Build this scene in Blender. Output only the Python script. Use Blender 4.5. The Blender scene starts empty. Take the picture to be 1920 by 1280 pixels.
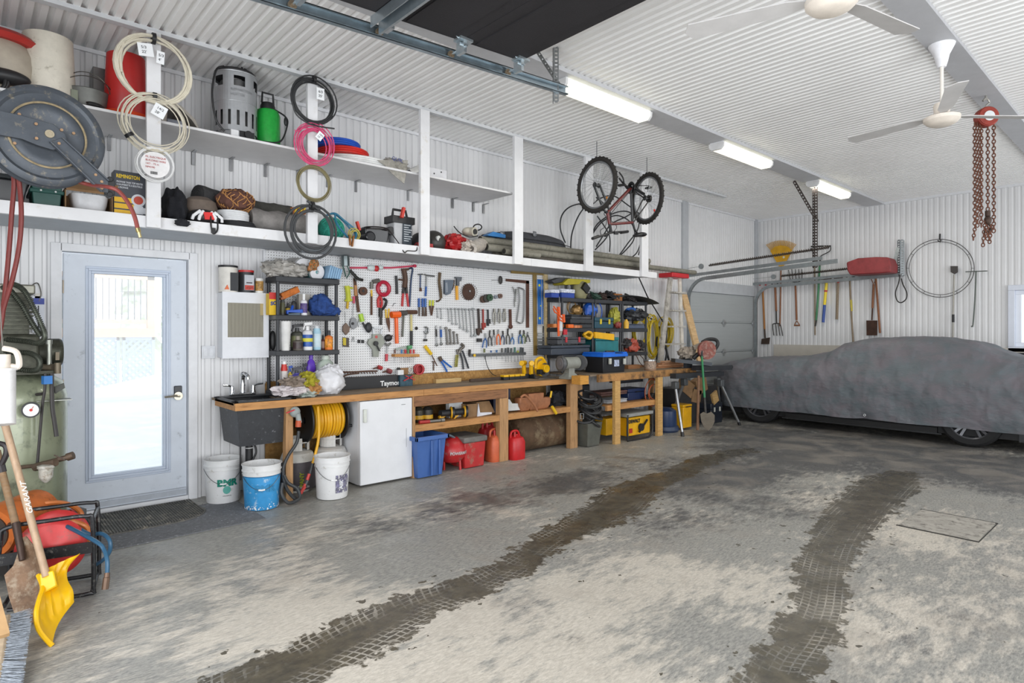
import bpy,math,random
import numpy as np
from mathutils import Vector as V,Matrix,noise
sc = bpy.context.scene
# ---------------------------------------------------------------- camera
F,CX,HY,CH = 1145.0,960.0,622.0,1.434
SA,CA = 0.7442,0.6679
cd = bpy.data.cameras.new('camera'); cam = bpy.data.objects.new('camera',cd)
sc.collection.objects.link(cam); sc.camera = cam
cd.sensor_width = 36; cd.lens = 36*F/1920; cd.shift_y = -18/1920; cd.clip_end = 200
cam.location = (0,0,CH); cam.rotation_euler = (math.pi/2,0,-math.atan2(CA,SA))
sc.view_settings.view_transform = 'Standard'; sc.view_settings.look = 'None'
sc.view_settings.gamma = 1; sc.view_settings.use_curve_mapping = False
sc.view_settings.exposure = -0.42
sc.cycles.use_denoising = True; sc.cycles.max_bounces = 8; sc.cycles.diffuse_bounces = 5
sc.cycles.sample_clamp_indirect = 8; sc.cycles.caustics_reflective = False; sc.cycles.caustics_refractive = False
# ---------------------------------------------------------------- world and large lights
w = bpy.data.worlds.new('world'); sc.world = w; w.use_nodes = True
bg = w.node_tree.nodes['Background']; bg.inputs[0].default_value = (.86,.93,1,1); bg.inputs[1].default_value = 2.0
def area(name,loc,rot,sx,sy,power,col=(1,1,1)):
    l = bpy.data.lights.new(name,'AREA'); l.shape = 'RECTANGLE'; l.size = sx; l.size_y = sy
    l.energy = power; l.color = col
    o = bpy.data.objects.new(name,l); sc.collection.objects.link(o); o.location = loc; o.rotation_euler = rot
    return o
# daylight entering through the open overhead door behind the camera; the right-wall lamps are added fill
area('daylight_overhead_door',(-.98,1.0,1.55),(0,-math.radians(90),0),2.9,4.6,235,(.97,.985,1))
area('fill_side_light',(1.6,-3.3,1.5),(math.radians(90),0,0),4.4,2.8,300,(.98,.99,1))  # added unseen fill, lights the bench wall from the front
area('fill_right_light',(8.85,-3.35,1.5),(math.radians(90),0,0),4.0,2.7,190,(.98,.99,1))  # added unseen fill at the far end of the right wall
# ---------------------------------------------------------------- pixel -> place
def ray(px,py):
    r = (px-CX)/F; return V((r*SA+CA,-r*CA+SA,(HY-py)/F))
def onY(px,py,Y):
    d = ray(px,py); f = Y/d[1]; return V((d[0]*f,Y,CH+d[2]*f))
def onX(px,py,X):
    d = ray(px,py); f = X/d[0]; return V((X,d[1]*f,CH+d[2]*f))
def onZ(px,py,Z):
    d = ray(px,py); f = (Z-CH)/d[2]; return V((d[0]*f,d[1]*f,Z))
def atF(px,py,f):
    d = ray(px,py)*f; return V((d[0],d[1],CH+d[2]))
# ---------------------------------------------------------------- materials
def lin(h):
    if not isinstance(h,str): return tuple(h)+(1,) if len(h) == 3 else h
    v = [int(h[i:i+2],16)/255 for i in (0,2,4)]
    return tuple((c/12.92 if c <= .04045 else ((c+.055)/1.055)**2.4) for c in v)+(1,)
MC = {}
def nn(nt,t,**k):
    n = nt.nodes.new(t)
    for a,b in k.items():
        if a in n.bl_rna.properties: setattr(n,a,b)
    return n
def P(col,r=.5,m=0,var=.12,sc_=9,bump=.0,bs=60,dirt=None,da=.3,alpha=1,emit=0,trans=0,coat=0,stretch=None):
    """principled material with a noise-driven wear of the thing's own colour"""
    key = (col,r,m,var,sc_,bump,bs,dirt,da,alpha,emit,trans,coat,stretch)
    if key in MC: return MC[key]
    M = bpy.data.materials.new('m_'+str(col)); M.use_nodes = True; nt = M.node_tree; b = nt.nodes['Principled BSDF']
    c = lin(col); b.inputs['Base Color'].default_value = c; b.inputs['Roughness'].default_value = r
    b.inputs['Metallic'].default_value = m; b.inputs['Coat Weight'].default_value = coat
    b.inputs['Transmission Weight'].default_value = trans; b.inputs['Alpha'].default_value = alpha
    if emit: b.inputs['Emission Color'].default_value = c; b.inputs['Emission Strength'].default_value = emit
    L = nt.links.new; tc = nn(nt,'ShaderNodeTexCoord'); src = tc.outputs['Object']
    if stretch:
        mp = nn(nt,'ShaderNodeMapping'); mp.inputs['Scale'].default_value = stretch; L(src,mp.inputs[0]); src = mp.outputs[0]
    if var or dirt:
        nz = nn(nt,'ShaderNodeTexNoise'); nz.inputs['Scale'].default_value = sc_; nz.inputs['Detail'].default_value = 6
        nz.inputs['Roughness'].default_value = .65; L(src,nz.inputs['Vector'])
        mr = nn(nt,'ShaderNodeMapRange'); mr.inputs[1].default_value = .35; mr.inputs[2].default_value = .65
        mr.inputs[3].default_value = 1-var; mr.inputs[4].default_value = 1+var*.6; L(nz.outputs[0],mr.inputs[0])
        mx = nn(nt,'ShaderNodeVectorMath',operation='SCALE'); mx.inputs[0].default_value = c[:3]; L(mr.outputs[0],mx.inputs['Scale'])
        out = mx.outputs[0]
        if dirt:
            n2 = nn(nt,'ShaderNodeTexNoise'); n2.inputs['Scale'].default_value = sc_*1.7; n2.inputs['Detail'].default_value = 8
            n2.inputs['Roughness'].default_value = .7; L(src,n2.inputs['Vector'])
            m2 = nn(nt,'ShaderNodeMapRange'); m2.inputs[1].default_value = .62-da*.3; m2.inputs[2].default_value = .72-da*.15; L(n2.outputs[0],m2.inputs[0])
            mm = nn(nt,'ShaderNodeMix',data_type='RGBA'); L(m2.outputs[0],mm.inputs[0]); L(out,mm.inputs[6]); mm.inputs[7].default_value = lin(dirt)
            out = mm.outputs[2]
        L(out,b.inputs['Base Color'])
    if bump:
        nb = nn(nt,'ShaderNodeTexNoise'); nb.inputs['Scale'].default_value = bs; nb.inputs['Detail'].default_value = 4; L(src,nb.inputs['Vector'])
        bp = nn(nt,'ShaderNodeBump'); bp.inputs['Strength'].default_value = bump; bp.inputs['Distance'].default_value = .01
        L(nb.outputs[0],bp.inputs['Height']); L(bp.outputs[0],b.inputs['Normal'])
    MC[key] = M; return M
def asmat(m): return P(m) if isinstance(m,str) else m
BLK = '1b1b1d'; DG = '2e3034'
def plastic(c): return P(c,.4,0,.08)
def steel(c='9a9da0',r=.35): return P(c,r,.85,.15,12)
def rusty(c='6b4a38'): return P(c,.75,.2,.3,25,.2,dirt='4a3024')
def fabric(c,var=.25): return P(c,.9,0,var,14,.5,90)
def wood(c='b98a55',d='8a6238'): return P(c,.7,0,.18,5,.15,40,d,.35,stretch=(1.2,9,9))
# ---------------------------------------------------------------- mesh collector
def frame(d):
    d = d.normalized(); a = V((0,0,1)) if abs(d.z) < .9 else V((1,0,0))
    u = d.cross(a).normalized(); return u,d.cross(u)
class B:
    def __init__(s): s.v = []; s.f = []; s.m = []; s.mi = 0
    def add(s,vs,fs):
        o = len(s.v); s.v += [tuple(x) for x in vs]; s.f += [tuple(i+o for i in f) for f in fs]; s.m += [s.mi]*len(fs); return s
    def box(s,a,b,taper=0):
        x0,y0,z0 = a; x1,y1,z1 = b; t = taper
        return s.add([(x0+t,y0+t,z0),(x1-t,y0+t,z0),(x1-t,y1-t,z0),(x0+t,y1-t,z0),(x0,y0,z1),(x1,y0,z1),(x1,y1,z1),(x0,y1,z1)],
                     [(0,3,2,1),(4,5,6,7),(0,1,5,4),(1,2,6,5),(2,3,7,6),(3,0,4,7)])
    def obox(s,c,size,rot):
        R = rot if isinstance(rot,Matrix) else Matrix.Rotation(rot,3,'Z'); c = V(c); h = [x/2 for x in size]
        vs = [c+R@V((sx*h[0],sy*h[1],sz*h[2])) for sz in (-1,1) for sx,sy in ((-1,-1),(1,-1),(1,1),(-1,1))]
        return s.add(vs,[(0,3,2,1),(4,5,6,7),(0,1,5,4),(1,2,6,5),(2,3,7,6),(3,0,4,7)])
    def plank(s,p0,p1,w_,t_,up=None):
        """bar of width w_, thickness t_ between two points"""
        p0,p1 = V(p0),V(p1); d = (p1-p0); L = d.length; d.normalize()
        if up is None: u,q = frame(d)
        else: q = V(up); q = (q-d*q.dot(d)).normalized(); u = d.cross(q)
        R = Matrix((d,u,q)).transposed(); return s.obox((p0+p1)/2,(L,w_,t_),R)
    def loft(s,rings,closed=False,cap=True):
        n = len(rings[0]); vs = [p for r in rings for p in r]; fs = []
        k = len(rings)
        for i in range(k if closed else k-1):
            for j in range(n):
                fs.append((i*n+j,i*n+(j+1) % n,((i+1) % k)*n+(j+1) % n,((i+1) % k)*n+j))
        if cap and not closed: fs.append(tuple(reversed(range(n)))); fs.append(tuple((k-1)*n+j for j in range(n)))
        return s.add(vs,fs)
    def tube(s,pts,r,n=8,closed=False):
        pts = [V(p) for p in pts]; k = len(pts); rings = []; rr = r if isinstance(r,(list,tuple)) else [r]*k
        u = None
        for i,p in enumerate(pts):
            if closed: d = pts[(i+1) % k]-pts[i-1]
            else: d = pts[min(i+1,k-1)]-pts[max(i-1,0)]
            if d.length < 1e-9: d = V((0,0,1))
            d.normalize()
            if u is None: u,_ = frame(d)
            u = (u-d*u.dot(d)); u = u.normalized() if u.length > 1e-6 else frame(d)[0]
            q = d.cross(u)
            rings.append([p+(u*math.cos(t*2*math.pi/n)+q*math.sin(t*2*math.pi/n))*rr[i] for t in range(n)])
        return s.loft(rings,closed)
    def cyl(s,p0,p1,r0,r1=None,n=16): return s.tube([p0,p1],[r0,r0 if r1 is None else r1],n)
    def lathe(s,prof,c,ax=(0,0,1),n=28,cap=True):
        """profile of (radius, height) turned about an axis through c"""
        ax = V(ax).normalized(); u,q = frame(ax); c = V(c)
        rings = [[c+ax*z+(u*math.cos(t*2*math.pi/n)+q*math.sin(t*2*math.pi/n))*max(r,.0004) for t in range(n)] for r,z in prof]
        return s.loft(rings,cap=cap and prof[0] != prof[-1])
    def disc(s,c,ax,r,t,n=28,hole=0):
        if hole: return s.lathe([(hole,-t/2),(r,-t/2),(r,t/2),(hole,t/2),(hole,-t/2)],c,ax,n)
        return s.lathe([(r,-t/2),(r,t/2)],c,ax,n)
    def ell(s,c,r,n=14,amp=0,fr=3,flat=None,R=None,seed=0):
        c = V(c); r = V(r) if hasattr(r,'__len__') else V((r,r,r)); vs = []; m = n
        for i in range(m+1):
            a = math.pi*i/m
            for j in range(2*n):
                t = math.pi*j/n; d = V((math.sin(a)*math.cos(t),math.sin(a)*math.sin(t),math.cos(a)))
                k = 1+(amp*noise.fractal(d*fr+V((seed*7.1,seed*3.3,seed)),1,2,4) if amp else 0)
                p = V((d.x*r.x*k,d.y*r.y*k,d.z*r.z*k))
                if flat is not None and p.z < -r.z*flat: p.z = -r.z*flat
                if R: p = R@p
                vs.append(c+p)
        fs = [(i*2*n+j,(i+1)*2*n+j,(i+1)*2*n+(j+1) % (2*n),i*2*n+(j+1) % (2*n)) for i in range(m) for j in range(2*n)]
        return s.add(vs,fs)
    def prism(s,pts,th):
        """outline pushed through by the vector th"""
        pts = [V(p) for p in pts]; th = V(th); n = len(pts)
        return s.add([p for p in pts]+[p+th for p in pts],
                     [tuple(range(n)),tuple(n+i for i in reversed(range(n)))]+[(i,n+i,n+(i+1) % n,(i+1) % n) for i in range(n)])
    def torus(s,c,ax,R_,r,n=40,m=8,sx=1,sy=1,a0=0,a1=2*math.pi):
        ax = V(ax); u,q = frame(ax); c = V(c); full = abs(a1-a0-2*math.pi) < 1e-6
        k = n if full else n+1
        return s.tube([c+u*math.cos(a0+(a1-a0)*i/n)*R_*sx+q*math.sin(a0+(a1-a0)*i/n)*R_*sy for i in range(k)],r,m,full)
COL = sc.collection
def mesh(name,b,mats,origin=V((0,0,0)),smooth=True,bev=0,sub=0):
    me = bpy.data.meshes.new(name); o = V(origin)
    va = np.array(b.v,dtype=float)-np.array(o)
    me.from_pydata(va.tolist(),[],b.f)
    for m in (mats if isinstance(mats,(list,tuple)) else [mats]): me.materials.append(asmat(m))
    if max(b.m,default=0): me.polygons.foreach_set('material_index',b.m)
    import bmesh as bmm
    bb = bmm.new(); bb.from_mesh(me); bmm.ops.recalc_face_normals(bb,faces=bb.faces); bb.to_mesh(me); bb.free()
    if smooth: me.shade_smooth(); me.set_sharp_from_angle(angle=math.radians(38))
    ob = bpy.data.objects.new(name,me); COL.objects.link(ob)
    if bev:
        md = ob.modifiers.new('bevel','BEVEL'); md.width = bev; md.segments = 2; md.limit_method = 'ANGLE'; md.harden_normals = False
    if sub: md = ob.modifiers.new('sub','SUBSURF'); md.levels = sub; md.render_levels = sub
    return ob
WL = {}
def thing(name,label,cat,loc,group=None,kind=None):
    o = bpy.data.objects.new(name,None); COL.objects.link(o); o.location = loc; o.empty_display_size = .05
    if label: o['label'] = label; o['category'] = cat
    if group: o['group'] = group
    if kind: o['kind'] = kind
    WL[o] = V(loc); return o
def part(par,name,b,mats,label=None,bev=0,smooth=True,kind=None,sub=0):
    """geometry b is written in room coordinates"""
    org = WL[par]; o = mesh(name,b,mats,org,smooth,bev,sub); o.parent = par; WL[o] = org
    if label: o['label'] = label
    if kind: o['kind'] = kind
    return o
def solo(name,label,cat,b,mats,group=None,bev=0,smooth=True,kind=None,sub=0):
    a = np.array(b.v); org = V(((a[:,0].min()+a[:,0].max())/2,(a[:,1].min()+a[:,1].max())/2,a[:,2].min()))
    o = mesh(name,b,mats,org,smooth,bev,sub); o.location = org; WL[o] = V((0,0,0))
    WL[o] = org
    if label: o['label'] = label; o['category'] = cat
    if group: o['group'] = group
    if kind: o['kind'] = kind
    return o
def struct(name,b,mats,par=None,smooth=False,bev=0):
    if par: return part(par,name,b,mats,smooth=smooth,bev=bev)
    o = mesh(name,b,mats,V((0,0,0)),smooth,bev); o['kind'] = 'structure'; WL[o] = V((0,0,0)); return o
def clone(o,d,label=None,rz=0,scale=1):
    """copy of a thing with copies of its parts and sub-parts, moved by d"""
    c = o.copy(); COL.objects.link(c); c.location = o.location+V(d)
    if rz: c.rotation_euler.z += rz
    if scale != 1: c.scale = (scale,)*3
    if label: c['label'] = label
    WL[c] = WL[o]+V(d)
    for ch in o.children:
        k = ch.copy(); COL.objects.link(k); k.parent = c
        for g in ch.children:
            h = g.copy(); COL.objects.link(h); h.parent = k
    return c
def text(b,s_,size,o,xd,up,th=.001,bold=.0,wrap=None,xs=1.0,center=False):
    """letters as thin solids; wrap = function turning (x, y, z) of the sheet into a place"""
    cu = bpy.data.curves.new('t','FONT'); cu.body = s_; cu.size = size; cu.extrude = th/2; cu.offset = bold; cu.resolution_u = 3
    if center: cu.align_x = 'CENTER'
    ob = bpy.data.objects.new('t',cu); COL.objects.link(ob); dg = bpy.context.evaluated_depsgraph_get()
    me = ob.evaluated_get(dg).to_mesh(); xd,up = V(xd).normalized(),V(up).normalized(); nz = xd.cross(up)
    vs = []
    for v in me.vertices:
        x,y,z = v.co.x*xs,v.co.y,v.co.z
        vs.append(wrap(x,y,z) if wrap else V(o)+xd*x+up*y+nz*z)
    b.add(vs,[tuple(p.vertices) for p in me.polygons])
    ob.evaluated_get(dg).to_mesh_clear(); bpy.data.objects.remove(ob); bpy.data.curves.remove(cu); return b
def smoothpts(pts,k=6,closed=False):
    pts = [V(p) for p in pts]; n = len(pts); out = []
    rng = range(n) if closed else range(n-1)
    for i in rng:
        g = (lambda j: pts[j % n]) if closed else (lambda j: pts[min(max(j,0),n-1)])
        p0,p1,p2,p3 = g(i-1),g(i),g(i+1),g(i+2)
        for t in range(k):
            t /= k; out.append(.5*((2*p1)+(p2-p0)*t+(2*p0-5*p1+4*p2-p3)*t*t+(3*p1-p0-3*p2+p3)*t**3))
    if not closed: out.append(pts[-1])
    return out
# ================================================================ room shell
YW,XB,ZC = 5.75,11.67,3.64
PIT = .0785
white = P('dddde0',.45,0,.05,3); 
def corr(b,a0,a1,lo,hi,put,dep=.018):
    """ribbed steel sheet: profile along a, extruded from lo to hi"""
    xs = []; k = math.floor(a0/PIT)
    while k*PIT < a1:
        for f_,d in ((0,0),(.50,0),(.62,1),(.86,1),(.98,0)):
            x = (k+f_)*PIT
            if a0 < x < a1: xs.append((x,d*dep))
        k += 1
    def dd(x):
        f_ = (x/PIT) % 1; return 0 if f_ < .5 or f_ > .98 else dep*min(1,(f_-.5)/.12,(.98-f_)/.12)
    xs = [(a0,dd(a0))]+xs+[(a1,dd(a1))]
    vs = [put(x,d,lo) for x,d in xs]+[put(x,d,hi) for x,d in xs]; n = len(xs)
    b.add(vs,[(i,i+1,n+i+1,n+i) for i in range(n-1)])
def M_steel_sheet():
    M = P('dcdcdd',.42,0,.03,2.2); return M
MS = M_steel_sheet()
# bench wall (left of the picture), openings for the entry door and the far sectional door
DX0,DX1,DZ = .545,1.44,2.06
GX0,GX1,GZ = 9.2,11.58,2.13
b = B(); pw = lambda x,d,z: (x,YW+d,z)
for a0,a1,lo,hi in ((-1.2,DX0,0,ZC),(DX0,DX1,DZ,ZC),(DX1,GX0,0,ZC),(GX0,GX1,GZ+.16,ZC),(GX1,XB,0,ZC)):
    corr(b,a0,a1,lo,hi,pw)
b.box((-1.2,YW+.03,0),(DX0,YW+.2,ZC)); b.box((DX1,YW+.03,0),(GX0,YW+.2,ZC)); b.box((DX0,YW+.03,DZ),(DX1,YW+.2,ZC))
b.box((GX0,YW+.03,GZ+.16),(GX1,YW+.2,ZC)); b.box((GX1,YW+.03,0),(XB+.2,YW+.2,ZC))
struct('wall_left',b,MS)
# back wall with a window
WY0,WY1,WZ0,WZ1 = .35,1.165,1.07,2.3
pwin = onX(1900,542,XB); 
WY1 = pwin.y; WZ1 = pwin.z; WZ0 = onX(1899,652,XB).z; WY0 = WY1-1.2
b = B(); pb = lambda y,d,z: (XB+d,y,z)
for a0,a1,lo,hi in ((-3.4,WY0,0,ZC),(WY0,WY1,0,WZ0),(WY0,WY1,WZ1,ZC),(WY1,YW+.02,0,ZC)):
    corr(b,a0,a1,lo,hi,pb,.005)
b.box((XB+.03,-3.4,0),(XB+.2,WY0,ZC)); b.box((XB+.03,WY1,0),(XB+.2,YW+.2,ZC)); b.box((XB+.03,WY0,0),(XB+.2,WY1,WZ0)); b.box((XB+.03,WY0,WZ1),(XB+.2,WY1,ZC))
struct('wall_back',b,MS)
b = B(); pr = lambda x,d,z: (x,-3.4-d,z)
corr(b,-1.2,-.7,0,ZC,pr); corr(b,3.9,6.8,0,ZC,pr); corr(b,-.7,3.9,2.95,ZC,pr); corr(b,10.9,XB+.02,0,ZC,pr); corr(b,6.8,10.9,2.95,ZC,pr)  # both openings are invented to carry the added fill lamps
struct('wall_right',b,MS)
b = B(); pf = lambda y,d,z: (-1.0-d,y,z)
corr(b,-3.4,-1.45,0,ZC,pf); corr(b,3.45,YW,0,ZC,pf); corr(b,-1.45,3.45,3.05,ZC,pf)
struct('wall_front',b,MS)
b = B(); pc = lambda x,d,y: (x,y,ZC+d)
corr(b,-1.2,XB+.02,-3.42,YW+.02,pc,.04); b.box((-1.4,-3.6,ZC+.03),(XB+.2,YW+.2,ZC+.2))
struct('ceiling',b,P('f1f0ef',.4,0,.03,2))
# door trims, wall top trims, gray verticals
tw = P('dcdde0',.5,0,.06); gry = P('b4b7bb',.5,0,.06); 
b = B()
b.box((DX0-.06,YW-.02,0),(DX0+.01,YW+.1,DZ+.05)); b.box((DX1-.01,YW-.02,0),(DX1+.06,YW+.1,DZ+.05)); b.box((DX0,YW-.02,DZ-.01),(DX1,YW+.1,DZ+.05))
b.box((DX0,YW,0),(DX1,YW+.16,.035))
struct('trim_1',b,tw,bev=.003)
b = B(); b.box((8.99,YW-.035,0),(9.16,YW+.01,ZC)); struct('trim_2',b,gry)
b = B(); b.box((11.55,YW-.03,GZ),(XB,YW+.01,ZC)); b.box((GX0-.06,YW-.02,GZ),(GX1+.1,YW+.03,GZ+.2)); struct('trim_3',b,gry)
b = B(); b.box((XB-.02,-3.4,ZC-.04),(XB,YW,ZC)); b.box((-1,YW-.02,ZC-.03),(XB,YW,ZC)); struct('trim_4',b,tw)
# ceiling light strip and the big beam cover with the fan
LY0,LY1 = 3.50,3.78
b = B(); b.box((-1,LY0,ZC-.035),(XB,LY1,ZC)); struct('trim_5',b,P('c4c5c8',.5,0,.05))
b = B(); b.box((-1,1.17,ZC-.03),(XB,1.37,ZC)); struct('trim_6',b,P('b9babe',.5,0,.05))
b = B(); b.box((-1,5.04,ZC-.03),(9.2,5.10,ZC)); struct('trim_7',b,P('c9cbce',.5,0,.05))
# low beige panel on back wall behind the car
b = B(); a_ = onX(1451,645.5,XB-.02); b.box((XB-.03,-1.5,.0),(XB-.005,a_.y,a_.z)); struct('trim_8',b,P('c3bdb3',.7,0,.05))
# window_1
w1 = thing('window_1',None,None,(XB,WY1,WZ0),kind='structure')
b = B(); t = .09
for q in ((WY0-.05,WY1+.06,WZ1-.02,WZ1+.06),(WY0-.05,WY1+.06,WZ0-.06,WZ0+.02),(WY1-.02,WY1+.06,WZ0+.02,WZ1-.02),(WY0-.05,WY0+.02,WZ0+.02,WZ1-.02)):
    b.box((XB-.03,q[0],q[2]),(XB+.1,q[1],q[3]))
part(w1,'window_frame',b,P('d6dbe6',.4,0,.03),bev=.004)
b = B(); y1 = WY1-.02
b.box((XB+.02,WY0+.02,WZ1-.08),(XB+.07,y1,WZ1-.02)); b.box((XB+.02,WY0+.02,WZ0+.02),(XB+.07,y1,WZ0+.08)); b.box((XB+.02,y1-.07,WZ0+.08),(XB+.07,y1,WZ1-.08)); b.box((XB+.02,WY0+.02,WZ0+.08),(XB+.07,WY0+.07,WZ1-.08))
part(w1,'sash',b,P('e2e6ee',.4,0,.02),bev=.004)
def glass(b,par,name='pane'):
    M = MC.get('glass')
    if not M:
        M = bpy.data.materials.new('glass'); M.use_nodes = True; nt = M.node_tree; nt.nodes.clear()
        o = nn(nt,'ShaderNodeOutputMaterial'); mx = nn(nt,'ShaderNodeMixShader'); tr = nn(nt,'ShaderNodeBsdfTransparent'); gl = nn(nt,'ShaderNodeBsdfGlossy')
        tr.inputs[0].default_value = (.97,.98,.98,1); gl.inputs['Roughness'].default_value = .02; mx.inputs[0].default_value = .06
        nt.links.new(tr.outputs[0],mx.inputs[1]); nt.links.new(gl.outputs[0],mx.inputs[2]); nt.links.new(mx.outputs[0],o.inputs[0]); MC['glass'] = M
    return part(par,name,b,M)
b = B(); b.box((XB+.04,WY0+.05,WZ0+.05),(XB+.044,y1-.05,WZ1-.05)); glass(b,w1)
# ---------------- entry door (door_1)
d1 = thing('door_1',None,None,(DX0,YW+.03,.03),kind='structure')
YD = YW+.02
gx0,gz0 = onY(176,889,YD).x,onY(178,891,YD).z; gx1,gz1 = onY(306,519,YD).x,onY(304,519,YD).z
dcol = P('cbd2dc',.42,0,.04,6,dirt='a3aab3',da=.08)
b = B(); x0,x1 = DX0+.02,DX1-.02
for q in ((x0,gx0,.04,2.04),(gx1,x1,.04,2.04),(gx0,gx1,.04,gz0),(gx0,gx1,gz1,2.04)): b.box((q[0],YD,q[2]),(q[1],YD+.045,q[3]))
part(d1,'door_slab',b,dcol)
b = B()
for k_,(m_,t_) in enumerate(((.055,.008),(.038,.018),(.018,.012))):
    for q in ((gx0-m_,gx0-m_+.02,gz0-m_+.02,gz1+m_-.02),(gx1+m_-.02,gx1+m_,gz0-m_+.02,gz1+m_-.02),(gx0-m_,gx1+m_,gz0-m_,gz0-m_+.02),(gx0-m_,gx1+m_,gz1+m_-.02,gz1+m_)):
        b.box((q[0],YD-t_,q[2]),(q[1],YD+.01,q[3]))
part(d1,'glazing_bead',b,P('bcc6d6',.4,0,.03),bev=.003)
b = B(); b.box((gx0-.01,YD+.018,gz0-.01),(gx1+.01,YD+.024,gz1+.01)); glass(b,d1)
b = B(); b.box((x0,YD-.008,.05),(x1,YD,.09)); b.box((x0,YD-.012,.10),(x1,YD,.108)); part(d1,'door_sweep',b,P('aeb4bd',.5,0,.1))
b = B()
for z in (1.78,1.02,.3):
    b.cyl((x0-.012,YD-.012,z-.05),(x0-.012,YD-.012,z+.05),.008); b.box((x0-.02,YD-.006,z-.05),(x0+.004,YD+.004,z+.05))
part(d1,'hinge',b,steel('6d665c'))
b = B(); c = onY(333,735,YD); b.box((c.x-.03,YD-.02,c.z-.02),(c.x+.03,YD,c.z+.055)); kp = part(d1,'keypad_lock',b,P('22252b',.3),bev=.006)
b = B(); b.disc((c.x,YD-.012,c.z-.03),(0,1,0),.034,.03); b.tube([(c.x,YD-.01,c.z-.03),(c.x,YD-.06,c.z-.03),(c.x-.03,YD-.07,c.z-.025),(c.x-.11,YD-.06,c.z-.03)],.009); part(kp,'door_handle',b,P('b8b0a0',.25,.9))
# ---------------- far sectional garage door (door_2) in the bench wall
d2 = thing('door_2',None,None,(GX0,YW,0),kind='structure')
gm = P('a3a7a8',.5,0,.05,3,.05,30,'8e9394',.1,stretch=(.3,1,12)); nP = 4; ph = GZ/nP
for i in range(nP):
    b = B(); b.box((GX0,YW+.005,i*ph+.004),(GX1,YW+.05,(i+1)*ph-.004)); b.box((GX0,YW+.03,i*ph-.001),(GX1,YW+.05,(i+1)*ph+.001)); b.box((GX0+.02,YW,i*ph+.03),(GX1-.02,YW+.01,(i+1)*ph-.03))
    part(d2,'door_panel',b,gm,bev=.003)
for i in range(1,nP):
    for x in (GX0+.06,(GX0+GX1)/2-.0,GX1-.08):
        b = B(); b.box((x-.035,YW-.012,i*ph-.06),(x+.035,YW,i*ph+.06)); b.cyl((x-.05,YW-.018,i*ph),(x+.05,YW-.018,i*ph),.012); b.box((x-.06,YW-.015,i*ph-.02),(x+.06,YW,i*ph+.02))
        part(d2,'hinge',b,steel('b9bcbe',.4))
# ---------------- outdoors seen through the glass of the entry door
b = B(); n = 40; vs = []; fs = []
for i in range(n+1):
    for j in range(n+1):
        x = -16+i*.55; y = YW+.25+j*.45; h = -.12+max(0,min(1,(y-7.2)/3.2))**1.3*.55
        h += .42*math.exp(-((x-2.6)**2/1.8+(y-10.2)**2/1.5))+.05*noise.fractal(V((x*.5,y*.5,0)),1,2,3)
        if y < 6.2: h = min(h,-.1)
        vs.append((x,y,h))
for i in range(n):
    for j in range(n): fs.append((i*(n+1)+j,(i+1)*(n+1)+j,(i+1)*(n+1)+j+1,i*(n+1)+j+1))
b.add(vs,fs); o = solo('snow_ground','white snow bank piled up outside the entry door','snow',b,P('f0f2f5',.8,0,.02),kind='stuff')
dk = thing('outdoor_deck','raised wooden deck with lattice skirt and thin balusters seen through the door glass','deck',(0,11,.3))
YK = 11.2
def oy(px,py): return onY(px,py,YK)
b = B(); p = oy(172,632); zt = p.z; zb = zt-1.0; xL = oy(100,600).x; xR = oy(290,600).x; xM = oy(227,600).x
b.box((xL-3,YK-.05,zt),(xR+.0,YK+3,zt+.14)); part(dk,'deck_board',b,P('d8b28c',.7,0,.1,4))
b = B()
for xa,xb in ((xL-1.0,xM-.02),(xM+.02,xR)):
    w_ = xb-xa; h_ = zt-zb; s = .1
    k = -h_
    while k < w_:
        for sg in (0,1):
            a0 = max(0,k); a1 = min(w_,k+h_)
            if a1-a0 < .03: continue
            z0,z1 = zb+(a0-k),zb+(a1-k)
            if sg: z0,z1 = zt-(a0-k),zt-(a1-k)
            b.plank((xa+a0,YK+.02+.012*sg,z0),(xa+a1,YK+.02+.012*sg,z1),.036,.008,(0,1,0))
        k += s
    for q in ((xa,xa+.04),(xb-.04,xb)): b.box((q[0],YK,zb),(q[1],YK+.03,zt))
    b.box((xa,YK,zt-.05),(xb,YK+.03,zt))
part(dk,'lattice_panel',b,P('9fb0c2',.7,0,.05))
b = B(); zr0,zr1 = oy(200,606).z,oy(180,520).z
b.box((xL-2,YK+.02,zr0),(xR,YK+.07,zr0+.06)); b.box((xL-2,YK+.0,zr1),(xR,YK+.1,zr1+.07)); b.box((xR-.1,YK,zt),(xR,YK+.1,zr1+.12)); part(dk,'railing',b,P('cdae93',.7,0,.1))
b = B(); x = xL-1
while x < xR-.1: b.cyl((x,YK+.045,zr0),(x,YK+.045,zr1),.008,n=6); x += .085
part(dk,'baluster',b,P('51555c',.5,.3),kind='stuff')
b = B(); b.box((-6,YK+6,-2),(9,YK+6.3,4.2)); 
rt = random.Random(4)
for i in range(6):
    x = -7+i*2.1; b = B()
    for k in range(7): b.lathe([(1.0-.13*k,0),(.2,.9)],(x,YK+7+rt.uniform(-1,1),.1+k*.6),n=10)
    solo('evergreen_tree','snow dusted evergreen in the hazy row beyond the deck railing','tree',b,P('a9b391',.9,0,.4,3,0,60,'e9edf0',.6),group='evergreens beyond the deck')
# ================================================================ floor with dust, wet tyre tracks and drain lid
def track_pts(lst): return [onZ(x,y,0) for x,y in lst]
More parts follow.
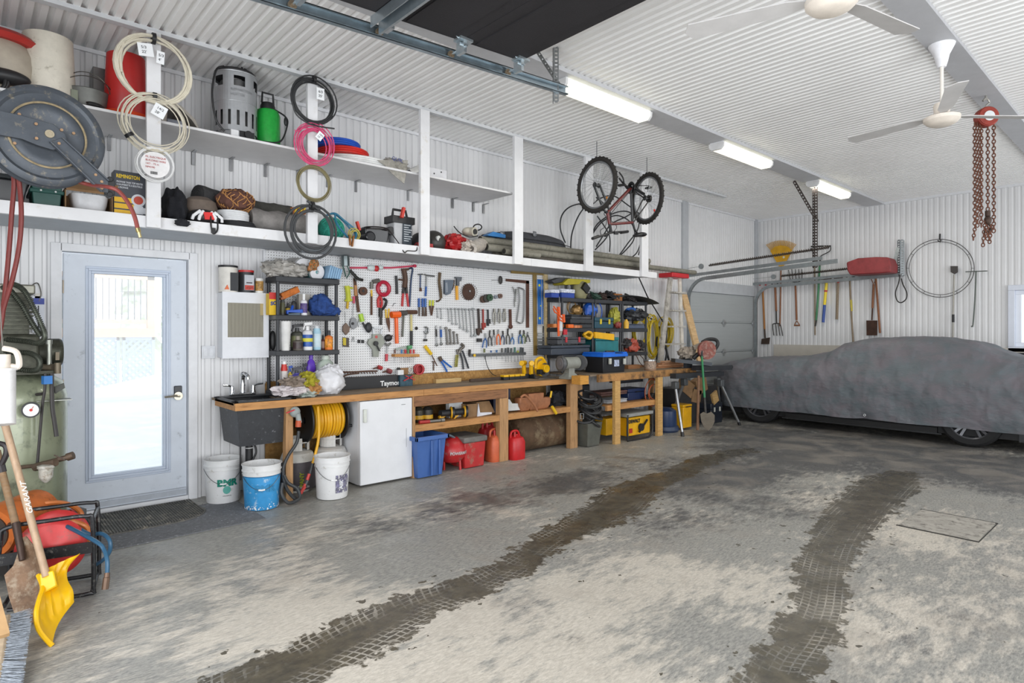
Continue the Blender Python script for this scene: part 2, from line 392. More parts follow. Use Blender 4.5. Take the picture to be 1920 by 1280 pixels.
# centre line and half width (pixels -> metres on the floor)
TR = [  # (left edge px, right edge px) pairs along each wet track
 [((1385,840),(1412,848)),((1300,857),(1345,868)),((1240,882),(1300,892)),((1165,905),(1225,925)),((1095,945),(1195,970)),((1000,1000),(1085,1010)),((930,1048),(1010,1062)),((850,1085),(930,1110)),((740,1118),(830,1150)),((600,1175),(745,1205)),((500,1225),(640,1262)),((380,1275),(560,1310)),((200,1350),(420,1400))],
 [((1668,882),(1718,895)),((1640,895),(1690,920)),((1600,925),(1660,955)),((1545,968),(1632,1000)),((1505,1020),(1610,1045)),((1490,1080),(1595,1100)),((1480,1130),(1585,1150)),((1450,1180),(1570,1200)),((1410,1230),(1535,1250)),((1370,1285),(1525,1300)),((1320,1350),(1500,1370))]]
def dense(tr):
    A = smoothpts([onZ(*p[0],0) for p in tr],8); Bq = smoothpts([onZ(*p[1],0) for p in tr],8)
    return np.array([[(a.x+c.x)/2,(a.y+c.y)/2,(a-c).length/2] for a,c in zip(A,Bq)])
step = .04; xs = np.arange(-1.3,XB+.1,step); ys = np.arange(-3.5,YW+.1,step)
GX,GY = np.meshgrid(xs,ys,indexing='ij'); gx,gy = GX.ravel(),GY.ravel(); N = gx.size
wet = np.full(N,-9.0); tu = np.zeros(N); tv = np.zeros(N)
for tr in TR:
    D = dense(tr); cum = np.concatenate([[0],np.cumsum(np.hypot(np.diff(D[:,0]),np.diff(D[:,1])))])
    for i in range(len(D)-1):
        ax,ay,aw = D[i]; bx,by,bw = D[i+1]; dx,dy = bx-ax,by-ay; L2 = dx*dx+dy*dy
        t = np.clip(((gx-ax)*dx+(gy-ay)*dy)/L2,0,1); qx,qy = ax+t*dx-gx,ay+t*dy-gy
        dist = np.hypot(qx,qy); sgn = np.sign(qx*dy-qy*dx); hw = aw+(bw-aw)*t; val = hw-dist
        m = val > wet; wet[m] = val[m]; tu[m] = (cum[i]+t*(cum[i+1]-cum[i]))[m]; tv[m] = (sgn*dist)[m]
# dusty pale drifts and darker areas, by place
def gz(x,y,sx,sy,px,py): 
    c = onZ(px,py,0); return np.exp(-((x-c.x)/sx)**2-((y-c.y)/sy)**2)
pale = np.zeros(N)
for px,py,sx,sy,a in ((1000,1150,.9,.7,.9),(560,1140,.7,.9,.8),(250,1180,.5,.8,.5),(1480,1130,.5,.5,.55),(1750,1010,1.0,.5,.75),(1620,960,.8,.35,.5),(1700,1150,.8,.6,.6),
                          (1330,930,.4,.3,.35),(1500,935,.3,.3,.5),(1030,985,.5,.5,.4),(700,985,1,.5,.5),(1540,855,.5,.4,.35),(880,1250,.8,.5,.5),(1250,1050,.5,.5,.6),(1180,1250,.5,.4,.3)):
    pale += a*gz(gx,gy,sx,sy,px,py)
dark = np.zeros(N)
for px,py,sx,sy,a in ((1300,910,1.4,.7,.8),(1500,830,1.6,1.3,1.),(1700,860,1.3,1.5,1.),(1100,890,1.3,.5,.9),(1380,885,.9,.6,.8),(800,960,1.0,.4,.45),(640,1010,.8,.3,.35),(1450,960,.8,.5,.6),(1880,900,.9,.6,.8),(900,940,1.2,.4,.4),(1750,1080,.8,.5,.4),(1250,990,.5,.35,.5),(1850,1170,.6,.5,.3),(1100,1190,.35,.3,.4),(1600,1240,.4,.4,.3)):
    dark += a*gz(gx,gy,sx,sy,px,py)
dark += np.clip((gx-6.6)/2.0,0,1)*.75  # floor colour gets darker towards the back wall
me = bpy.data.meshes.new('floor'); nx,ny = len(xs),len(ys)
idx = np.arange(N).reshape(nx,ny); fc = np.stack([idx[:-1,:-1],idx[1:,:-1],idx[1:,1:],idx[:-1,1:]],-1).reshape(-1,4)
me.from_pydata(np.stack([gx,gy,np.zeros(N)],1).tolist(),[],fc.tolist())
for nm,arr in (('wet',wet),('tu',tu),('tv',tv),('pale',pale),('dark_tone',dark)):
    at = me.attributes.new(nm,'FLOAT','POINT'); at.data.foreach_set('value',arr.astype(np.float32))
fl = bpy.data.objects.new('floor',me); COL.objects.link(fl); fl['kind'] = 'structure'
M = bpy.data.materials.new('concrete'); M.use_nodes = True; nt = M.node_tree; L = nt.links.new; bs = nt.nodes['Principled BSDF']; me.materials.append(M)
def att(n): a = nn(nt,'ShaderNodeAttribute'); a.attribute_name = n; return a.outputs['Fac']
geo = nn(nt,'ShaderNodeNewGeometry').outputs['Position']
def nz(scale,detail=6,rough=.6,vec=None,dist=0):
    n = nn(nt,'ShaderNodeTexNoise'); n.inputs['Scale'].default_value = scale; n.inputs['Detail'].default_value = detail; n.inputs['Roughness'].default_value = rough
    n.inputs['Distortion'].default_value = dist; L(vec or geo,n.inputs['Vector']); return n.outputs[0]
def mth(op,a,b_=None,c=None,clamp=False):
    n = nn(nt,'ShaderNodeMath',operation=op,use_clamp=clamp)
    for i,v in enumerate((a,b_,c)):
        if v is None: continue
        if isinstance(v,(int,float)): n.inputs[i].default_value = v
        else: L(v,n.inputs[i])
    return n.outputs[0]
def rng(v,a,b_,c=0,d=1):
    n = nn(nt,'ShaderNodeMapRange'); L(v,n.inputs[0])
    for i,k in enumerate((a,b_,c,d)): n.inputs[i+1].default_value = k
    return n.outputs[0]
def mixc(f_,a,b_):
    n = nn(nt,'ShaderNodeMix',data_type='RGBA')
    if isinstance(f_,(int,float)): n.inputs[0].default_value = f_
    else: L(f_,n.inputs[0])
    for i,v in ((6,a),(7,b_)):
        if isinstance(v,str): n.inputs[i].default_value = lin(v)
        else: L(v,n.inputs[i])
    return n.outputs[2]
# directional streaks (swept dust) rotated about 25 degrees from the bench wall
mp = nn(nt,'ShaderNodeMapping'); mp.inputs['Rotation'].default_value = (0,0,math.radians(-38)); mp.inputs['Scale'].default_value = (1,3.2,1); L(geo,mp.inputs[0]); st = mp.outputs[0]
big = nz(1.1,5,.6,dist=.4); mid = nz(5,8,.7,st); fine = nz(26,8,.75,st); grit = nz(160,3,.6)
base = mixc(rng(fine,.38,.62),'7b7b78','aca9a1')
pl = mth('ADD',mth('MULTIPLY',att('pale'),.55),mth('ADD',mth('MULTIPLY',mth('SUBTRACT',big,.5),2.2),mth('MULTIPLY',mth('SUBTRACT',mid,.5),2.4)))
base = mixc(rng(pl,.2,.62,0,.88),base,mixc(rng(fine,.4,.6),'bfb7aa','dad2c5'))
dk_ = mth('ADD',mth('MULTIPLY',att('dark_tone'),.8),mth('ADD',mth('MULTIPLY',mth('SUBTRACT',nz(1.7,6,.62,dist=.5),.5),2.0),mth('MULTIPLY',mth('SUBTRACT',nz(7,8,.72,st),.5),2.0)))
base = mixc(rng(dk_,.45,.95,0,.93),base,mixc(rng(fine,.4,.6),'3f4042','5f5e5d'))
base = mixc(rng(grit,.60,.72,0,.45),base,'5d5c5a')
# beige dust drifting over the dark part
base = mixc(rng(mth('ADD',nz(2.3,5,.6,dist=.6),mth('MULTIPLY',att('dark_tone'),.06)),.56,.72,0,.4),base,'9c9388')
# wet tracks: ragged edge, tread print along both borders
we = mth('ADD',att('wet'),mth('ADD',mth('MULTIPLY',mth('SUBTRACT',nz(7,5,.6),.5),.34),mth('MULTIPLY',mth('SUBTRACT',nz(26,4,.6),.5),.16)))
drops = mth('GREATER_THAN',mth('ADD',nz(13,3,.5),mth('MULTIPLY',mth('MAXIMUM',att('wet'),-.4),.22)),.655)
wm = mth('MAXIMUM',rng(we,.0,.018),drops)
tr_ = mth('MULTIPLY',mth('GREATER_THAN',mth('FRACT',mth('MULTIPLY',mth('ADD',att('tu'),mth('MULTIPLY',mth('ABSOLUTE',att('tv')),.35)),23.0)),.74),1.0)
tr2 = mth('GREATER_THAN',mth('FRACT',mth('MULTIPLY',att('tv'),27.0)),.80)
lug = mth('MAXIMUM',tr_,tr2); near = rng(mth('ABSOLUTE',mth('SUBTRACT',att('wet'),.06)),.03,.11,1,0)
lug = mth('MULTIPLY',mth('MULTIPLY',lug,near),rng(nz(5,5),.42,.56))
wm2 = mth('MULTIPLY',wm,mth('SUBTRACT',1.0,mth('MULTIPLY',lug,.55)))
base = mixc(mth('MULTIPLY',wm2,.93),base,mixc(rng(nz(14,6),.35,.65),'2f2a1f','524a38'))
L(base,bs.inputs['Base Color'])
dg = rng(nz(3.2,6,.6,dist=.5),.40,.62,.34,.62)
L(mth('SUBTRACT',dg,mth('MULTIPLY',wm2,.17)),bs.inputs['Roughness']); bs.inputs['Specular IOR Level'].default_value = .45
bp = nn(nt,'ShaderNodeBump'); bp.inputs['Strength'].default_value = .25; bp.inputs['Distance'].default_value = .01; L(mth('MULTIPLY',fine,mth('SUBTRACT',1.0,mth('MULTIPLY',wm2,.7))),bp.inputs['Height']); L(bp.outputs[0],bs.inputs['Normal'])
# drain lid set flush in the floor
q = [onZ(*p,0) for p in ((1684,985),(1728,955),(1865,981),(1833,1014))]; 
x0,x1 = min(p.x for p in q),max(p.x for p in q); y0,y1 = min(p.y for p in q),max(p.y for p in q)
x0 = (q[0].x+q[3].x)/2; x1 = (q[1].x+q[2].x)/2; y0 = (q[2].y+q[3].y)/2; y1 = (q[0].y+q[1].y)/2
t = thing('drain_cover','flush rectangular concrete drain lid with dark edge gap set in the floor','drain cover',((x0+x1)/2,(y0+y1)/2,0))
b = B(); b.box((x0,y0,-.02),(x1,y1,.003)); part(t,'lid',b,P('aaa59c',.8,0,.2,9,.2,80,'5d5953',.35))
b = B()
for a_,c_ in (((x0-.02,y0-.01),(x0,y1+.01)),((x1,y0-.01),(x1+.016,y1+.01)),((x0-.02,y0-.016),(x1+.016,y0-.01))): b = B(); b.box((*a_,-.02),(*c_,.003)); part(t,'frame_gap',b,P('2c2925',.8))
# ================================================================ storage loft, wall shelf, overhead door, lamps, fans, hoist
FZ0,FZ1,FY = 2.19,2.275,5.10
wp = P('dcdcde',.5,0,.06,4,dirt='c9c4bc',da=.1)
lf = thing('storage_loft','long white painted storage loft deck hung from the ceiling above the door and bench','loft',(3,5.4,FZ0))
b = B(); b.box((-1,FY,FZ0+.01),(7.13,YW-.005,FZ1-.01)); part(lf,'deck',b,P('aeb4ba',.6,0,.06))
b = B()
for x0,x1 in ((-1,2.38),(2.383,4.84),(4.843,7.3)): b.box((x0,FY-.038,FZ0),(x1,FY,FZ1))
part(lf,'fascia',b,wp,bev=.002)
posts = ((275,302),(577,596),(789,806),(965,981),(1098.5,1112.5),(1203.5,1216)); PX = []
for a_,c_ in posts:
    y = FY-.078; x0 = onY(a_,300,y).x; x1 = onY(c_,300,y).x; PX.append((x0,x1))
    b = B(); b.box((x0,y,FZ0),(x1,y+.039,ZC-.03)); part(lf,'post',b,wp,bev=.002)
sh = thing('wall_shelf','long white melamine shelf fixed to the ribbed wall above the loft','shelf',(2,5.4,3))
SZ = 3.0
b = B(); b.box((-1,FY,SZ-.02),(4.60,YW-.005,SZ)); part(sh,'board',b,P('d4d3d4',.45,0,.04),bev=.002)
for px,py in ((205,248),(363,286),(433,296),(498,307),(559,318),(615,327),(668,336),(766,355),(850,370),(889,378),(908,383)):
    x = onY(px,py,YW-.02).x; b = B(); b.box((x-.012,YW-.015,SZ-.13),(x+.012,YW-.002,SZ-.02)); b.box((x-.012,YW-.1,SZ-.026),(x+.012,YW-.002,SZ-.02))
    part(sh,'bracket',b,steel('9b9c9e'))
# ---------------- overhead door (door_3) parked on its tracks
def zt(x): return 3.207+.05*(x-1.2)
d3 = thing('door_3',None,None,(1.2,1,3.2),kind='structure')
blackp = P('232124',.75,0,.12,6,.2,160)
pw_ = .533; xe = 2.93
for i in range(6):
    x1 = xe-i*pw_; x0 = x1-pw_+.004; b = B()
    b.obox(((x0+x1)/2,.95,zt((x0+x1)/2)+.075),(x1-x0,4.44,.045),Matrix.Rotation(-.05,3,'Y')); part(d3,'door_panel',b,blackp,bev=.003,smooth=False)
    b = B(); b.obox(((x0+x1)/2,.95,zt((x0+x1)/2)+.05),(x1-x0-.2,4.38,.012),Matrix.Rotation(-.05,3,'Y')); part(d3,'panel_liner',b,blackp,smooth=False)
zs = steel('aab4ba',.32)
for i in (2,4):
    x = xe-i*pw_-.06; b = B(); z = zt(x)
    b.box((x-.03,-1.2,z+.04),(x+.03,3.22,z+.046)); b.box((x+.024,-1.2,z-.035),(x+.03,3.22,z+.042)); b.box((x+.024,-1.2,z-.041),(x+.04,3.22,z-.035)); b.box((x-.03,-1.2,z-.02),(x-.024,3.22,z+.04))
    part(d3,'stiffening_strut',b,zs,smooth=False)
for i in range(5):
    x = xe-i*pw_-(.03 if i == 0 else 0); z = zt(x); b = B()
    b.box((x-.05,3.10,z+.035),(x+.05,3.18,z+.05)); b.box((x-.012,3.12,z-.035),(x+.012,3.2,z+.04)); b.cyl((x-.03,3.15,z+.02),(x+.03,3.15,z+.02),.014,n=10); b.cyl((x,3.1,z-.0),(x,3.27,z),.007,n=8)
    b.add([(x-.02,3.14,z+.05),(x-.09,3.12,z+.055),(x-.085,3.12,z+.075),(x-.02,3.14,z+.03)],[(0,1,2,3)])
    br = part(d3,'roller_bracket',b,steel('bcc6cb',.3))
    b = B(); b.disc((x,3.275,z),(0,1,0),.024,.016,16); b.disc((x,3.265,z),(0,1,0),.012,.02,12); part(br,'roller',b,P('8a7a66',.4,.5))
tk = thing('garage_door_track','galvanized horizontal track with angle iron hung below the corrugated ceiling near the black panels','track',(1.2,3.3,3.2))
b = B(); xa,xb = -.9,3.52
def slab(y0,y1,za,zb_,m=b): m.add([(xa,y0,zt(xa)+za),(xa,y1,zt(xa)+za),(xa,y1,zt(xa)+zb_),(xa,y0,zt(xa)+zb_),(xb,y0,zt(xb)+za),(xb,y1,zt(xb)+za),(xb,y1,zt(xb)+zb_),(xb,y0,zt(xb)+zb_)],[(0,1,2,3),(4,5,6,7),(0,1,5,4),(1,2,6,5),(2,3,7,6),(3,0,4,7)])
slab(3.292,3.296,-.03,.03); slab(3.262,3.296,-.033,-.029); slab(3.262,3.296,.029,.033); slab(3.262,3.265,-.033,-.022); slab(3.262,3.265,.022,.033)
part(tk,'rail',b,steel('9fadb5',.3),smooth=False)
b = B(); slab(3.300,3.304,-.01,.055,b); slab(3.300,3.34,.051,.055,b); part(tk,'angle_iron',b,steel('8e9aa2',.35),smooth=False)
def perf(b,p0,p1,w_,n_):
    """perforated angle: two flanges built as ladders so the slots are open"""
    p0,p1 = V(p0),V(p1); d = (p1-p0); Ln = d.length; d.normalize(); u = d.cross(V((0,0,1))); u = u.normalized() if u.length > .1 else V((.8,-.6,0)); q = d.cross(u)
    for s_ in (0,1):
        e = u if s_ == 0 else q
        for o_ in (.12,.88): c0 = p0+e*w_*o_; b.plank(c0,c0+d*Ln,w_*.26,.0025,e.cross(d))
        for k in range(n_+1): c0 = p0+e*w_*.5+d*(Ln*k/n_); b.plank(c0-d*Ln/n_*.28,c0+d*Ln/n_*.28,w_*.6,.0025,e.cross(d))
b = B(); h0 = onY(1038,190,3.31); perf(b,(h0.x,3.31,h0.z),(h0.x,3.31,ZC),.04,14); part(tk,'hanger',b,steel('8c8f90',.45),smooth=False)
b = B(); perf(b,(xb+.02,3.31,zt(xb)+.01),(onY(1003,104,3.31).x-.05,3.31,ZC),.035,12); part(tk,'diagonal_brace',b,steel('6e706f',.5),smooth=False)
# ---------------- fluorescent wrap lights on the light strip
def fluor(x0,label):
    x1 = x0+1.24; y0,y1 = 3.55,3.73; t = thing('ceiling_light',label,'ceiling light',(x0,3.64,ZC-.13),'fluorescent lights along the ceiling strip')
    b = B(); b.box((x0+.01,y0+.01,ZC-.06),(x1-.01,y1-.01,ZC-.035)); part(t,'housing',b,'e3e4e6')
    b = B(); pr_ = [(y0,ZC-.045),(y0+.005,ZC-.09),(y0+.035,ZC-.122),(y1-.035,ZC-.122),(y1-.005,ZC-.09),(y1,ZC-.045)]
    b.loft([[(x,y,z) for y,z in pr_] for x in (x0+.03,x1-.03)]); part(t,'diffuser',b,P('fffbe2',.4,0,0,emit=1.9),smooth=False)
    for x in (x0,x1-.03):
        b = B(); b.loft([[(xx,3.64+(y-3.64)*1.03,z-.002) for y,z in pr_] for xx in (x,x+.03)]); part(t,'end_cap',b,'dcdcdc',smooth=False)
    a = area('tube_glow',((x0+x1)/2,3.64,ZC-.135),(0,0,0),1.2,.16,22,(1,.97,.88)); a.parent = t; a.location = V(((x0+x1)/2,3.64,ZC-.135))-WL[t]
fluor(3.8,'nearest fluorescent ceiling light at the end of the overhead door track'); fluor(6.4,'middle fluorescent ceiling light of the row of three'); fluor(9.05,'farthest fluorescent ceiling light beside the dark perforated hanger')
# ---------------- ceiling fans under the beam cover
ivory = P('e9e4dc',.4,0,.06,10)
fx,fy = 5.52,1.27
fan = thing('ceiling_fan','white ceiling fan with long downrod hung from beam beside the chain hoist','ceiling fan',(fx,fy,3.0))
b = B(); b.lathe([(.028,3.44),(.04,3.48),(.05,3.53),(.085,3.6),(.088,3.61)],(fx,fy,0)); part(fan,'canopy',b,'eeeef2')
b = B(); b.cyl((fx,fy,3.15),(fx,fy,3.46),.0125); part(fan,'downrod',b,ivory)
b = B(); b.lathe([(.0,3.0),(.07,3.0),(.095,3.012),(.118,3.035),(.12,3.06),(.1,3.07),(.05,3.075),(.055,3.15),(.048,3.165),(.013,3.17)],(fx,fy,0),n=36); part(fan,'motor_housing',b,P('e6dcd0',.45,0,.08,14))
for k in range(3):
    a = math.radians(200+120*k); d = V((math.cos(a),math.sin(a),0)); u = V((-d.y,d.x,.18)).normalized(); b = B()
    c0 = V((fx,fy,3.066)); pts = [c0+d*.1-u*.02,c0+d*.2-u*.05,c0+d*.68-u*.065,c0+d*.71,c0+d*.68+u*.065,c0+d*.2+u*.05,c0+d*.1+u*.02]
    b.prism(pts,(0,0,.006)); part(fan,'blade',b,P('c6c4c3',.5,0,.08,6),smooth=False)
clone(fan,(3.16-fx,-.09,0),'white ceiling fan at the top picture edge, mostly out of frame',rz=math.radians(28))
# ---------------- chain hoist
hx,hy = 7.01,1.27; rust = P('6d4433',.75,.3,.3,40)
ho = thing('chain_hoist','red chain hoist with rusty chains hooked on the ceiling beam','chain hoist',(hx,hy,2.2))
nv = V((-.75,-.66,0))
b = B(); c = V((hx,hy,3.41)); b.disc(c,nv,.09,.075,32); b.disc(c+nv*.04,nv,.084,.014,32); part(ho,'body',b,P('983c30',.55,.1,.2,20),bev=.004)
b = B(); b.disc(c+nv*.05,nv,.045,.004,24); part(ho.children[0],'name_plate',b,'dfe2e4')
b = B(); b.tube(smoothpts([c+V((0,0,.08)),c+V((0,0,.11)),c+V((.025,-.02,.14)),c+V((0,0,.18)),c+V((-.02,.02,.15))]),.008); b.cyl((hx,hy,3.57),(hx,hy,3.62),.01); part(ho,'top_hook',b,steel('b8b6b0',.3))
def chain(b,p0,p1,L_=.034,r=.0038,w_=.011):
    p0,p1 = V(p0),V(p1); n = max(2,int((p1-p0).length/(L_*.78)))
    for k in range(n):
        c_ = p0+(p1-p0)*(k+.5)/n; ax = V((1,0,0)) if k % 2 else V((0,1,0)); u = V((0,1,0)) if k % 2 else V((1,0,0))
        pts = [c_+V((0,0,1))*math.cos(t)*L_*.5+u*math.sin(t)*w_ for t in [i*math.pi/4 for i in range(8)]]
        b.tube(pts,r,5,True)
rg = V((SA,-CA,0))
for dx,z1,z0 in ((-.105,3.36,2.42),(-.08,3.36,2.40),(-.055,3.36,2.55),(-.045,3.33,2.40),(.015,3.33,2.55),(.07,3.36,2.35)):
    b = B(); chain(b,c*1+rg*dx+V((0,0,z1-c.z)),c+rg*dx+V((0,0,z0-c.z)),.04,.005,.013); part(ho,'chain',b,rust)
b = B(); e = c+rg*.015; b.cyl(e+V((0,0,2.55-c.z)),e+V((0,0,2.50-c.z)),.022); b.ell(e+V((0,0,2.46-c.z)),(.035,.03,.045)); b.tube(smoothpts([e+V((0,0,2.44-c.z)),e+V((0,0,2.40-c.z))+rg*.03,e+V((0,0,2.35-c.z))+rg*.01,e+V((0,0,2.36-c.z))-rg*.03]),.01); part(ho,'lower_hook',b,P('4a3a32',.6,.5,.3))
for dx,z1,z0 in ((-.01,2.46,2.22),(.01,2.44,2.3),(.03,2.45,2.28),(.05,2.42,2.25),(-.1,2.42,2.28)):
    b = B(); chain(b,c+rg*dx+V((0,0,z1-c.z)),c+rg*(dx-.02)+V((0,0,z0-c.z)),.036,.005,.012); part(ho,'chain',b,rust)
# ================================================================ things on the wall shelf (z = 3.0) and hung on the posts
rnd = random.Random(7)
def Xp(px,Y): return onY(px,600,Y).x
def coilpts(c,ax,R_,turns,jit=.06,flat=.0,sx=1,sy=1,seed=0,per=28,spread=.02,droop=0):
    rr = random.Random(seed); ax = V(ax).normalized(); u,q = frame(ax)
    if abs(ax.z) < .5: u = V((0,0,1)).cross(ax).normalized(); q = V((0,0,1))
    pts = []; js = [(rr.uniform(-1,1),rr.uniform(-1,1),rr.uniform(-1,1),rr.uniform(-1,1)) for _ in range(int(turns)+2)]
    n = int(turns*per)
    for i in range(n+1):
        t = i/per; k = int(t); f_ = t-k; j0,j1 = js[k],js[k+1]; g = [j0[m]+(j1[m]-j0[m])*f_ for m in range(4)]
        a = 2*math.pi*t+math.pi/2; r = R_*(1+jit*g[0])
        pts.append(V(c)+u*(math.cos(a)*r*sx+g[2]*jit*R_*.6)+q*(math.sin(a)*r*sy+R_*jit*g[1]*.6*(1-math.sin(a))*.5-droop*(1-math.sin(a))*abs(g[3]))+ax*(g[3]*spread))
    return pts
def tag(par,c,size,lines,n_=(0,-1,0),rot=0,col='eceef0'):
    """paper tag facing n_, with hand written lines"""
    nn_ = V(n_).normalized(); x = V((0,0,1)).cross(-nn_)*-1; x = nn_.cross(V((0,0,-1))).normalized(); x = V((1,0,0)) if abs(nn_.y) > .9 else x
    up = V((0,0,1)); R = Matrix.Rotation(rot,3,nn_); x = R@x; up = R@up; w_,h_ = size; c = V(c)
    b = B(); b.prism([c-x*w_/2-up*h_/2,c+x*w_/2-up*h_/2,c+x*w_/2+up*h_/2,c-x*w_/2+up*h_/2],-nn_*.0015); tg = part(par,'paper_tag',b,P(col,.7,0,.03),smooth=False)
    if lines:
        b = B()
        for i,s_ in enumerate(lines): text(b,s_,h_*.3,c-x*w_*.28+up*(h_*.08-i*h_*.36)+nn_*.002,x,up,.001)
        part(par,'handwriting',b,'2a2a2e',smooth=False)
def coil_thing(name,label,px,py,rpx,Y,r,turns,col,cat='cable',jit=.07,tags=(),seed=1,sx=1,sy=1,ties=1,spread=.018,name2='cable_coil',tail=None,group=None,droop=0):
    c = onY(px,py,Y); rad = rpx; t = thing(name,label,cat,c-V((0,0,rad)),group)
    b = B(); b.tube(coilpts(c,(0,-1,0),rad,turns,jit,seed=seed,sx=sx,sy=sy,spread=spread,droop=droop),r,7); 
    if tail: b.tube(smoothpts([onY(x,y,Y-.01) for x,y in tail],5),r,7)
    part(t,name2,b,col)
    for k in range(ties):
        a = (math.pi/2,math.pi*1.2,-.5)[k % 3]; p = c+V((math.cos(a)*rad*sx,0,math.sin(a)*rad*sy)); d = V((-math.sin(a),0,math.cos(a)))
        b = B(); b.cyl(p-d*.012,p+d*.012,rad*.12+r*1.5,n=12); part(t,'tie',b,BLK)
    for (tx,ty,w_,h_,lines,rot) in tags: tag(t,onY(tx,ty,Y-.045),(w_,h_),lines,rot=rot)
    return t
YH = FY-.115
cream = P('cfc8b6',.5,0,.1,20); 
coil_thing('cable_coil','thick cream cable coil with two paper tags at top of the first post',288,131,.225,YH,.0085,5.3,cream,tags=((273,93,.095,.09,['5/3',"22'"],.15),(301,108,.05,.09,['5/3',"4'"],-.05)),seed=3,jit=.17,ties=1,spread=.03,tail=((232,80),(226,105),(228,135)))
coil_thing('cable_coil','thin cream wire coil hung in the middle of the first post',290,232,.195,YH,.0042,9.3,cream,tags=((299,208,.085,.09,['14/2',"28'"],-.4),),seed=5,jit=.19,spread=.03,ties=2)
t = coil_thing('wire_reel','flat white wire reel with round red printed label low on first post',291,309,.118,YH,.004,9.2,'e4e4e4',seed=8,jit=.05,ties=0,name2='wire')
c = onY(291,309,YH-.03); b = B(); b.disc(c,(0,1,0),.092,.006,40); part(t,'label_disc',b,'e8e6e6')
b = B()
for i,s_ in enumerate(('FIL ELECTRIQUE','BUILDING WIRE','14/2 - 75 m','NMD90')): text(b,s_,.018,c+V((-.062,-.005,.045-i*.024)),(1,0,0),(0,0,1),.001)
part(t,'red_print',b,'b33a36',smooth=False)
b = B(); 
for k in range(9): b.box((c.x-.03+k*.005,c.y-.006,c.z-.07),(c.x-.0275+k*.005,c.y-.004,c.z-.05))
part(t,'barcode',b,BLK,smooth=False)
coil_thing('cable_coil','black cable coil with white paper tag at top of the second post',589,190,.185,YH,.0065,8.3,P('2c2d2f',.45),tags=((601,176,.068,.1,['6/3',"25'"],0),),seed=11,jit=.17,ties=1,tail=((548,190),(556,215),(580,232),(605,238),(627,241)))
coil_thing('cable_coil','pink red wire coil hung on the second post beside shelf edge',590,272,.155,YH,.0045,10.3,P('cf4f78',.4),tags=((600,255,.055,.07,['14/2',"12'"],-.6),),seed=14,jit=.26,ties=0,sx=.95,tail=((585,243),(572,240),(556,246),(553,243)))
coil_thing('wire_coil','tan bare wire ring hung on the second post below pink coil',588,344,.14,YH,.0032,12.3,P('8b8260',.4,.5),cat='wire',seed=17,jit=.1,ties=0)
t = coil_thing('rubber_hose','thick black rubber hose looped at bottom of second post',585,432,.205,YH-.03,.0105,3.4,P('3a3b3d',.6),cat='hose',seed=21,jit=.3,ties=1,sx=1.0,sy=1.0,spread=.02,tail=((576,376),(590,388),(600,394)))
# ---------------- shelf things
Ys = 5.38
def Z3(px,py,Y=Ys): return onY(px,py,Y).z
# cream crock with a red lid at the far left edge
x = Xp(-2,Ys); t = thing('lidded_pot','cream lidded pot with red lid at the upper left corner','pot',(x,Ys,SZ))
b = B(); b.lathe([(.11,3.0),(.16,3.03),(.2,3.1),(.21,3.2),(.2,3.29),(.17,3.35),(.16,3.37)],(x,Ys,0)); part(t,'pot_body',b,P('a59b8c',.6,0,.15,6))
b = B(); b.lathe([(.0,3.355),(.2,3.36),(.23,3.39),(.2,3.42),(.1,3.44),(0,3.445)],(x,Ys,0)); part(t,'lid',b,P('a82a24',.5))
b = B(); b.tube(coilpts((x-.05,Ys-.23,3.06),(0,-1,0),.08,4,.2,seed=3),.011); b.ell((x+.02,Ys-.2,3.1),(.14,.07,.05)); solo('cable_tangle','tangle of black cable lying below the cream lidded pot','cable',b,BLK)
def feeder(px,rb,rt_,z1,colb,colt,label,Y=Ys,rim=.19):
    x = Xp(px,Y); t = thing('poultry_feeder',label,'poultry feeder',(x,Y,SZ),'poultry feeders on the wall shelf')
    b = B(); b.lathe([(rb*.98,SZ+.035),(rb,SZ+.04),(rt_,z1),(rt_-.006,z1+.003),(0,z1+.004)],(x,Y,0),n=40); part(t,'hopper',b,colb)
    b = B(); b.lathe([(0,SZ),(rim*.8,SZ),(rim,SZ+.045),(rim+.008,SZ+.055),(rim-.004,SZ+.055),(rim*.78,SZ+.012),(0,SZ+.012)],(x,Y,0),n=40); part(t,'feed_pan',b,colt)
    return t,x
t,x = feeder(90,.165,.145,Z3(90,73,Ys)-.0,P('ccc6b8',.6,0,.1,10,dirt='9a9282',da=.12),P('d2501f',.5,0,.12),'white poultry feeder on orange pan standing left on the wall shelf')
for dx in (-.15,.14):
    b = B(); b.box((x+dx-.02,Ys-.12,SZ+.06),(x+dx+.02,Ys-.10,SZ+.14)); part(t,'pan_clip',b,steel('8d9282'))
feeder(236,.145,.125,Z3(236,108,Ys),P('b5221f',.42,0,.06),P('d9471f',.5,0,.14),'red poultry feeder on orange pan behind the thick cream cable coil',rim=.175)
x = Xp(163,Ys); t = thing('stock_pot','old aluminium pot with wire handle between the two poultry feeders','pot',(x,Ys,SZ))
b = B(); b.lathe([(.085,SZ),(.12,SZ+.04),(.135,SZ+.12),(.14,SZ+.17),(.145,SZ+.172),(.13,SZ+.165),(.12,SZ+.05),(0,SZ+.01)],(x,Ys,0)); part(t,'pot_body',b,P('6f706c',.5,.5,.2,10))
b = B(); b.torus((x,Ys-.03,SZ+.17),(0,.6,.8),.15,.003,sx=1,sy=.9); b.torus((x,Ys-.03,SZ+.17),(.3,.8,.5),.14,.003); part(t,'wire_handle',b,steel('55524c'))
b = B(); b.tube(coilpts((x+.02,Ys-.22,SZ+.02),(0,0,1),.05,4,.3,seed=9),.006); solo('cable_tangle','small black cord bundle in front of the aluminium pot','cable',b,BLK)
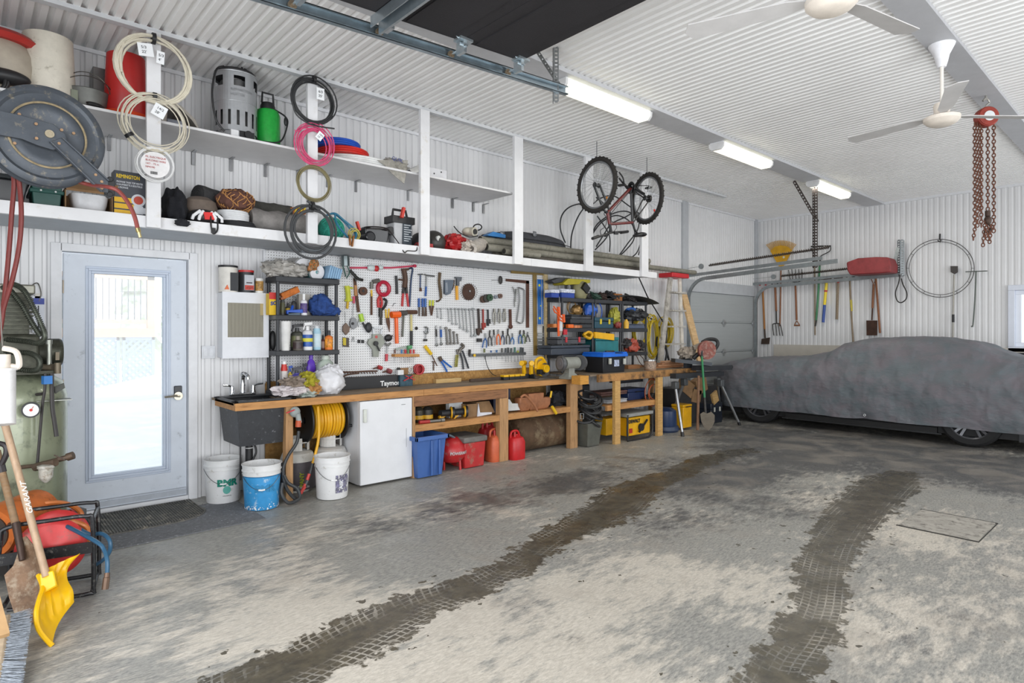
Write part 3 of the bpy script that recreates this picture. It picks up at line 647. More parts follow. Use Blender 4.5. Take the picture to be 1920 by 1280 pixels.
b = B(); x0,x1 = Xp(172,5.6),Xp(205,5.6); b.box((x0,5.55,SZ),(x1+.05,5.72,Z3(190,132,5.6))); solo('metal_box','dull gray metal box behind the red poultry feeder','box',b,steel('7d7d7c'),bev=.004)
# angled galvanized duct hood right of post 1
x0,x1 = Xp(296,5.3),Xp(368,5.3); t = thing('duct_hood','gray sheet metal duct hood lying right of the first post','duct hood',((x0+x1)/2,5.4,SZ))
b = B(); b.prism([(x0,5.22,SZ+.02),(x0+.02,5.22,SZ+.17),(x0+.14,5.22,SZ+.185),(x1-.03,5.22,SZ+.10),(x1,5.22,SZ+.035),(x1-.01,5.22,SZ+.03),(x1-.05,5.22,SZ+.085),(x0+.14,5.22,SZ+.16),(x0+.05,5.22,SZ+.14),(x0+.04,5.22,SZ+.02)],(0,.34,0)); part(t,'hood_shell',b,P('a09a92',.4,.4,.1),smooth=False)
b = B(); b.box((x0+.05,5.26,SZ),(x1-.1,5.5,SZ+.08)); part(t,'inner_duct',b,P('8c9099',.35,.5),bev=.01)
b = B(); b.ell((x1-.0,5.42,SZ+.05),(.07,.1,.055),flat=.9); solo('baseball_cap','black baseball cap half hidden behind the sheet metal hood','cap',b,'232328')
# propane convection heater
x = Xp(442,5.32); zc = Z3(442,146,5.32); R0 = (Xp(482,5.32)-Xp(402,5.32))/2*.97
t = thing('propane_heater','tall silver cylinder propane heater with black cord on the wall shelf','heater',(x,5.32,SZ)); sil = P('a9abae',.38,.55,.08,12)
H = zc-SZ; b = B(); n = 48; 
def ring_wall(b,z0,z1,holes,r=R0):
    for i in range(n):
        a0,a1 = 2*math.pi*i/n,2*math.pi*(i+1)/n
        if holes(i): continue
        b.add([(x+r*math.cos(a),5.32+r*math.sin(a),z) for z in (z0,z1) for a in (a0,a1)],[(0,1,3,2)])
ring_wall(b,SZ+.0,SZ+H*.12,lambda i: False,R0*.93); ring_wall(b,SZ+H*.12,SZ+H*.2,lambda i: False); ring_wall(b,SZ+H*.2,SZ+H*.42,lambda i: i % 3 == 1); ring_wall(b,SZ+H*.42,SZ+H*.78,lambda i: False); ring_wall(b,SZ+H*.78,SZ+H*.93,lambda i: i % 8 in (1,2,3,4)); ring_wall(b,SZ+H*.93,SZ+H,lambda i: False)
b.torus((x,5.32,SZ+H*.56),(0,0,1),R0,.003); b.torus((x,5.32,SZ+H),(0,0,1),R0,.006); part(t,'heater_shell',b,sil)
b = B(); b.cyl((x,5.32,SZ+.01),(x,5.32,SZ+H*.9),R0*.72,n=32); part(t,'combustion_chamber',b,P('6c6c6c',.5,.6))
b = B(); b.disc((x,5.32,SZ+H*.97),(0,0,1),R0*.98,.006,32,hole=R0*.3); part(t,'top_grille',b,P('3a3a3c',.5,.5))
b = B(); b.tube(coilpts((x,5.32,SZ+H+.02),(0,0,1),R0*.86,4.2,.12,seed=2,spread=.012),.008); b.tube(smoothpts([(x-R0*.8,5.2,SZ+H+.02),(x-R0*1.25,5.14,SZ+H*.9),(x-R0*1.45,5.12,SZ+H*.55),(x-R0*1.3,5.12,SZ+H*.2),(x-R0*.9,5.12,SZ+.02)]),.008)
b.tube(smoothpts([(x+.03,5.3,SZ+H+.03),(x+.05,5.3,SZ+H+.1),(x+.1,5.32,SZ+H+.07),(x+R0*.9,5.3,SZ+H)]),.008); part(t,'power_cord',b,BLK)
b = B(); b.box((x-R0*.55,5.32-R0-.01,SZ+.01),(x-R0*.2,5.32-R0*.85,SZ+.06)); part(t,'rating_label',b,'dadadc')
b = B(); b.disc((x+R0*.25,5.32-R0-.01,SZ+.04),(0,1,0),.03,.03,20); b.box((x+R0*.2-.05,5.32-R0-.005,SZ+.015),(x+R0*.2+.06,5.32-R0*.8,SZ+.065)); part(t,'control_knob',b,BLK)
b = B()
for i,s_ in enumerate(('REMINGTON','HEATER')):
    def wr(X_,Y_,Z_,i=i):
        a = -math.pi/2-.55+X_/R0; return V((x+(R0+.003)*math.cos(a),5.32+(R0+.003)*math.sin(a),SZ+H*(.70-.07*i)+Y_))
    text(b,s_,.03,(0,0,0),(1,0,0),(0,0,1),.002,wrap=wr)
part(t,'embossed_name',b,P('b9bbbe',.35,.5),smooth=False)
# green pressure sprayer
x = Xp(502,5.36); z1 = Z3(502,205,5.36); R1 = (Xp(526,5.36)-Xp(481,5.36))/2; t = thing('pressure_sprayer','green pump pressure sprayer with black hose beside the silver heater','sprayer',(x,5.36,SZ))
b = B(); b.lathe([(R1*.92,SZ),(R1,SZ+.03),(R1,z1-.06),(R1*.85,z1-.02),(R1*.45,z1)],(x,5.36,0)); part(t,'tank',b,P('1f9a3a',.35,0,.15,30))
zt_ = Z3(502,182,5.36); b = B(); b.lathe([(R1*.6,z1-.01),(R1*.6,z1+.02),(R1*.5,z1+.05),(R1*.3,z1+.055)],(x,5.36,0)); b.tube([(x-.05,5.36,z1+.05),(x-.045,5.36,zt_+.03),(x+.045,5.36,zt_+.03),(x+.05,5.36,z1+.05)],.01); part(t,'pump_handle',b,BLK)
b = B(); b.tube(smoothpts([(x+R1*.5,5.33,z1),(x+R1*1.15,5.27,z1-.06),(x+R1*1.25,5.25,z1-.13),(x+R1*.6,5.23,SZ+.07),(x-R1*.7,5.24,SZ+.04),(x-R1,5.3,SZ+.06)]),.007); b.ell((x+R1*1.2,5.27,z1-.1),(.018,.018,.04)); part(t,'spray_hose',b,BLK)
# pex coils lying flat
def flatcoil(name,label,px0,px1,Y,z,r,n_,col,cat,layers=3):
    x0,x1 = Xp(px0,Y),Xp(px1,Y); cx_ = (x0+x1)/2; R_ = (x1-x0)/2; c_ = (cx_,5.42,z); t_ = thing(name,label,cat,(cx_,5.42,z))
    b = B(); sy = .27/R_
    for k in range(layers):
        for m_ in range(n_): b.torus((cx_,5.42,z+r+k*r*1.9),(0,0,1),R_-m_*r*2.05,r,44,6,sx=1,sy=sy) if False else b.tube([V((cx_+(R_-m_*r*2.05)*math.cos(a),5.42+(R_*sy-m_*r*2.05)*math.sin(a),z+r+k*r*1.9)) for a in [j*2*math.pi/44 for j in range(44)]],r,6,True)
    return t_,b,cx_,R_
t,b,cx_,R_ = flatcoil('pipe_coil','white pipe coil with torn plastic wrap at bottom of the pipe stack',622,760,5.2,SZ,.010,5,None,'pipe coil',4); part(t,'pipe',b,P('dfe0df',.4))
b = B(); b.ell((cx_+R_*.72,5.25,SZ+.055),(R_*.36,.16,.075),amp=.35,fr=3,seed=4,flat=.8); b.prism([onY(x_,y_,5.12) for x_,y_ in ((708,300),(765,300),(762,322),(758,344),(748,336),(735,325),(722,310))],(0,.01,0)); part(t,'plastic_wrap',b,P('aaa69c',.3,0,.3,30,.6,60,alpha=.6))
b = B(); c = onY(745,297,5.10); text(b,'QUIK',.05,c-V((.06,0,.02)),(1,0,-.12),(.12,0,1),.002); part(t,'print',b,'2a3a80',smooth=False)
t,b,cx_,R_ = flatcoil('pipe_coil','red pipe coil lying on the white pipe coil',611,700,5.24,SZ+.08,.010,4,None,'pipe coil',3); part(t,'pipe',b,P('c92a22',.35))
t,b,cx_,R_ = flatcoil('pipe_coil','blue pipe coil on top of the red pipe coil',598,682,5.26,SZ+.14,.010,4,None,'pipe coil',3); part(t,'pipe',b,P('1c50b4',.35))
b = B(); x0,x1 = Xp(805,5.3),Xp(838,5.3); b.box((x0,5.3,SZ),(x1,5.45,SZ+.15)); t = thing('electrical_box','white electrical box with knockouts right of the third post','electrical box',(x0,5.3,SZ)); part(t,'enclosure',b,'d9d9dc',bev=.004)
b = B()
for dx,dz in ((.06,.09),(.1,.05),(.06,.04),(.15,.12)): b.disc((x0+dx,5.299,SZ+dz),(0,1,0),.008,.003,12)
part(t,'knockout',b,BLK)
b = B(); b.prism([onY(x_,y_,5.4) for x_,y_ in ((768,318),(788,308),(790,320),(775,326))],(0,.1,0)); solo('sheet_metal_offcut','bent gray sheet metal offcut left of the third post','metal offcut',b,steel('9a9b9d'))
# ================================================================ things on the loft deck (z = 2.275)
LZ = FZ1; Yl = 5.38
def Zl(px,py,Y=Yl): return onY(px,py,Y).z
def cloth(c,r,seed,amp=.3,flat=.75,fr=2.5,n=18): b = B(); b.ell(c,r,n,amp,fr,flat,seed=seed); return b
def sitx(px0,px1,Y,ry,h,seed,amp=.3,z=LZ,flat=.7,fr=2.5,lift=0):
    """soft heap standing on z with its silhouette between two pixels"""
    x0,x1 = Xp(px0,Y),Xp(px1,Y); rz_ = h/(1+flat); return cloth(((x0+x1)/2,Y,z+rz_*flat+lift),((x1-x0)/2,ry,rz_),seed,amp,flat,fr)
# far left: black tub, green box, dish in carton, heater carton
x0,x1 = Xp(-30,5.2),Xp(54,5.2); t = thing('storage_tub','black storage tub at far left end of the loft deck','tub',(x1-.2,5.4,LZ))
b = B(); b.box((x0,5.2,LZ),(x1,5.6,Zl(40,330,5.2)-.03),.03); part(t,'tub_body',b,P('2a2b2e',.3),bev=.01)
b = B(); b.box((x0-.02,5.18,Zl(40,330,5.2)-.03),(x1+.015,5.62,Zl(40,330,5.2))); part(t,'lid',b,P('2c3032',.3),bev=.008)
x0,x1 = Xp(59,5.2),Xp(117,5.2); z1 = Zl(90,346,5.2); t = thing('storage_bin','dark green plastic bin between the black tub and carton','bin',(x0,5.3,LZ))
b = B(); b.box((x0,5.2,LZ),(x1,5.5,z1),.012); b.box((x0-.01,5.19,z1-.06),(x1+.01,5.51,z1-.035)); part(t,'bin_body',b,P('26514a',.4,0,.12),bev=.006)
for dx in (.05,.13): b = B(); b.disc((x0+dx,5.198,z1-.045),(0,1,0),.006,.02); part(t,'rivet',b,'d8d8d8')
x0,x1 = Xp(122,5.18),Xp(212,5.18); z1 = Zl(160,356,5.18); t = thing('open_carton','open brown carton holding a white enamel basin','carton',(x0,5.3,LZ)); ct = P('8a6b4a',.8,0,.15)
b = B()
for q in (((x0,5.18,LZ),(x0+.006,5.5,z1)),((x1-.006,5.18,LZ),(x1,5.5,z1)),((x0,5.49,LZ),(x1,5.5,z1)),((x0,5.18,LZ),(x1,5.5,LZ+.006)),((x0,5.18,z1-.015),(x1,5.186,z1))): b.box(*q)
part(t,'carton_wall',b,ct,smooth=False)
b = B(); b.prism([(x0,5.18,z1),(x1,5.18,z1),(x1+.02,5.1,z1+.04),(x0-.02,5.1,z1+.03)],(0,0,.005)); part(t,'flap',b,ct,smooth=False)
b = B(); xm = (x0+x1)/2+.01; w_ = (x1-x0)/2-.025
for k,(s_,z_) in enumerate(()): pass
b.loft([[(xm+w_*s_*math.copysign(abs(math.cos(a))**.55,math.cos(a)),5.32+.12*s_*math.copysign(abs(math.sin(a))**.55,math.sin(a)),LZ+z_) for a in [i*math.pi/16 for i in range(32)]] for s_,z_ in ((.6,.008),(.82,.02),(.93,.07),(1,.125),(1.03,.13),(.97,.13),(.9,.07),(.7,.03))]); solo('enamel_basin','white enamel basin lying in the open brown carton','basin',b,P('d9dadd',.25))
x0,x1 = Xp(214,5.16),Xp(262,5.16); xr = Xp(275,5.16); z1 = Zl(240,322,5.16); t = thing('heater_carton','dark gray product carton with yellow REMINGTON lettering beside first post','carton',(x0,5.2,LZ))
b = B(); b.box((x0,5.16,LZ),(xr,5.28,z1)); part(t,'carton_body',b,P('40434b',.5,0,.06),bev=.002)
b = B(); text(b,'REMINGTON',.036,(x0+.012,5.158,z1-.05),(1,0,0),(0,0,1),.001,.0012,xs=.7); part(t,'yellow_lettering',b,P('e5c22a',.5),smooth=False)
b = B()
for i,s_ in enumerate(('PROPANE TANK TOP HEATER','CHAUFFERETTE A BOUTEILLE','DE PROPANE')): text(b,s_,.018,(x0+.014,5.158,z1-.085-.02*i),(1,0,0),(0,0,1),.001,.0004,xs=.68)
b.disc((x0+.15,5.157,z1-.20),(0,1,0),.045,.002); b.box((x0+.12,5.157,z1-.30),(x0+.18,5.158,z1-.24)); b.box((x0+.15,5.156,LZ+.025),(x0+.2,5.158,LZ+.07)); part(t,'white_print',b,'c9ccd2',smooth=False)
b = B(); b.disc((x0+.15,5.155,z1-.20),(0,1,0),.03,.002); part(t,'red_print',b,'b5412e')
b = B()
for k in range(3): b.box((x0+.0,5.1575,LZ+.005+.045*k),(x0+.14,5.159,LZ+.04+.045*k))
part(t,'yellow_label',b,P('dfae16',.5),smooth=False)
b = sitx(128,205,5.35,.12,.05,91,.2,z1*0+LZ+.17); 
# right of post 1
b = sitx(304,352,5.28,.13,.27,31,.4,fr=2); solo('black_jacket','black cloth heap right of the first post on the loft','jacket',b,fabric('17181e'),sub=1)
b = cloth(onY(342,418,5.02),(.05,.02,.03),33,.3); solo('black_glove','black cloth glove hanging over the loft edge below jacket','glove',b,fabric('1b1c22'))
def roll(name,label,p0,p1,r,col,seed=0,cat='mat'):
    b = B(); p0,p1 = V(p0),V(p1); n = 14; rr = random.Random(seed); pts = [p0+(p1-p0)*i/n for i in range(n+1)]
    b.tube(pts,[r*(1+.12*noise.noise(V((i*.6,seed*3.1,0)))) for i in range(n+1)],16)
    d = (p1-p0).normalized(); u,q = frame(d)
    sp = [p0-d*.004+(u*math.cos(a)+q*math.sin(a))*r*(.15+.8*a/25) for a in [k*.5 for k in range(50)]]; b.tube(sp,.004,5)
    return solo(name,label,cat,b,col)
def Pl(px,py,Y): return onY(px,py,Y)
roll('rolled_mat','dark charcoal rolled mat leaning up behind the visor hat',Pl(370,365,5.42),Pl(470,395,5.62),.085,fabric('3b3b3c'),1)
roll('rolled_mat','dark gray rolled mat lying behind the gray blanket',Pl(450,388,5.55),Pl(545,402,5.5),.075,fabric('45443f'),2)
b = B(); p0,p1 = Pl(465,415,5.33),Pl(573,418,5.3); 
b.loft([[V((p0.x+(p1.x-p0.x)*i/12,5.34+.13*math.cos(a),LZ+.105+.1*math.sin(a)*(1+.1*math.sin(i*1.3))+.0)) for a in [k*math.pi/10 for k in range(20)]] for i in range(13)]); solo('gray_blanket','light gray felt blanket roll in front of the dark mats','blanket',b,fabric('878380'))
x = Xp(376,5.3); t = thing('welding_visor','brown visor hat with dark brim on the loft behind the red white helmet','visor',(x,5.3,LZ))
b = B(); b.lathe([(.13,LZ+.10),(.135,LZ+.15),(.12,LZ+.2),(.07,LZ+.235),(0,LZ+.24)],(x,5.33,0)); part(t,'crown',b,P('6d6056',.7,0,.3))
b = B(); b.lathe([(.05,LZ+.1),(.15,LZ+.095),(.17,LZ+.075),(.15,LZ+.085),(.05,LZ+.09)],(x,5.27,0)); b.cyl((x,5.33,LZ),(x,5.33,LZ+.1),.1,.12); part(t,'brim',b,P('26241f',.5))
x = Xp(383,5.17); t = thing('bicycle_helmet','black bicycle helmet with white and red stripes, straps hanging over loft edge','helmet',(x,5.18,LZ))
b = B(); b.ell((x,5.2,LZ+.05),(.13,.12,.07),flat=.7,n=12); part(t,'shell',b,BLK)
b = B(); b.mi = 0
for k,a in enumerate((-.9,-.45,.45,.9)): b.tube([(x+.13*math.sin(a)*.5,5.09,LZ+.09),(x+.13*math.sin(a),5.075,LZ+.045),(x+.13*math.sin(a)*1.05,5.09,LZ+.02)],.012,6)
part(t,'white_stripe',b,'e4e4e6')
b = B(); b.prism([(x-.03,5.075,LZ+.08),(x+.035,5.075,LZ+.085),(x+.05,5.075,LZ+.03),(x-.02,5.075,LZ+.025)],(0,.02,0)); part(t,'red_stripe',b,'d0201f')
b = B(); b.tube(smoothpts([Pl(395,405,5.08),Pl(396,425,5.05),Pl(400,438,5.05),Pl(408,430,5.05),Pl(407,405,5.08)]),.006); b.obox(Pl(400,432,5.05),(.03,.01,.04),0); part(t,'chin_strap',b,BLK)
b = cloth(Pl(441,378,5.33),(.15,.12,.11),41,.2); 
M_z = P('5a3a30',.85,0,.2,4); 
t = thing('patterned_bag','zebra patterned brown and orange beanie bag above the white wire reel','bag',Pl(441,395,5.33)); part(t,'bag_body',b,M_z)
b = B()
for k in range(16): a = -1.4+k*.18; c = Pl(441,378,5.33); b.tube([c+V((.15*math.sin(a+.25*math.sin(j*1.9+k))*math.cos(j*.35-.9),-.123*math.cos(a)*max(.2,math.cos(j*.35-.9)),.108*math.sin(j*.35-.9))) for j in range(6)],.004,5)
part(t,'stripes',b,P('c08a52',.8,0,.4,30))
x = Xp(439,5.2); t = thing('wire_spool','white wire spool lying on a black cable coil on the loft','wire spool',(x,5.24,LZ+.055))
b = B()
for k in range(5): b.torus((x,5.24,LZ+.065+k*.016),(0,0,1),.118-.006*(k == 4),.009,36,6)
part(t,'wire',b,'d5d6d8')
b = B(); b.disc((x,5.24,LZ+.055),(0,0,1),.13,.004,36); part(t,'flange',b,'e6e6e6')
b = B()
for k in range(3): b.torus((x+.03,5.24,LZ+.012+k*.017),(0,0,1),.15-.01*k,.009,36,6)
solo('cable_coil','flat black cable coil under the white wire spool','cable',b,'2b2c2e')
x0,x1 = Xp(545,5.45),Xp(574,5.45); zt_ = Zl(560,385,5.45); b = B(); b.obox(((x0+x1)/2,5.5,zt_-.05),(x1-x0,.12,.08),Matrix.Rotation(-.3,3,'Y')); b.box((x0+.03,5.46,LZ),(x1-.02,5.56,zt_-.07))
t = thing('striped_box','orange box with yellow and black stripe on the gray blanket behind second post','box',(x0,5.5,LZ)); part(t,'box_body',b,P('b5652a',.6,0,.15),bev=.004)
b = B()
for k in range(4): b.obox(((x0+x1)/2-.03+k*.028,5.437,zt_-.05+k*.008),(.013,.004,.06),Matrix.Rotation(.3,3,'Y'))
part(t,'yellow_stripe',b,'d8c02c',smooth=False)
b = B(); b.ell((Xp(621,5.33),5.33,LZ+.105),(.125,.11,.11),n=20,flat=.95)
t = thing('twine_ball','teal green twine spool behind the black rubber hose','twine',(Xp(621,5.33),5.33,LZ)); part(t,'twine',b,P('2f9c86',.8,0,.3,40,.6,120))
b = B()
for k in range(14): a = k*.45; ax = V((math.cos(a),math.sin(a*1.7),.6)); b.torus((Xp(621,5.33),5.33,LZ+.105),ax,.118,.004,30,5)
part(t,'twine_strand',b,P('3fb09a',.8))
t = thing('jumper_cables','blue jumper cables with brass clamp hanging over the loft edge','jumper cables',Pl(650,440,5.2))
b = B()
for o_ in (0,.022): b.tube(smoothpts([Pl(612,404,5.24)+V((0,o_,0)),Pl(628,400,5.22)+V((0,o_,0)),Pl(645,413,5.2)+V((0,o_,0)),Pl(660,425,5.17)+V((0,o_,-o_)),Pl(668,432,5.15)+V((0,o_,-o_)),Pl(666,447,5.1)+V((0,o_,0)),Pl(658,452,5.08)]),.009)
b.tube(smoothpts([Pl(628,402,5.2),Pl(632,420,5.16),Pl(648,440,5.12),Pl(656,449,5.07)]),.009); part(t,'cable',b,P('2c7290',.5))
b = B(); b.plank(Pl(655,440,5.05),Pl(657,460,5.05),.02,.012); b.plank(Pl(663,442,5.05),Pl(660,462,5.05),.02,.012); part(t,'clamp',b,P('8a5a30',.5,.5))
b = B(); b.plank(Pl(669,415,5.2),Pl(674,432,5.2),.03,.02); part(t,'red_clamp',b,'c23a2c')
b = B(); b.tube(coilpts(Pl(664,440,5.14),(0,-1,.3),.05,5,.5,seed=4),.004); solo('yellow_rope','tangled thin yellow rope beside the blue jumper cables','rope',b,'b8a94e')
x0,x1 = Xp(682,5.22),Xp(730,5.22); z1 = Zl(705,428,5.22); t = thing('air_pump','black plastic air pump with thin coiled cord beside booster pack','air pump',(x0,5.3,LZ))
b = B(); b.box((x0,5.2,LZ),(x1,5.4,z1),.02); b.cyl((x0+.06,5.19,LZ+.06),(x0+.06,5.4,LZ+.06),.055); part(t,'pump_body',b,P('1d1e21',.25),bev=.015)
b = B(); b.tube(coilpts(((x0+x1)/2,5.25,z1-.01),(0,0,1),.12,3,.15,seed=6),.005); b.tube(smoothpts([(x1-.02,5.2,z1),(x1+.04,5.12,LZ+.02),(x1+.06,5.045,LZ-.08),(x1+.1,5.05,LZ-.06),(x1+.2,5.05,LZ-.05),(x1+.22,5.08,LZ+.02)]),.005); part(t,'cord',b,'26201f')
x0,x1 = Xp(737,5.2),Xp(772,5.2); z1 = Zl(755,412,5.2); t = thing('battery_booster','gray and black battery booster pack with red clamp standing on the loft','battery booster',(x0,5.3,LZ)); xm = (x0+x1)/2
b = B(); b.box((x0,5.18,LZ),(x1,5.33,z1),.015); part(t,'case',b,P('b3b4b6',.45,0,.1),bev=.015)
b = B(); b.box((xm-.01,5.17,LZ+.01),(xm+.085,5.19,z1-.04)); part(t,'label_panel',b,P('3b444c',.4))
b = B()
for k in range(8): b.box((xm-.002,5.165,LZ+.05+k*.022),(xm+.05+.02*(k % 3),5.172,LZ+.058+k*.022))
part(t,'label_text',b,'c8ccd0',smooth=False)
b = B(); b.box((x0-.02,5.17,z1-.04),(x1+.02,5.34,z1+.03)); b.tube([(x0+.02,5.25,z1+.02),(x0+.03,5.25,z1+.1),(x1-.04,5.25,z1+.1),(x1-.02,5.25,z1+.02)],.014); b.cyl((x0-.02,5.2,z1-.12),(x0-.02,5.3,z1-.12),.04); part(t,'handle',b,'2a2a2b',bev=.006)
b = B(); b.plank(Pl(753,408,5.15),Pl(757,389,5.15),.035,.025); part(t,'red_clamp',b,'c4382a')
x = Xp(788,5.3); b = B(); b.ell((x,5.3,LZ+.08),(.1,.12,.1),flat=.8); b.mi = 1; b.box((x-.09,5.2,LZ),(x+.09,5.4,LZ+.06)); solo('black_red_case','black and red round case half hidden by the third post','case',b,['232326','a32b2a'])
x = Xp(822,5.28); t = thing('headlamp_housing','dark domed housing with round headlamp right of the third post','lamp housing',(x,5.3,LZ))
b = B(); b.ell((x-.04,5.32,LZ+.09),(.13,.14,.13),flat=.68); part(t,'housing',b,P('34322f',.45,0,.2))
b = B(); c = Pl(821,447,5.2); b.disc(c,(-.2,1,0),.028,.03); part(t,'lens',b,P('d9dbd8',.15,.3))
b = sitx(827,873,5.3,.16,.2,51,.35,fr=3.5); solo('red_bag','red plastic bag heap left of the white fixture','bag',b,P('a81f22',.35,0,.2,30,.6,40))
t = thing('security_light','cream outdoor light fixture with black ring on the red bag','light fixture',Pl(876,440,5.35)); c = Pl(878,434,5.3)
b = B(); b.ell(c,(.07,.07,.045)); b.cyl(c,c+V((.02,-.09,-.01)),.045,.05); part(t,'fixture_body',b,P('bdb8a8',.5))
b = B(); b.torus(c+V((.05,-.1,.04)),(.3,.5,.8),.045,.007); b.disc(c+V((.02,-.095,-.01)),(.1,-1,0),.03,.01); b.tube(smoothpts([Pl(851,424,5.3),Pl(862,436,5.25),Pl(880,444,5.2),Pl(896,442,5.2)]),.006); part(t,'ring',b,BLK)
b = B(); c0,c1 = Pl(884,466,5.08),Pl(915,452,5.5); b.tube([c0,c0+(c1-c0)*.3,c1],[.06,.075,.07],16); b.mi = 1; b.disc(c0+(c0-c1).normalized()*.006,c1-c0,.028,.01); b.mi = 0
for k in range(4): a = k*1.3; b.ell(c0+V((.05*math.cos(a),.05,.04*math.sin(a)+.01)),(.055,.06,.04),amp=.5,seed=k)
solo('plastic_film_roll','crumpled clear plastic film roll poking over the loft edge','film roll',b,[P('b9b0a6',.3,0,.3,30,.6,60),'4a4038'])
# soft instrument case on pipes
x0,x1 = Xp(908,5.42),Xp(1058,5.42); zb_ = LZ+.165
t = thing('soft_case','long black soft instrument case lying on the gray pipes','case',((x0+x1)/2,5.45,zb_))
b = B(); n = 28; prof = lambda u: .115*(.55+.45*math.sin(min(1,u*2.2)*math.pi/2))*(1-max(0,(u-.7)/.3)**2*.35)
b.loft([[V((x0+(x1-x0)*i/n,5.45+.17*k_*math.cos(a),zb_+prof(i/n)*(1+math.sin(a))*.9*1)) for a in [k*math.pi/8 for k in range(16)]] for i in range(n+1) for k_ in [min(1,.35+4*i/n,.35+6*(1-i/n))]]); part(t,'case_body',b,fabric('3a3b3f',.15))
b = B(); b.tube([(x0+(x1-x0)*i/n,5.275,zb_+prof(i/n)*.85) for i in range(1,n)],.005); part(t,'zipper',b,'1a1a1c')
for px in (942,1003):
    c = Pl(px,438,5.27); b = B(); b.tube([c+V(q) for q in ((-.025,0,-.02),(.025,0,-.02),(.025,0,.02),(-.025,0,.02))],.004,6,True); b.box((c.x-.02,5.275,c.z-.03),(c.x+.02,5.285,c.z+.03)); part(t,'buckle',b,steel('8a8c90'))
b = B(); a_,c_ = Pl(915,440,5.3),Pl(948,444,5.3); b.prism([Pl(913,441,5.25),Pl(925,434,5.25),Pl(948,440,5.25),Pl(948,446,5.25)],(0,.1,0)); solo('blue_mat','bright blue folded mat tucked beneath the soft case','mat',b,'2a70ad')
# gray pipes along the deck and one protruding past the end
pg = P('7d7a6e',.55,0,.2,12,dirt='5a5548',da=.3)
for k,(px0,py0,px1,py1,Y,r,lab) in enumerate((
    (900,449,1216,493,5.30,.042,'uppermost long gray pipe of the stack on the loft deck'),
    (912,463,1216,503,5.24,.042,'middle long gray pipe of the stack on the loft deck'),
    (945,471,962,476,5.16,.036,'short gray pipe end in front of the long pipes'))):
    p0 = Pl(px0,py0,Y); x1 = Xp(px1,Y)+(.0 if k < 2 else 0); p1 = V((x1,Y,p0.z)) if k < 2 else V((p0.x+.55,Y,p0.z))
    b = B(); d = (p1-p0).normalized(); b.tube([p0,p1],r,16); b.mi = 1; b.disc(p0-d*.001,d,r*.8,.004,16); b.disc(p1+d*.001,d,r*.8,.004,16); solo('conduit_pipe',lab,'pipe',b,[pg,'2b2a28'],group='gray pipes on the loft deck')
for k,(Y,z,x0,x1,r,c_,lab) in enumerate(((5.22,LZ+.03,4.62,7.22,.03,'514b44','dark rusty pipe lowest and nearest on the loft deck'),(5.32,LZ+.04,4.5,7.1,.04,'6d685e','dark gray pipe lying behind the lowest rusty pipe'))):
    b = B(); b.tube([(x0,Y,z),(x1,Y,z)],r,14); solo('conduit_pipe',lab,'pipe',b,P(c_,.7,.1,.3,20),group='gray pipes on the loft deck')
p0,p1 = Pl(1120,486,5.36),Pl(1303,511,5.36); p1 = V((Xp(1303,5.36),5.36,onY(1303,511,5.36).z)); p0.z = p1.z+.0; b = B(); b.tube([V((5.9,5.36,p1.z)),p1],.036,16); b.mi = 1; b.disc(p1,(1,0,0),.03,.004,14)
solo('conduit_pipe','long gray pipe sticking out past the loft end above ladder','pipe',b,[pg,'2b2a28'],group='gray pipes on the loft deck')
# black flexible tubing loops behind the bicycle
t = thing('tubing_coil','large springy loops of black tubing standing behind the bicycle','tubing',V((6.6,5.6,LZ))); b = B(); Yt = 5.62
for pts in (((1060,455),(1051,430),(1053,405),(1068,388),(1093,382),(1112,392)),((1070,470),(1072,440),(1083,408),(1098,387),(1112,382),(1125,372),(1150,367),(1178,385),(1196,400),(1205,430),(1196,470),(1180,485)),
            ((1108,445),(1120,420),(1150,400),(1178,397),(1198,415),(1206,440),(1197,478)),((1093,470),(1110,440),(1130,415),(1158,404),(1185,420),(1188,450),(1160,482)),
            ((1118,462),(1132,440),(1146,420),(1170,408),(1195,398),(1213,420),(1214,470)),((1116,468),(1140,440),(1145,400),(1130,380),(1118,370)),((1143,472),(1142,440),(1120,405)),((1160,480),(1178,455),(1195,432),(1199,410))):
    b.tube(smoothpts([onY(x,y,Yt) for x,y in pts],6),.0095,6); Yt -= .022
part(t,'tubing',b,P('26272a',.4))
# ---------------- upside-down bicycle hung from the ceiling
YB = 4.60
t = thing('bicycle','upside down red and black mountain bike hung wheels up from ceiling','bicycle',onY(1160,470,YB))
def bp(px,py,dy=0): return onY(px,py,YB+dy)
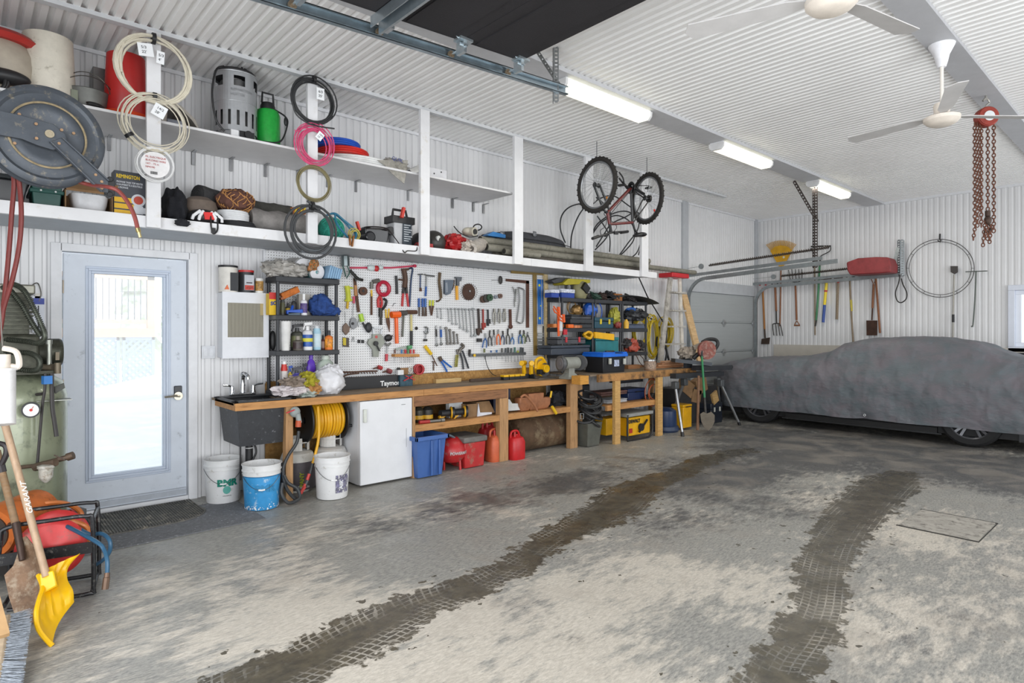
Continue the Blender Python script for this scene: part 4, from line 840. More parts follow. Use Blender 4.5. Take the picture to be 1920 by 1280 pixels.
# wheels: the bike stands turned a little to the wall, so the wheel planes lean off the wall plane
def wheel(px,py,rx,ry,Rw,label):
    c = bp(px,py); 
    # normal whose projection is an ellipse rx:ry ; turned about the vertical
    vr = V((c.x,c.y,0)).normalized(); tt = math.acos(min(1,rx/ry)); n_ = Matrix.Rotation(-tt,3,'Z')@vr; R_ = Rw
    b = B(); b.torus(c,n_,R_,.026,56,10); u,q = frame(n_)
    for k in range(64): a = 2*math.pi*k/64; d = u*math.cos(a)+q*math.sin(a); b.obox(c+d*(R_+.024)+n_*(.012 if k % 2 else -.012),(.012,.012,.012),Matrix.Rotation(a,3,n_))
    wb = part(t,'tyre',b,P('2a2725',.9,0,.3,60,.4,90))
    b = B(); b.torus(c,n_,R_-.034,.012,56,6); part(t,'rim',b,P('8d8f92',.35,.7))
    b = B()
    for k in range(32): a = 2*math.pi*k/32; d = u*math.cos(a)+q*math.sin(a); b.tube([c+n_*(.03 if k % 2 else -.03)+u*.02*math.cos(a+1.2)+q*.02*math.sin(a+1.2),c+d*(R_-.04)],.0013,4)
    part(t,'spokes',b,steel('9a9c9e'))
    b = B(); b.cyl(c-n_*.05,c+n_*.05,.018); b.disc(c-n_*.035,n_,.03,.005); b.disc(c+n_*.035,n_,.03,.005); part(t,'hub',b,steel('5e5f60'))
    return c,n_,u,q
cF,nF,_,_ = wheel(1119,347,30,43,.297,'f'); cR,nR,uR,qR = wheel(1213,372,24,40,.297,'r')
redp = P('6a2423',.35,0,.3,20,dirt='2a2426',da=.4); blp = P('232325',.35)
bb_ = bp(1183,352); hd0,hd1 = bp(1139,398),bp(1143,420); st = bp(1190,430); stj = bp(1186,417)
b = B(); b.tube([hd0,hd1],.02,10); b.tube([hd0,bb_],.019,10); b.tube([hd1,stj],.017,10); part(t,'main_frame',b,redp)
b = B(); b.tube([bb_,stj,st],[.016,.016,.013],10); 
for s_ in (-.04,.04): b.tube([bb_+nR*s_*.5,cR+nR*s_],.009,8); b.tube([stj+nR*s_*.3,cR+nR*s_*1.3],.008,8)
part(t,'rear_stays',b,blp)
b = B()
for s_ in (-.05,.05): b.tube(smoothpts([hd0+nF*s_*.6,hd0+(cF-hd0)*.25+nF*s_,cF+nF*s_*1.0]),[.016]*6+[.011]*7 if False else .013,8)
b.tube([hd0-nF*.04,hd0+nF*.04],.018); part(t,'front_fork',b,P('26282b',.3))
b = B(); hb = bp(1146,436); b.tube(smoothpts([bp(1113,446,-.1),bp(1125,443,-.05),hb,bp(1160,435,.1),bp(1176,434,.2)]),.013); b.tube([hd1,hb],.018); part(t,'handlebar',b,BLK)
b = B(); b.tube([bp(1111,447,-.11),bp(1122,443,-.06)],.018); b.tube([bp(1164,436,.12),bp(1177,434,.2)],.018); part(t,'grip',b,'151516')
b = B(); b.tube(smoothpts([bp(1128,443),bp(1126,432),bp(1135,424),bp(1137,410),bp(1132,400)]),.004); b.tube(smoothpts([bp(1150,436),bp(1156,425),bp(1148,415),bp(1140,410),bp(1150,395),bp(1180,360)]),.004); b.obox(bp(1135,441),(.05,.03,.03),.4); b.obox(bp(1155,437),(.05,.03,.03),-.4); part(t,'brake_cable',b,BLK)
b = B(); s0 = bp(1197,440); b.ell(s0,(.1,.055,.026),12,R=Matrix.Rotation(-.25,3,'Y')); b.ell(s0+V((.06,0,.008)),(.06,.075,.03),12); b.tube([st,s0],.013); part(t,'saddle',b,P('1c1c1e',.4))
b = B(); nB = nR; b.disc(bb_,nB,.075,.006,32,hole=.05); b.disc(bb_+nB*.012,nB,.06,.005,28,hole=.03); b.cyl(bb_-nB*.06,bb_+nB*.06,.022); part(t,'chainring',b,P('232427',.4,.6))
b = B(); a0 = bp(1160,324); b.tube([bb_-nB*.07,bp(1170,335)-nB*.07],.011); b.tube(smoothpts([bp(1161,323),bp(1168,333),bp(1171,345),bp(1180,352)]),.009); b.obox(bp(1166,347),(.05,.09,.02),.3); b.tube([bb_+nB*.07,bp(1200,362)+nB*.07],.011); b.obox(bp(1216,352),(.05,.09,.02),-.3); b.tube([bp(1195,348),bp(1217,348),bp(1214,360)],.005); part(t,'crank_arm',b,BLK)
b = B(); b.disc(cR+nR*.03,nR,.045,.03,20); b.tube(smoothpts([cR,bp(1208,366),bp(1202,360)]),.012); b.tube([cR+nR*.03,bb_+nB*.02+V((0,0,.06))],.004); b.tube([cR+nR*.03,bb_+nB*.02-V((0,0,.06))],.004); part(t,'rear_derailleur',b,P('2e2a28',.5,.6))
b = B(); b.obox(bp(1138,373),(.03,.012,.055),.3); part(t,'amber_reflector',b,P('d8851c',.2))
b = B(); b.obox(bp(1228,397),(.02,.01,.07),Matrix.Rotation(-.6,3,'Y')); part(t,'red_reflector',b,P('c82418',.2))
b = B(); 
for c_ in (cF,cR): b.tube([c_+V((0,0,.30)),c_+V((0,0,.36)),V((c_.x,c_.y,ZC-.005))],.004)
part(t,'ceiling_hook',b,steel('6a6c6e'))
# ================================================================ hose reel, compressor and the heap in the left corner
HRc = V((.35,4.42,2.553)); nrm = V((.10,-1,0)).normalized(); grm = P('4b5057',.5,.3,.12,14,dirt='7a7468',da=.18)
t = thing('hose_reel','large dark gray metal hose reel with red hose hanging at the upper left','hose reel',HRc-V((0,0,.3)))
b = B(); 
for s_ in (-1,1):
    c = HRc-nrm*0+nrm*(.05*s_); b.lathe([(0,0),(.10,0),(.13,.012*s_),(.17,.012*s_),(.19,.0),(.235,.0),(.25,.012*s_),(.27,.008*s_),(.284,-.004*s_),(.28,-.012*s_),(.0,-.012*s_)],c,nrm,64)
part(t,'flange',b,grm)
b = B(); b.torus(HRc+nrm*.066,nrm,.182,.006,64,6); part(t,'dust_ring',b,P('8f8064',.9,0,.4,18))
b = B()
for k in range(4): b.torus(HRc+nrm*(-.03+.02*k),nrm,.2,.011,50,6)
part(t,'wound_hose',b,P('a2403a',.6))
u = V((1,.1,0)).normalized(); z = V((0,0,1))
def HP(a,c_,d=.085): return HRc+u*a+z*c_+nrm*d
b = B(); b.prism([HP(-.75,.085),HP(-.12,.075),HP(.02,.062),HP(.075,.02),HP(.09,-.04),HP(.02,-.085),HP(-.05,-.075),HP(-.12,-.055),HP(-.75,-.055)],nrm*.012); b.prism([HP(-.75,.085),HP(-.75,.085,.03),HP(-.75,-.055,.03),HP(-.75,-.055)],u*.0+V((.01,0,0))); part(t,'mounting_arm',b,grm,smooth=False,bev=.003)
b = B(); b.prism([HP(.0,-.045,.1),HP(.055,-.01,.1),HP(.285,-.215,.1),HP(.285,-.285,.1),HP(.25,-.285,.1)],nrm*.006)
for a0,c0,a1,c1 in ((.0,-.045,.25,-.285),(.055,-.01,.285,-.215)): b.plank(HP(a0,c0,.11),HP(a1,c1,.11),.008,.03,nrm)
part(t,'guide_arm',b,grm,smooth=False,bev=.002)
b = B(); b.disc(HP(0,0,.102),nrm,.022,.014,24,hole=.012); b.disc(HP(0,0,.1),nrm,.012,.01,16); part(t,'axle',b,P('b0a48c',.4,.7))
for a,c_ in ((-.062,.04),(.055,.035),(-.06,-.04),(.043,-.045),(.22,-.19),(.25,-.225),(.25,-.265),(.12,.04),(-.15,-.08),(-.13,.085)):
    b = B(); b.disc(HP(a,c_,.106 if abs(a) < .1 or a > .2 else .068),nrm,.0085,.012,6); part(t,'bolt',b,P('a8886a',.4,.7))
b = B(); e = HP(.30,-.25,.07); b.obox(e,(.05,.05,.09),0); b.cyl(e+V((0,-.03,.05)),e+V((0,.04,.05)),.016); b.cyl(e+V((0,-.03,-.04)),e+V((0,.04,-.04)),.016); part(t,'roller_guide',b,BLK,bev=.004)
def R4(px,py): return atF(px,py,3.5)
redh = P('803a34',.55,0,.12,30)
b = B(); b.tube(smoothpts([HP(.05,-.2,.0),HP(.2,-.24,.04),R4(200,350),R4(222,358),R4(240,380),R4(252,405),R4(258,428)]),.0115); part(t,'hose_end',b,redh)
b = B(); b.cyl(R4(258,428),R4(260,435),.013); b.cyl(R4(260,434),R4(263,445),.0085,n=6); part(t,'brass_fitting',b,P('b0a070',.3,.8))
b = B(); b.tube(smoothpts([HP(-.17,-.1,-.01),R4(26,335),R4(22,400),R4(16,480),R4(8,560),R4(0,620),R4(-20,700)]),.0125); b.tube(smoothpts([HP(-.15,-.1,.01),R4(35,335),R4(40,400),R4(36,460),R4(24,520),R4(6,580),R4(-6,640),R4(-14,720)]),.0125); part(t,'hanging_hose',b,P('722e2a',.55,0,.12,30))
b = B(); b.box((HRc.x-.8,HRc.y-.12,2.45),(HRc.x-.74,HRc.y+.05,ZC-.002)); part(t,'ceiling_mount',b,grm)
# compressor
cx,cy = .215,5.08; tg_ = P('8b9179',.35,.2,.12,5,dirt='5f6454',da=.3,coat=.3); pm = P('4c4d42',.5,.5,.3,16,.15,40,'3c3c33',.5)
t = thing('air_compressor','green gray upright air compressor tank with finned pump beside the door','air compressor',(cx,cy,0))
b = B(); R_ = .305; b.lathe([(.0,.08),(.2,.1),(.28,.15),(R_,.22),(R_,1.02),(.28,1.11),(.2,1.17),(0,1.2)],(cx,cy,0),n=48); part(t,'tank',b,tg_)
b = B()
for a in (.5,2.6,4.7): b.box((cx+.22*math.cos(a)-.03,cy+.22*math.sin(a)-.03,0),(cx+.22*math.cos(a)+.03,cy+.22*math.sin(a)+.03,.16))
part(t,'foot',b,tg_)
def cp(px,py,f=3.9): return atF(px,py,f)
b = B(); b.box((cx-.35,cy-.28,1.17),(cx+.24,cy+.15,1.19)); part(t,'pump_plate',b,pm)
b = B(); pc_ = V((cx-.0,cy-.1,0)); b.box((pc_.x-.3,pc_.y-.16,1.19),(pc_.x+.14,pc_.y+.15,1.42)); b.cyl((pc_.x+.1,pc_.y,1.3),(pc_.x+.27,pc_.y,1.3),.09); part(t,'crankcase',b,pm,bev=.02)
for j,(zz,w_) in enumerate(((1.45,.1),)):
    b = B()
    for k in range(8): b.box((pc_.x-.26,pc_.y-.13,zz+.026*k),(pc_.x+.11,pc_.y+.13,zz+.026*k+.012))
    b.box((pc_.x-.24,pc_.y-.11,1.42),(pc_.x+.09,pc_.y+.11,1.68)); part(t,'finned_cylinder',b,pm)
b = B(); b.box((pc_.x-.25,pc_.y-.12,1.67),(pc_.x+.12,pc_.y+.12,1.73)); part(t,'cylinder_head',b,P('8e8d82',.4,.5,.2),bev=.01)
for k,pts in enumerate((((5,540),(25,533),(45,545),(62,575),(78,610),(84,632),(72,643),(50,640),(20,637),(-5,635)),((-5,655),(20,660),(55,662),(72,672),(74,688),(60,695),(20,690),(-5,690)),((20,545),(40,570),(60,605),(76,630)))):
    b = B(); pp = smoothpts([cp(x,y,3.72) for x,y in pts],10); b.tube(pp,.01,8)
    for i in range(0,len(pp)-1,1): d = pp[i+1]-pp[i]; b.disc(pp[i],d,.016,.0035,10)
    part(t,'finned_cooling_tube',b,P('50544a',.45,.5,.25,20))
b = B(); b.cyl(cp(92,690,3.85),cp(92,643,3.85),.014); b.cyl(cp(91,645,3.85),cp(91,637,3.85),.02); part(t,'pressure_switch',b,steel('8e9088'))
b = B(); b.box(tuple(cp(104,675,3.9)),tuple(cp(112,660,3.9)+V((.0,.05,0)))); b.cyl(cp(108,700,3.85),cp(108,680,3.85),.018); b.cyl(cp(80,688,3.85),cp(100,688,3.85),.02); part(t,'manifold',b,P('6e6454',.5,.5))
b = B(); b.obox(cp(88,712,3.75),(.045,.035,.05),.3); part(t,'blue_valve',b,P('2a6fb4',.4))
b = B(); b.tube(smoothpts([cp(85,700,3.75),cp(84,730,3.75),cp(80,755,3.75),cp(76,800,3.75),cp(70,870,3.75)]),.008); b.tube(smoothpts([cp(97,700,3.8),cp(98,760,3.78),cp(102,790,3.78),cp(106,818,3.78)]),.012); b.tube(smoothpts([cp(80,738,3.8),cp(55,745,3.8),cp(30,780,3.75),cp(0,850,3.7)]),.009); part(t,'air_line',b,P('332f2e',.5))
b = B(); g = cp(58,768,3.7); gn = (V((0,0,CH))-g); gn.z = 0; gn.normalize(); b.disc(g,gn,.047,.03,32); gb_ = part(t,'gauge_body',b,'232325'); b = B(); b.disc(g+gn*.014,gn,.038,.006,32); part(gb_,'gauge_dial',b,'e6e6e2'); b = B(); b.plank(g+gn*.02,g+gn*.02+V((.012,0,.022)),.004,.002); b.disc(g+gn*.019,gn,.008,.004,12); part(gb_,'gauge_needle',b,'c22a22')
b = B(); b.cyl(cp(5,880,3.72),cp(70,872,3.72),.012); b.cyl(cp(70,872,3.72),cp(134,855,3.8),.016); b.cyl(cp(126,857,3.79),cp(138,853,3.8),.024); b.plank(cp(102,853,3.7),cp(122,862,3.7),.01,.004); b.tube([cp(65,876,3.7),cp(105,866,3.7)],.024); part(t,'outlet_pipe',b,P('6b5a4c',.5,.5,.25))
b = B(); f0 = cp(86,878,3.68); b.lathe([(.008,-.085),(.025,-.07),(.036,-.05),(.037,.0),(.044,.004),(.044,.02),(.02,.025)],f0,n=24); part(t,'filter_bowl',b,P('bdbab0',.15,0,.3,20,dirt='7a6a52',da=.4))
b = B(); b.box((cx+.12,cy-.3,1.0),(cx+.3,cy-.18,1.004)); b.prism([cp(95,728,3.8),cp(120,718,3.8),cp(122,727,3.8),cp(104,738,3.8)],(0,.02,0)); part(t,'bracket_plate',b,steel('8b8c86'))
# thermometer hung on the wall
b = B(); p = onY(72,588,YW-.03); b.box((p.x-.035,YW-.03,p.z-.14),(p.x+.035,YW-.02,p.z+.13)); t = thing('wall_thermometer','small blue and white wall thermometer hung above the compressor','thermometer',p-V((0,0,.14))); part(t,'plate',b,P('c9cdd6',.4))
b = B(); b.box((p.x-.035,YW-.033,p.z+.07),(p.x+.035,YW-.03,p.z+.115)); part(t,'blue_header',b,'2c3f96'); b = B(); b.cyl((p.x,YW-.034,p.z-.12),(p.x,YW-.034,p.z+.06),.003); part(t,'glass_tube',b,'22242a')
b = B(); b.tube(smoothpts([onY(56,543,YW-.03),onY(60,535,YW-.03),onY(71,531,YW-.03),onY(77,550,YW-.03),onY(73,565,YW-.03)]),.004); b.prism([onY(66,550,YW-.03),onY(77,550,YW-.03),onY(77,562,YW-.03),onY(65,560,YW-.03)],(0,.004,0)); part(t,'hanging_loop',b,steel('6e6c68'))
# ---- torpedo heater (orange) behind the red reel
t = thing('torpedo_heater','orange propane torpedo heater with orange tube handles behind the red reel','heater',atF(30,1060,3.7))
og = P('c2672a',.45,.1,.12,10,dirt='8a4a22',da=.25); A0,A1 = atF(-20,1000,3.25),atF(70,960,3.6)
ax_ = (A1-A0).normalized(); b = B(); b.tube([A0,A0+ax_*.02,A1],[.13,.135,.135],32); part(t,'barrel',b,og)
b = B(); b.disc(A0+ax_*-.004,ax_,.1,.01,32); part(t,'grille',b,'3a2f28')
b = B(); b.tube(smoothpts([atF(28,958,3.5),atF(60,948,3.5),atF(105,942,3.55),atF(135,948,3.6),atF(152,962,3.6),atF(153,985,3.6)]),.014); b.tube(smoothpts([atF(40,990,3.4),atF(80,980,3.4),atF(125,976,3.4),atF(158,985,3.45),atF(167,1000,3.45),atF(164,1015,3.45)]),.014); part(t,'tube_handle',b,P('c8743a',.35,.1))
b = B(); c = atF(140,970,3.75); b.obox(c,(.1,.08,.1),.3); part(t,'control_box',b,P('4a4b4d',.5),bev=.005); b = B(); b.obox(c+V((.0,-.035,.055)),(.05,.03,.012),.3); part(t,'rocker_switch',b,'a8332c')
b = B(); b.tube([atF(60,1003,3.7),atF(110,995,3.75)],.02); b.box(tuple(atF(20,1075,3.5)-V((.1,0,.0))),tuple(atF(20,1010,3.5)+V((.2,.2,0)))); part(t,'base',b,'2b2724')
# ---- red hose reel in black tube frame
rc = V((.365,4.17,.27)); t = thing('red_hose_reel','red drum hose reel in a black tube frame with blue hose on floor','hose reel',(rc.x,rc.y,0))
rn = V((-.22,-1,.0)).normalized(); rp = P('c23232',.4,.1,.15,9,dirt='8f4a42',da=.25); ru = V((1,-.22,0)).normalized()
b = B()
for s_ in (.09,-.09): b.lathe([(.0,.02),(.05,.02),(.07,.006),(.13,.004),(.155,-.012),(.16,-.02),(.0,-.02)],rc+rn*s_,rn,48)
part(t,'drum_flange',b,rp)
b = B(); b.disc(rc,rn,.12,.16,32); part(t,'drum',b,P('7a2a28',.5))
fr_ = P('2a2a2c',.35,.5,.2,20,dirt='6a6864',da=.2)
def RF(a,z_,d): return V((rc.x,rc.y,0))+ru*a+V((0,0,z_))+rn*d
b = B()
for d in (.15,-.15): b.tube(smoothpts([RF(-.2,.03,d),RF(-.2,.36,d),RF(-.17,.43,d),RF(0,.44,d),RF(.16,.44,d),RF(.19,.40,d),RF(.195,.05,d),RF(.18,.02,d),RF(.0,.02,d)],5,True),.0115)
for a in (-.185,.19): b.tube([RF(a,.03,.15),RF(a,.03,-.15)],.011); b.tube([RF(a,.41,.15),RF(a,.41,-.15)],.011)
part(t,'tube_frame',b,fr_)
b = B(); b.obox(rc+rn*.155,(.4,.008,.06),Matrix((ru,rn,V((0,0,1)))).transposed()); b.disc(rc+rn*.16,rn,.022,.012,16,hole=.01); part(t,'cross_bar',b,fr_)
bh = P('2c5673',.4)
b = B(); b.tube(smoothpts([rc+V((.05,-.02,.13)),atF(165,1000,3.35),atF(190,1000,3.35),atF(205,1012,3.32),atF(206,1032,3.32),atF(195,1048,3.35),atF(180,1058,3.4)]),.0105); b.tube(smoothpts([rc+V((.03,-.05,.12)),atF(180,1015,3.2),atF(195,1030,3.18),atF(201,1050,3.15),atF(201,1075,3.14)]),.0105); part(t,'blue_hose',b,bh)
b = B(); b.cyl(atF(201,1074,3.14),atF(200,1083,3.13),.013); b.cyl(atF(200,1082,3.13),atF(197,1104,3.12),.016,n=8); part(t,'coupler',b,P('6b5648',.45,.5))
# ---- snow shovel
t = thing('snow_shovel','bright yellow plastic snow shovel with wooden handle standing at left corner','snow shovel',atF(110,1180,2.85))
yp = P('e8b404',.35,0,.06,12)
def q_(px,py,f_): return atF(px,py,f_)
# blade: grid between left (near) edge and right (far) edge curves
Lc = smoothpts([q_(72,1078,2.98),q_(80,1100,2.93),q_(74,1122,2.86),q_(68,1150,2.80),q_(73,1180,2.78),q_(98,1210,2.79)],5); Rc = smoothpts([q_(152,1037,3.12),q_(130,1063,3.10),q_(128,1085,3.06),q_(138,1105,3.03),q_(140,1122,3.02),q_(138,1130,3.02)],5)
n = len(Lc); m_ = 16; g = []
for off in (0,1):
    for i in range(n):
        for j in range(m_+1):
            s_ = j/m_; p = Lc[i]*(1-s_)+Rc[i]*s_; bow = math.sin(math.pi*s_)*.035+(.006*math.cos(s_*2*math.pi*5) if i < n-4 else 0); p = p+V((-.5,.5,-.1))*bow+(V((-.35,.45,-.15))*.012 if off else V((0,0,0))); g.append(p)
b = B(); K = n*(m_+1); fs = []
for o_ in (0,K):
    for i in range(n-1):
        for j in range(m_): a = o_+i*(m_+1)+j; fs.append((a,a+1,a+m_+2,a+m_+1))
for i in range(n-1):
    for j in (0,m_): a = i*(m_+1)+j; fs.append((a,a+m_+1,a+m_+1+K,a+K))
for j in range(m_):
    for i in (0,n-1): a = i*(m_+1)+j; fs.append((a,a+1,a+1+K,a+K))
b.add(g,fs); b.tube(Lc,.011,8); part(t,'blade',b,yp)
b = B(); b.loft([[q_(72,1076,2.95),q_(100,1068,2.95),q_(106,1070,3.02),q_(78,1080,3.02)],[q_(76,1115,2.9),q_(108,1098,2.95),q_(112,1100,3.02),q_(80,1118,3.02)]]); part(t,'socket',b,yp,bev=.008)
b = B(); b.tube([q_(87,1080,2.95),q_(8,790,3.1),q_(-14,700,3.16)],.0165,14); part(t,'handle',b,P('a98e74',.5,0,.15,8,stretch=(6,6,1)))
b = B(); p0,p1 = q_(52,930,3.0),q_(42,888,3.02); text(b,'GARANT',.04,q_(62,962,2.97),p1-p0,V((-.6,.5,.1)),.001); part(t,'handle_print',b,'e8e6e0',smooth=False)
b = B(); c0,c1 = q_(6,796,3.0),q_(6,694,3.05); b.tube([c0,c1],.05,32); b.tube([c1,c1+V((0,0,.012))],.058,32); t = thing('white_canister','white cylindrical canister hung at the left edge above the shovels','canister',c0); part(t,'canister_body',b,'dedddd')
b = B(); b.cyl(c1,c1+V((0,0,.08)),.03); b.tube(smoothpts([c1+V((.03,0,.02)),c1+V((.06,-.02,.02)),c1+V((.05,-.02,.09)),c1+V((0,0,.11))]),.014); part(t,'spout',b,'d9cfc2')
b = B(); b.tube([c1-V((0,0,.1)),c1-V((0,0,.02))],.051,32); part(t,'gray_label',b,P('8c8c90',.6,0,.5,40))
b = B(); b.tube([c1+V((0,.05,.1)),V((c1.x-.1,c1.y+.2,ZC-.01))],.003); part(t,'hanging_cord',b,'6a665f')
# ---- rusty shovel
t = thing('spade','rusty steel spade with wooden handle leaning left of the yellow snow shovel','spade',q_(50,1160,2.9))
out = [(48,1005),(60,1020),(78,1055),(83,1080),(84,1145),(74,1160),(55,1170),(30,1160),(17,1120),(8,1078),(25,1060),(32,1040),(36,1010)]
b = B(); fd = V((CA,SA,0)); bl = [q_(x,y,3.1-(y-1005)/165*.12) for x,y in out]
cen = sum(bl,V((0,0,0)))/len(bl)+fd*.05; vs = bl+[cen]+[p+fd*.006 for p in bl]+[cen+fd*.006]; n = len(bl)
b.add(vs,[(i,(i+1) % n,n) for i in range(n)]+[(n+1+(i+1) % n,n+1+i,2*n+1) for i in range(n)]+[(i,n+1+i,n+1+(i+1) % n,(i+1) % n) for i in range(n)])
part(t,'blade',b,P('7d624c',.6,.3,.35,14,.2,60,'9a8a76',.45))
b = B(); b.tube([q_(42,1050,3.06),q_(30,980,3.12)],[.014,.019],14); part(t,'socket',b,P('4a3a33',.5,.5,.3)); b = B(); b.tube([q_(30,985,3.12),q_(4,885,3.2),q_(-6,845,3.22)],.017,12); part(t,'handle',b,wood('8a7054'))
b = B(); b.tube([q_(4,885,3.2),q_(1,872,3.2)],.02); b.tube(smoothpts([q_(2,872,3.2),q_(12,850,3.2),q_(10,835,3.2),q_(-8,830,3.2)]),.014); part(t,'grip',b,'2c2628')
# ---- push broom
t = thing('push_broom','push broom with pale wooden block and gray bristles in the bottom left corner','broom',q_(35,1270,2.55))
# head on its side: block line from far end to near end
e0,e1 = q_(24,1156,2.76),q_(0,1298,2.38); d = (e1-e0).normalized(); rt_ = V((.93,.0,-.08)); up_ = d.cross(rt_).normalized(); rt_ = up_.cross(d).normalized()
b = B(); R3 = Matrix((d,rt_,up_)).transposed(); b.obox((e0+e1)/2-rt_*.045,((e1-e0).length,.085,.045),R3); part(t,'block',b,wood('b5a28a','9a866c'),bev=.014)
b = B(); rr = random.Random(3); L_ = (e1-e0).length; sg = 1 if rt_.dot(V((SA,-CA,0))) > 0 else -1
for i in range(900):
    s_ = rr.random(); a = rr.uniform(-.02,.02); p = e0+d*L_*s_+up_*a-rt_*.01*sg; fan_ = (s_-.5)*.05; q = p+rt_*sg*(.062+.018*rr.random())+d*(fan_+rr.uniform(-.012,.012))+up_*(a*.6+rr.uniform(-.008,.008))+V((0,0,-.015)); w_ = up_*.0018; v_ = d*.0018
    b.add([p-w_,p+w_,q+w_*.6,q-w_*.6,p-v_,p+v_,q+v_*.6,q-v_*.6],[(0,1,2,3),(4,5,6,7)])
part(t,'bristles',b,P('a4aab2',.8,0,.3,60),kind='stuff',smooth=False)
b = B(); b.plank(q_(8,1192,2.55),q_(-16,1100,2.7),.035,.02); part(t,'brace',b,P('b8946a',.6)); 
b = B(); b.tube([q_(-30,1150,2.6),q_(-60,900,2.9)],.014); part(t,'handle',b,wood('b5a28a','9a866c'))
# ---------------- mats by the door
def floor_poly(name,label,pts,h,m,z=.0):
    b = B(); b.prism([onZ(x,y,0)+V((0,0,z)) for x,y in pts],(0,0,h)); return solo(name,label,'mat',b,m,smooth=False)
p_r = onZ(500,974,0); p_l = onZ(196,1033,0); yf = (p_r.y+p_l.y)/2
b = B(); b.box((p_l.x-.45,yf,0.001),(p_r.x,YW-.28,.008)); solo('entry_carpet','flat dark gray carpet mat with white specks under the ribbed mat','carpet',b,P('707174',.95,0,.2,30,.5,200,'c4c5c6',.12))
mr = onZ(392,961,0); mb = onZ(187,1008,0); tl = onZ(357,937,0); x1 = mr.x; y0 = onZ(290,990,0).y; y1 = YW-.06; x0_ = DX0-.25
b = B(); pts = [V((x0_,y0,.008)),V((x1-.3,y0,.008))]+[V((x1-.3+.3*math.sin(a),y0+.26-.26*math.cos(a),.008)) for a in [k*math.pi/16 for k in range(1,9)]]+[V((x1-.06,y1,.008)),V((x0_,y1,.008))]
b.prism(pts,(0,0,.006)); t = thing('door_mat','black ribbed rubber door mat with rounded corners at the entry door','mat',(x1-.5,y0+.3,.008)); part(t,'mat_base',b,P('62605b',.8,0,.3,8,dirt='9a9284',da=.3),smooth=False)
b = B(); x = x0_+.01
while x < x1-.02:
    ylo = y0+.012 if x < x1-.3 else y0+.012+.26*(1-math.sqrt(max(0,1-((x-x1+.3)/.3)**2))); b.box((x,ylo,.014),(x+.009,y1-.01,.019)); x += .0185
part(t,'rubber_ribs',b,P('56544f',.7,0,.3,8,dirt='9a9284',da=.3),smooth=False,kind='stuff')
# ================================================================ bench, sink, cabinet, first rack, buckets, fridge
BZ,BF = .862,5.10
oak = P('b5834e',.65,0,.2,4,.15,30,'8a5c30',.3,stretch=(.8,8,8)); topw = P('8b7a66',.75,0,.3,5,.2,30,'4f463b',.4,stretch=(.7,5,5)); stud = P('ae865c',.7,0,.2,5,.1,30,'7d5c3b',.25,stretch=(8,8,.8))
x0 = onY(441,757,BF).x; BX1 = onY(1086,707,BF).x
bn = thing('workbench','long wooden workbench with two by four edge and shelf along the pegboard wall','workbench',(3.5,5.4,0))
sx0,sx1 = x0+.02,onY(540,757,BF+.06).x; sy0,sy1 = BF+.06,YW-.14
b = B()
for q in ((sx1,BX1,BF+.035,YW-.03),(x0,sx1,BF+.035,sy0),(x0,sx1,sy1,YW-.03),(x0,sx0,sy0,sy1)): b.box((q[0],q[2],BZ-.02),(q[1],q[3],BZ))
part(bn,'bench_top',b,topw)
b = B()
for a_,c_ in ((x0,3.4),(3.402,BX1)): b.box((a_,BF,BZ-.062),(c_,BF+.038,BZ-.001))
b.box((x0-.0,BF+.038,BZ-.062),(x0+.038,YW-.12,BZ-.001)); part(bn,'edge_board',b,oak,bev=.002)
for a_,c_,py in ((536,549.5,0),(773.7,778.6,0),(937,953,0),(1069.5,1083,0)):
    xa,xb = onY(a_,800,BF).x,onY(c_,800,BF).x; b = B(); b.box((xa,BF-.002,0),(xb,BF+.07,BZ-.063)); part(bn,'leg',b,stud,bev=.002)
xa,xb = onY(776,750,BF).x,onY(951,750,BF).x; b = B(); b.box((xa,BF-.006,.70),(xb,BF-.001+.03,BZ-.064)); part(bn,'apron_board',b,P('8a6040',.7,0,.25,5,.15,40,'5e3f28',.35,stretch=(.8,8,8)),bev=.002)
xb = onY(1072,750,BF).x; b = B(); b.box((xa,BF+.035,.50),(xb,YW-.06,.515)); b.box((xa,BF+.003,.45),(xb,BF+.04,.516)); part(bn,'lower_shelf',b,oak)
xo0,xo1 = onY(498,700,YW-.03).x,onY(1024,700,YW-.03).x; osb = P('a9814a',.8,0,.3,22,.2,60,'8a6232',.45)
b = B(); b.box((xo0,YW-.028,0),(xo1,YW-.012,1.0)); solo('osb_backboard','strand board panel on wall below the pegboard, behind the bench','board',b,osb)
# ---- sink
t = thing('utility_sink','black speckled utility sink set in the left end of the bench','sink',((sx0+sx1)/2,5.35,.5)); spk = P('2b2d31',.45,0,.2,20,.1,60,'8e9094',.04)
def tub(b,x0,x1,y0,y1,zt_,zb_,tp,th): 
    o = [(x0,y0),(x1,y0),(x1,y1),(x0,y1)]; sh_ = lambda k,z: [V((px+(k if px == x0 else -k),py+(k if py == y0 else -k),z)) for px,py in o]
    b.loft([sh_(0,zt_),sh_(tp,zb_)],cap=False); b.loft([sh_(th,zt_),sh_(tp+th,zb_+th)],cap=False); b.add(sh_(tp,zb_),[(0,1,2,3)]); b.add(sh_(tp+th,zb_+th),[(0,1,2,3)]); b.add(sh_(0,zt_)+sh_(th,zt_),[(i,(i+1) % 4,4+(i+1) % 4,4+i) for i in range(4)])
b = B(); tub(b,sx0-.0,sx1+.02,sy0-.03,sy1,BZ+.004,.50,.035,.008); part(t,'basin',b,spk,smooth=False)
b = B(); z = BZ+.001
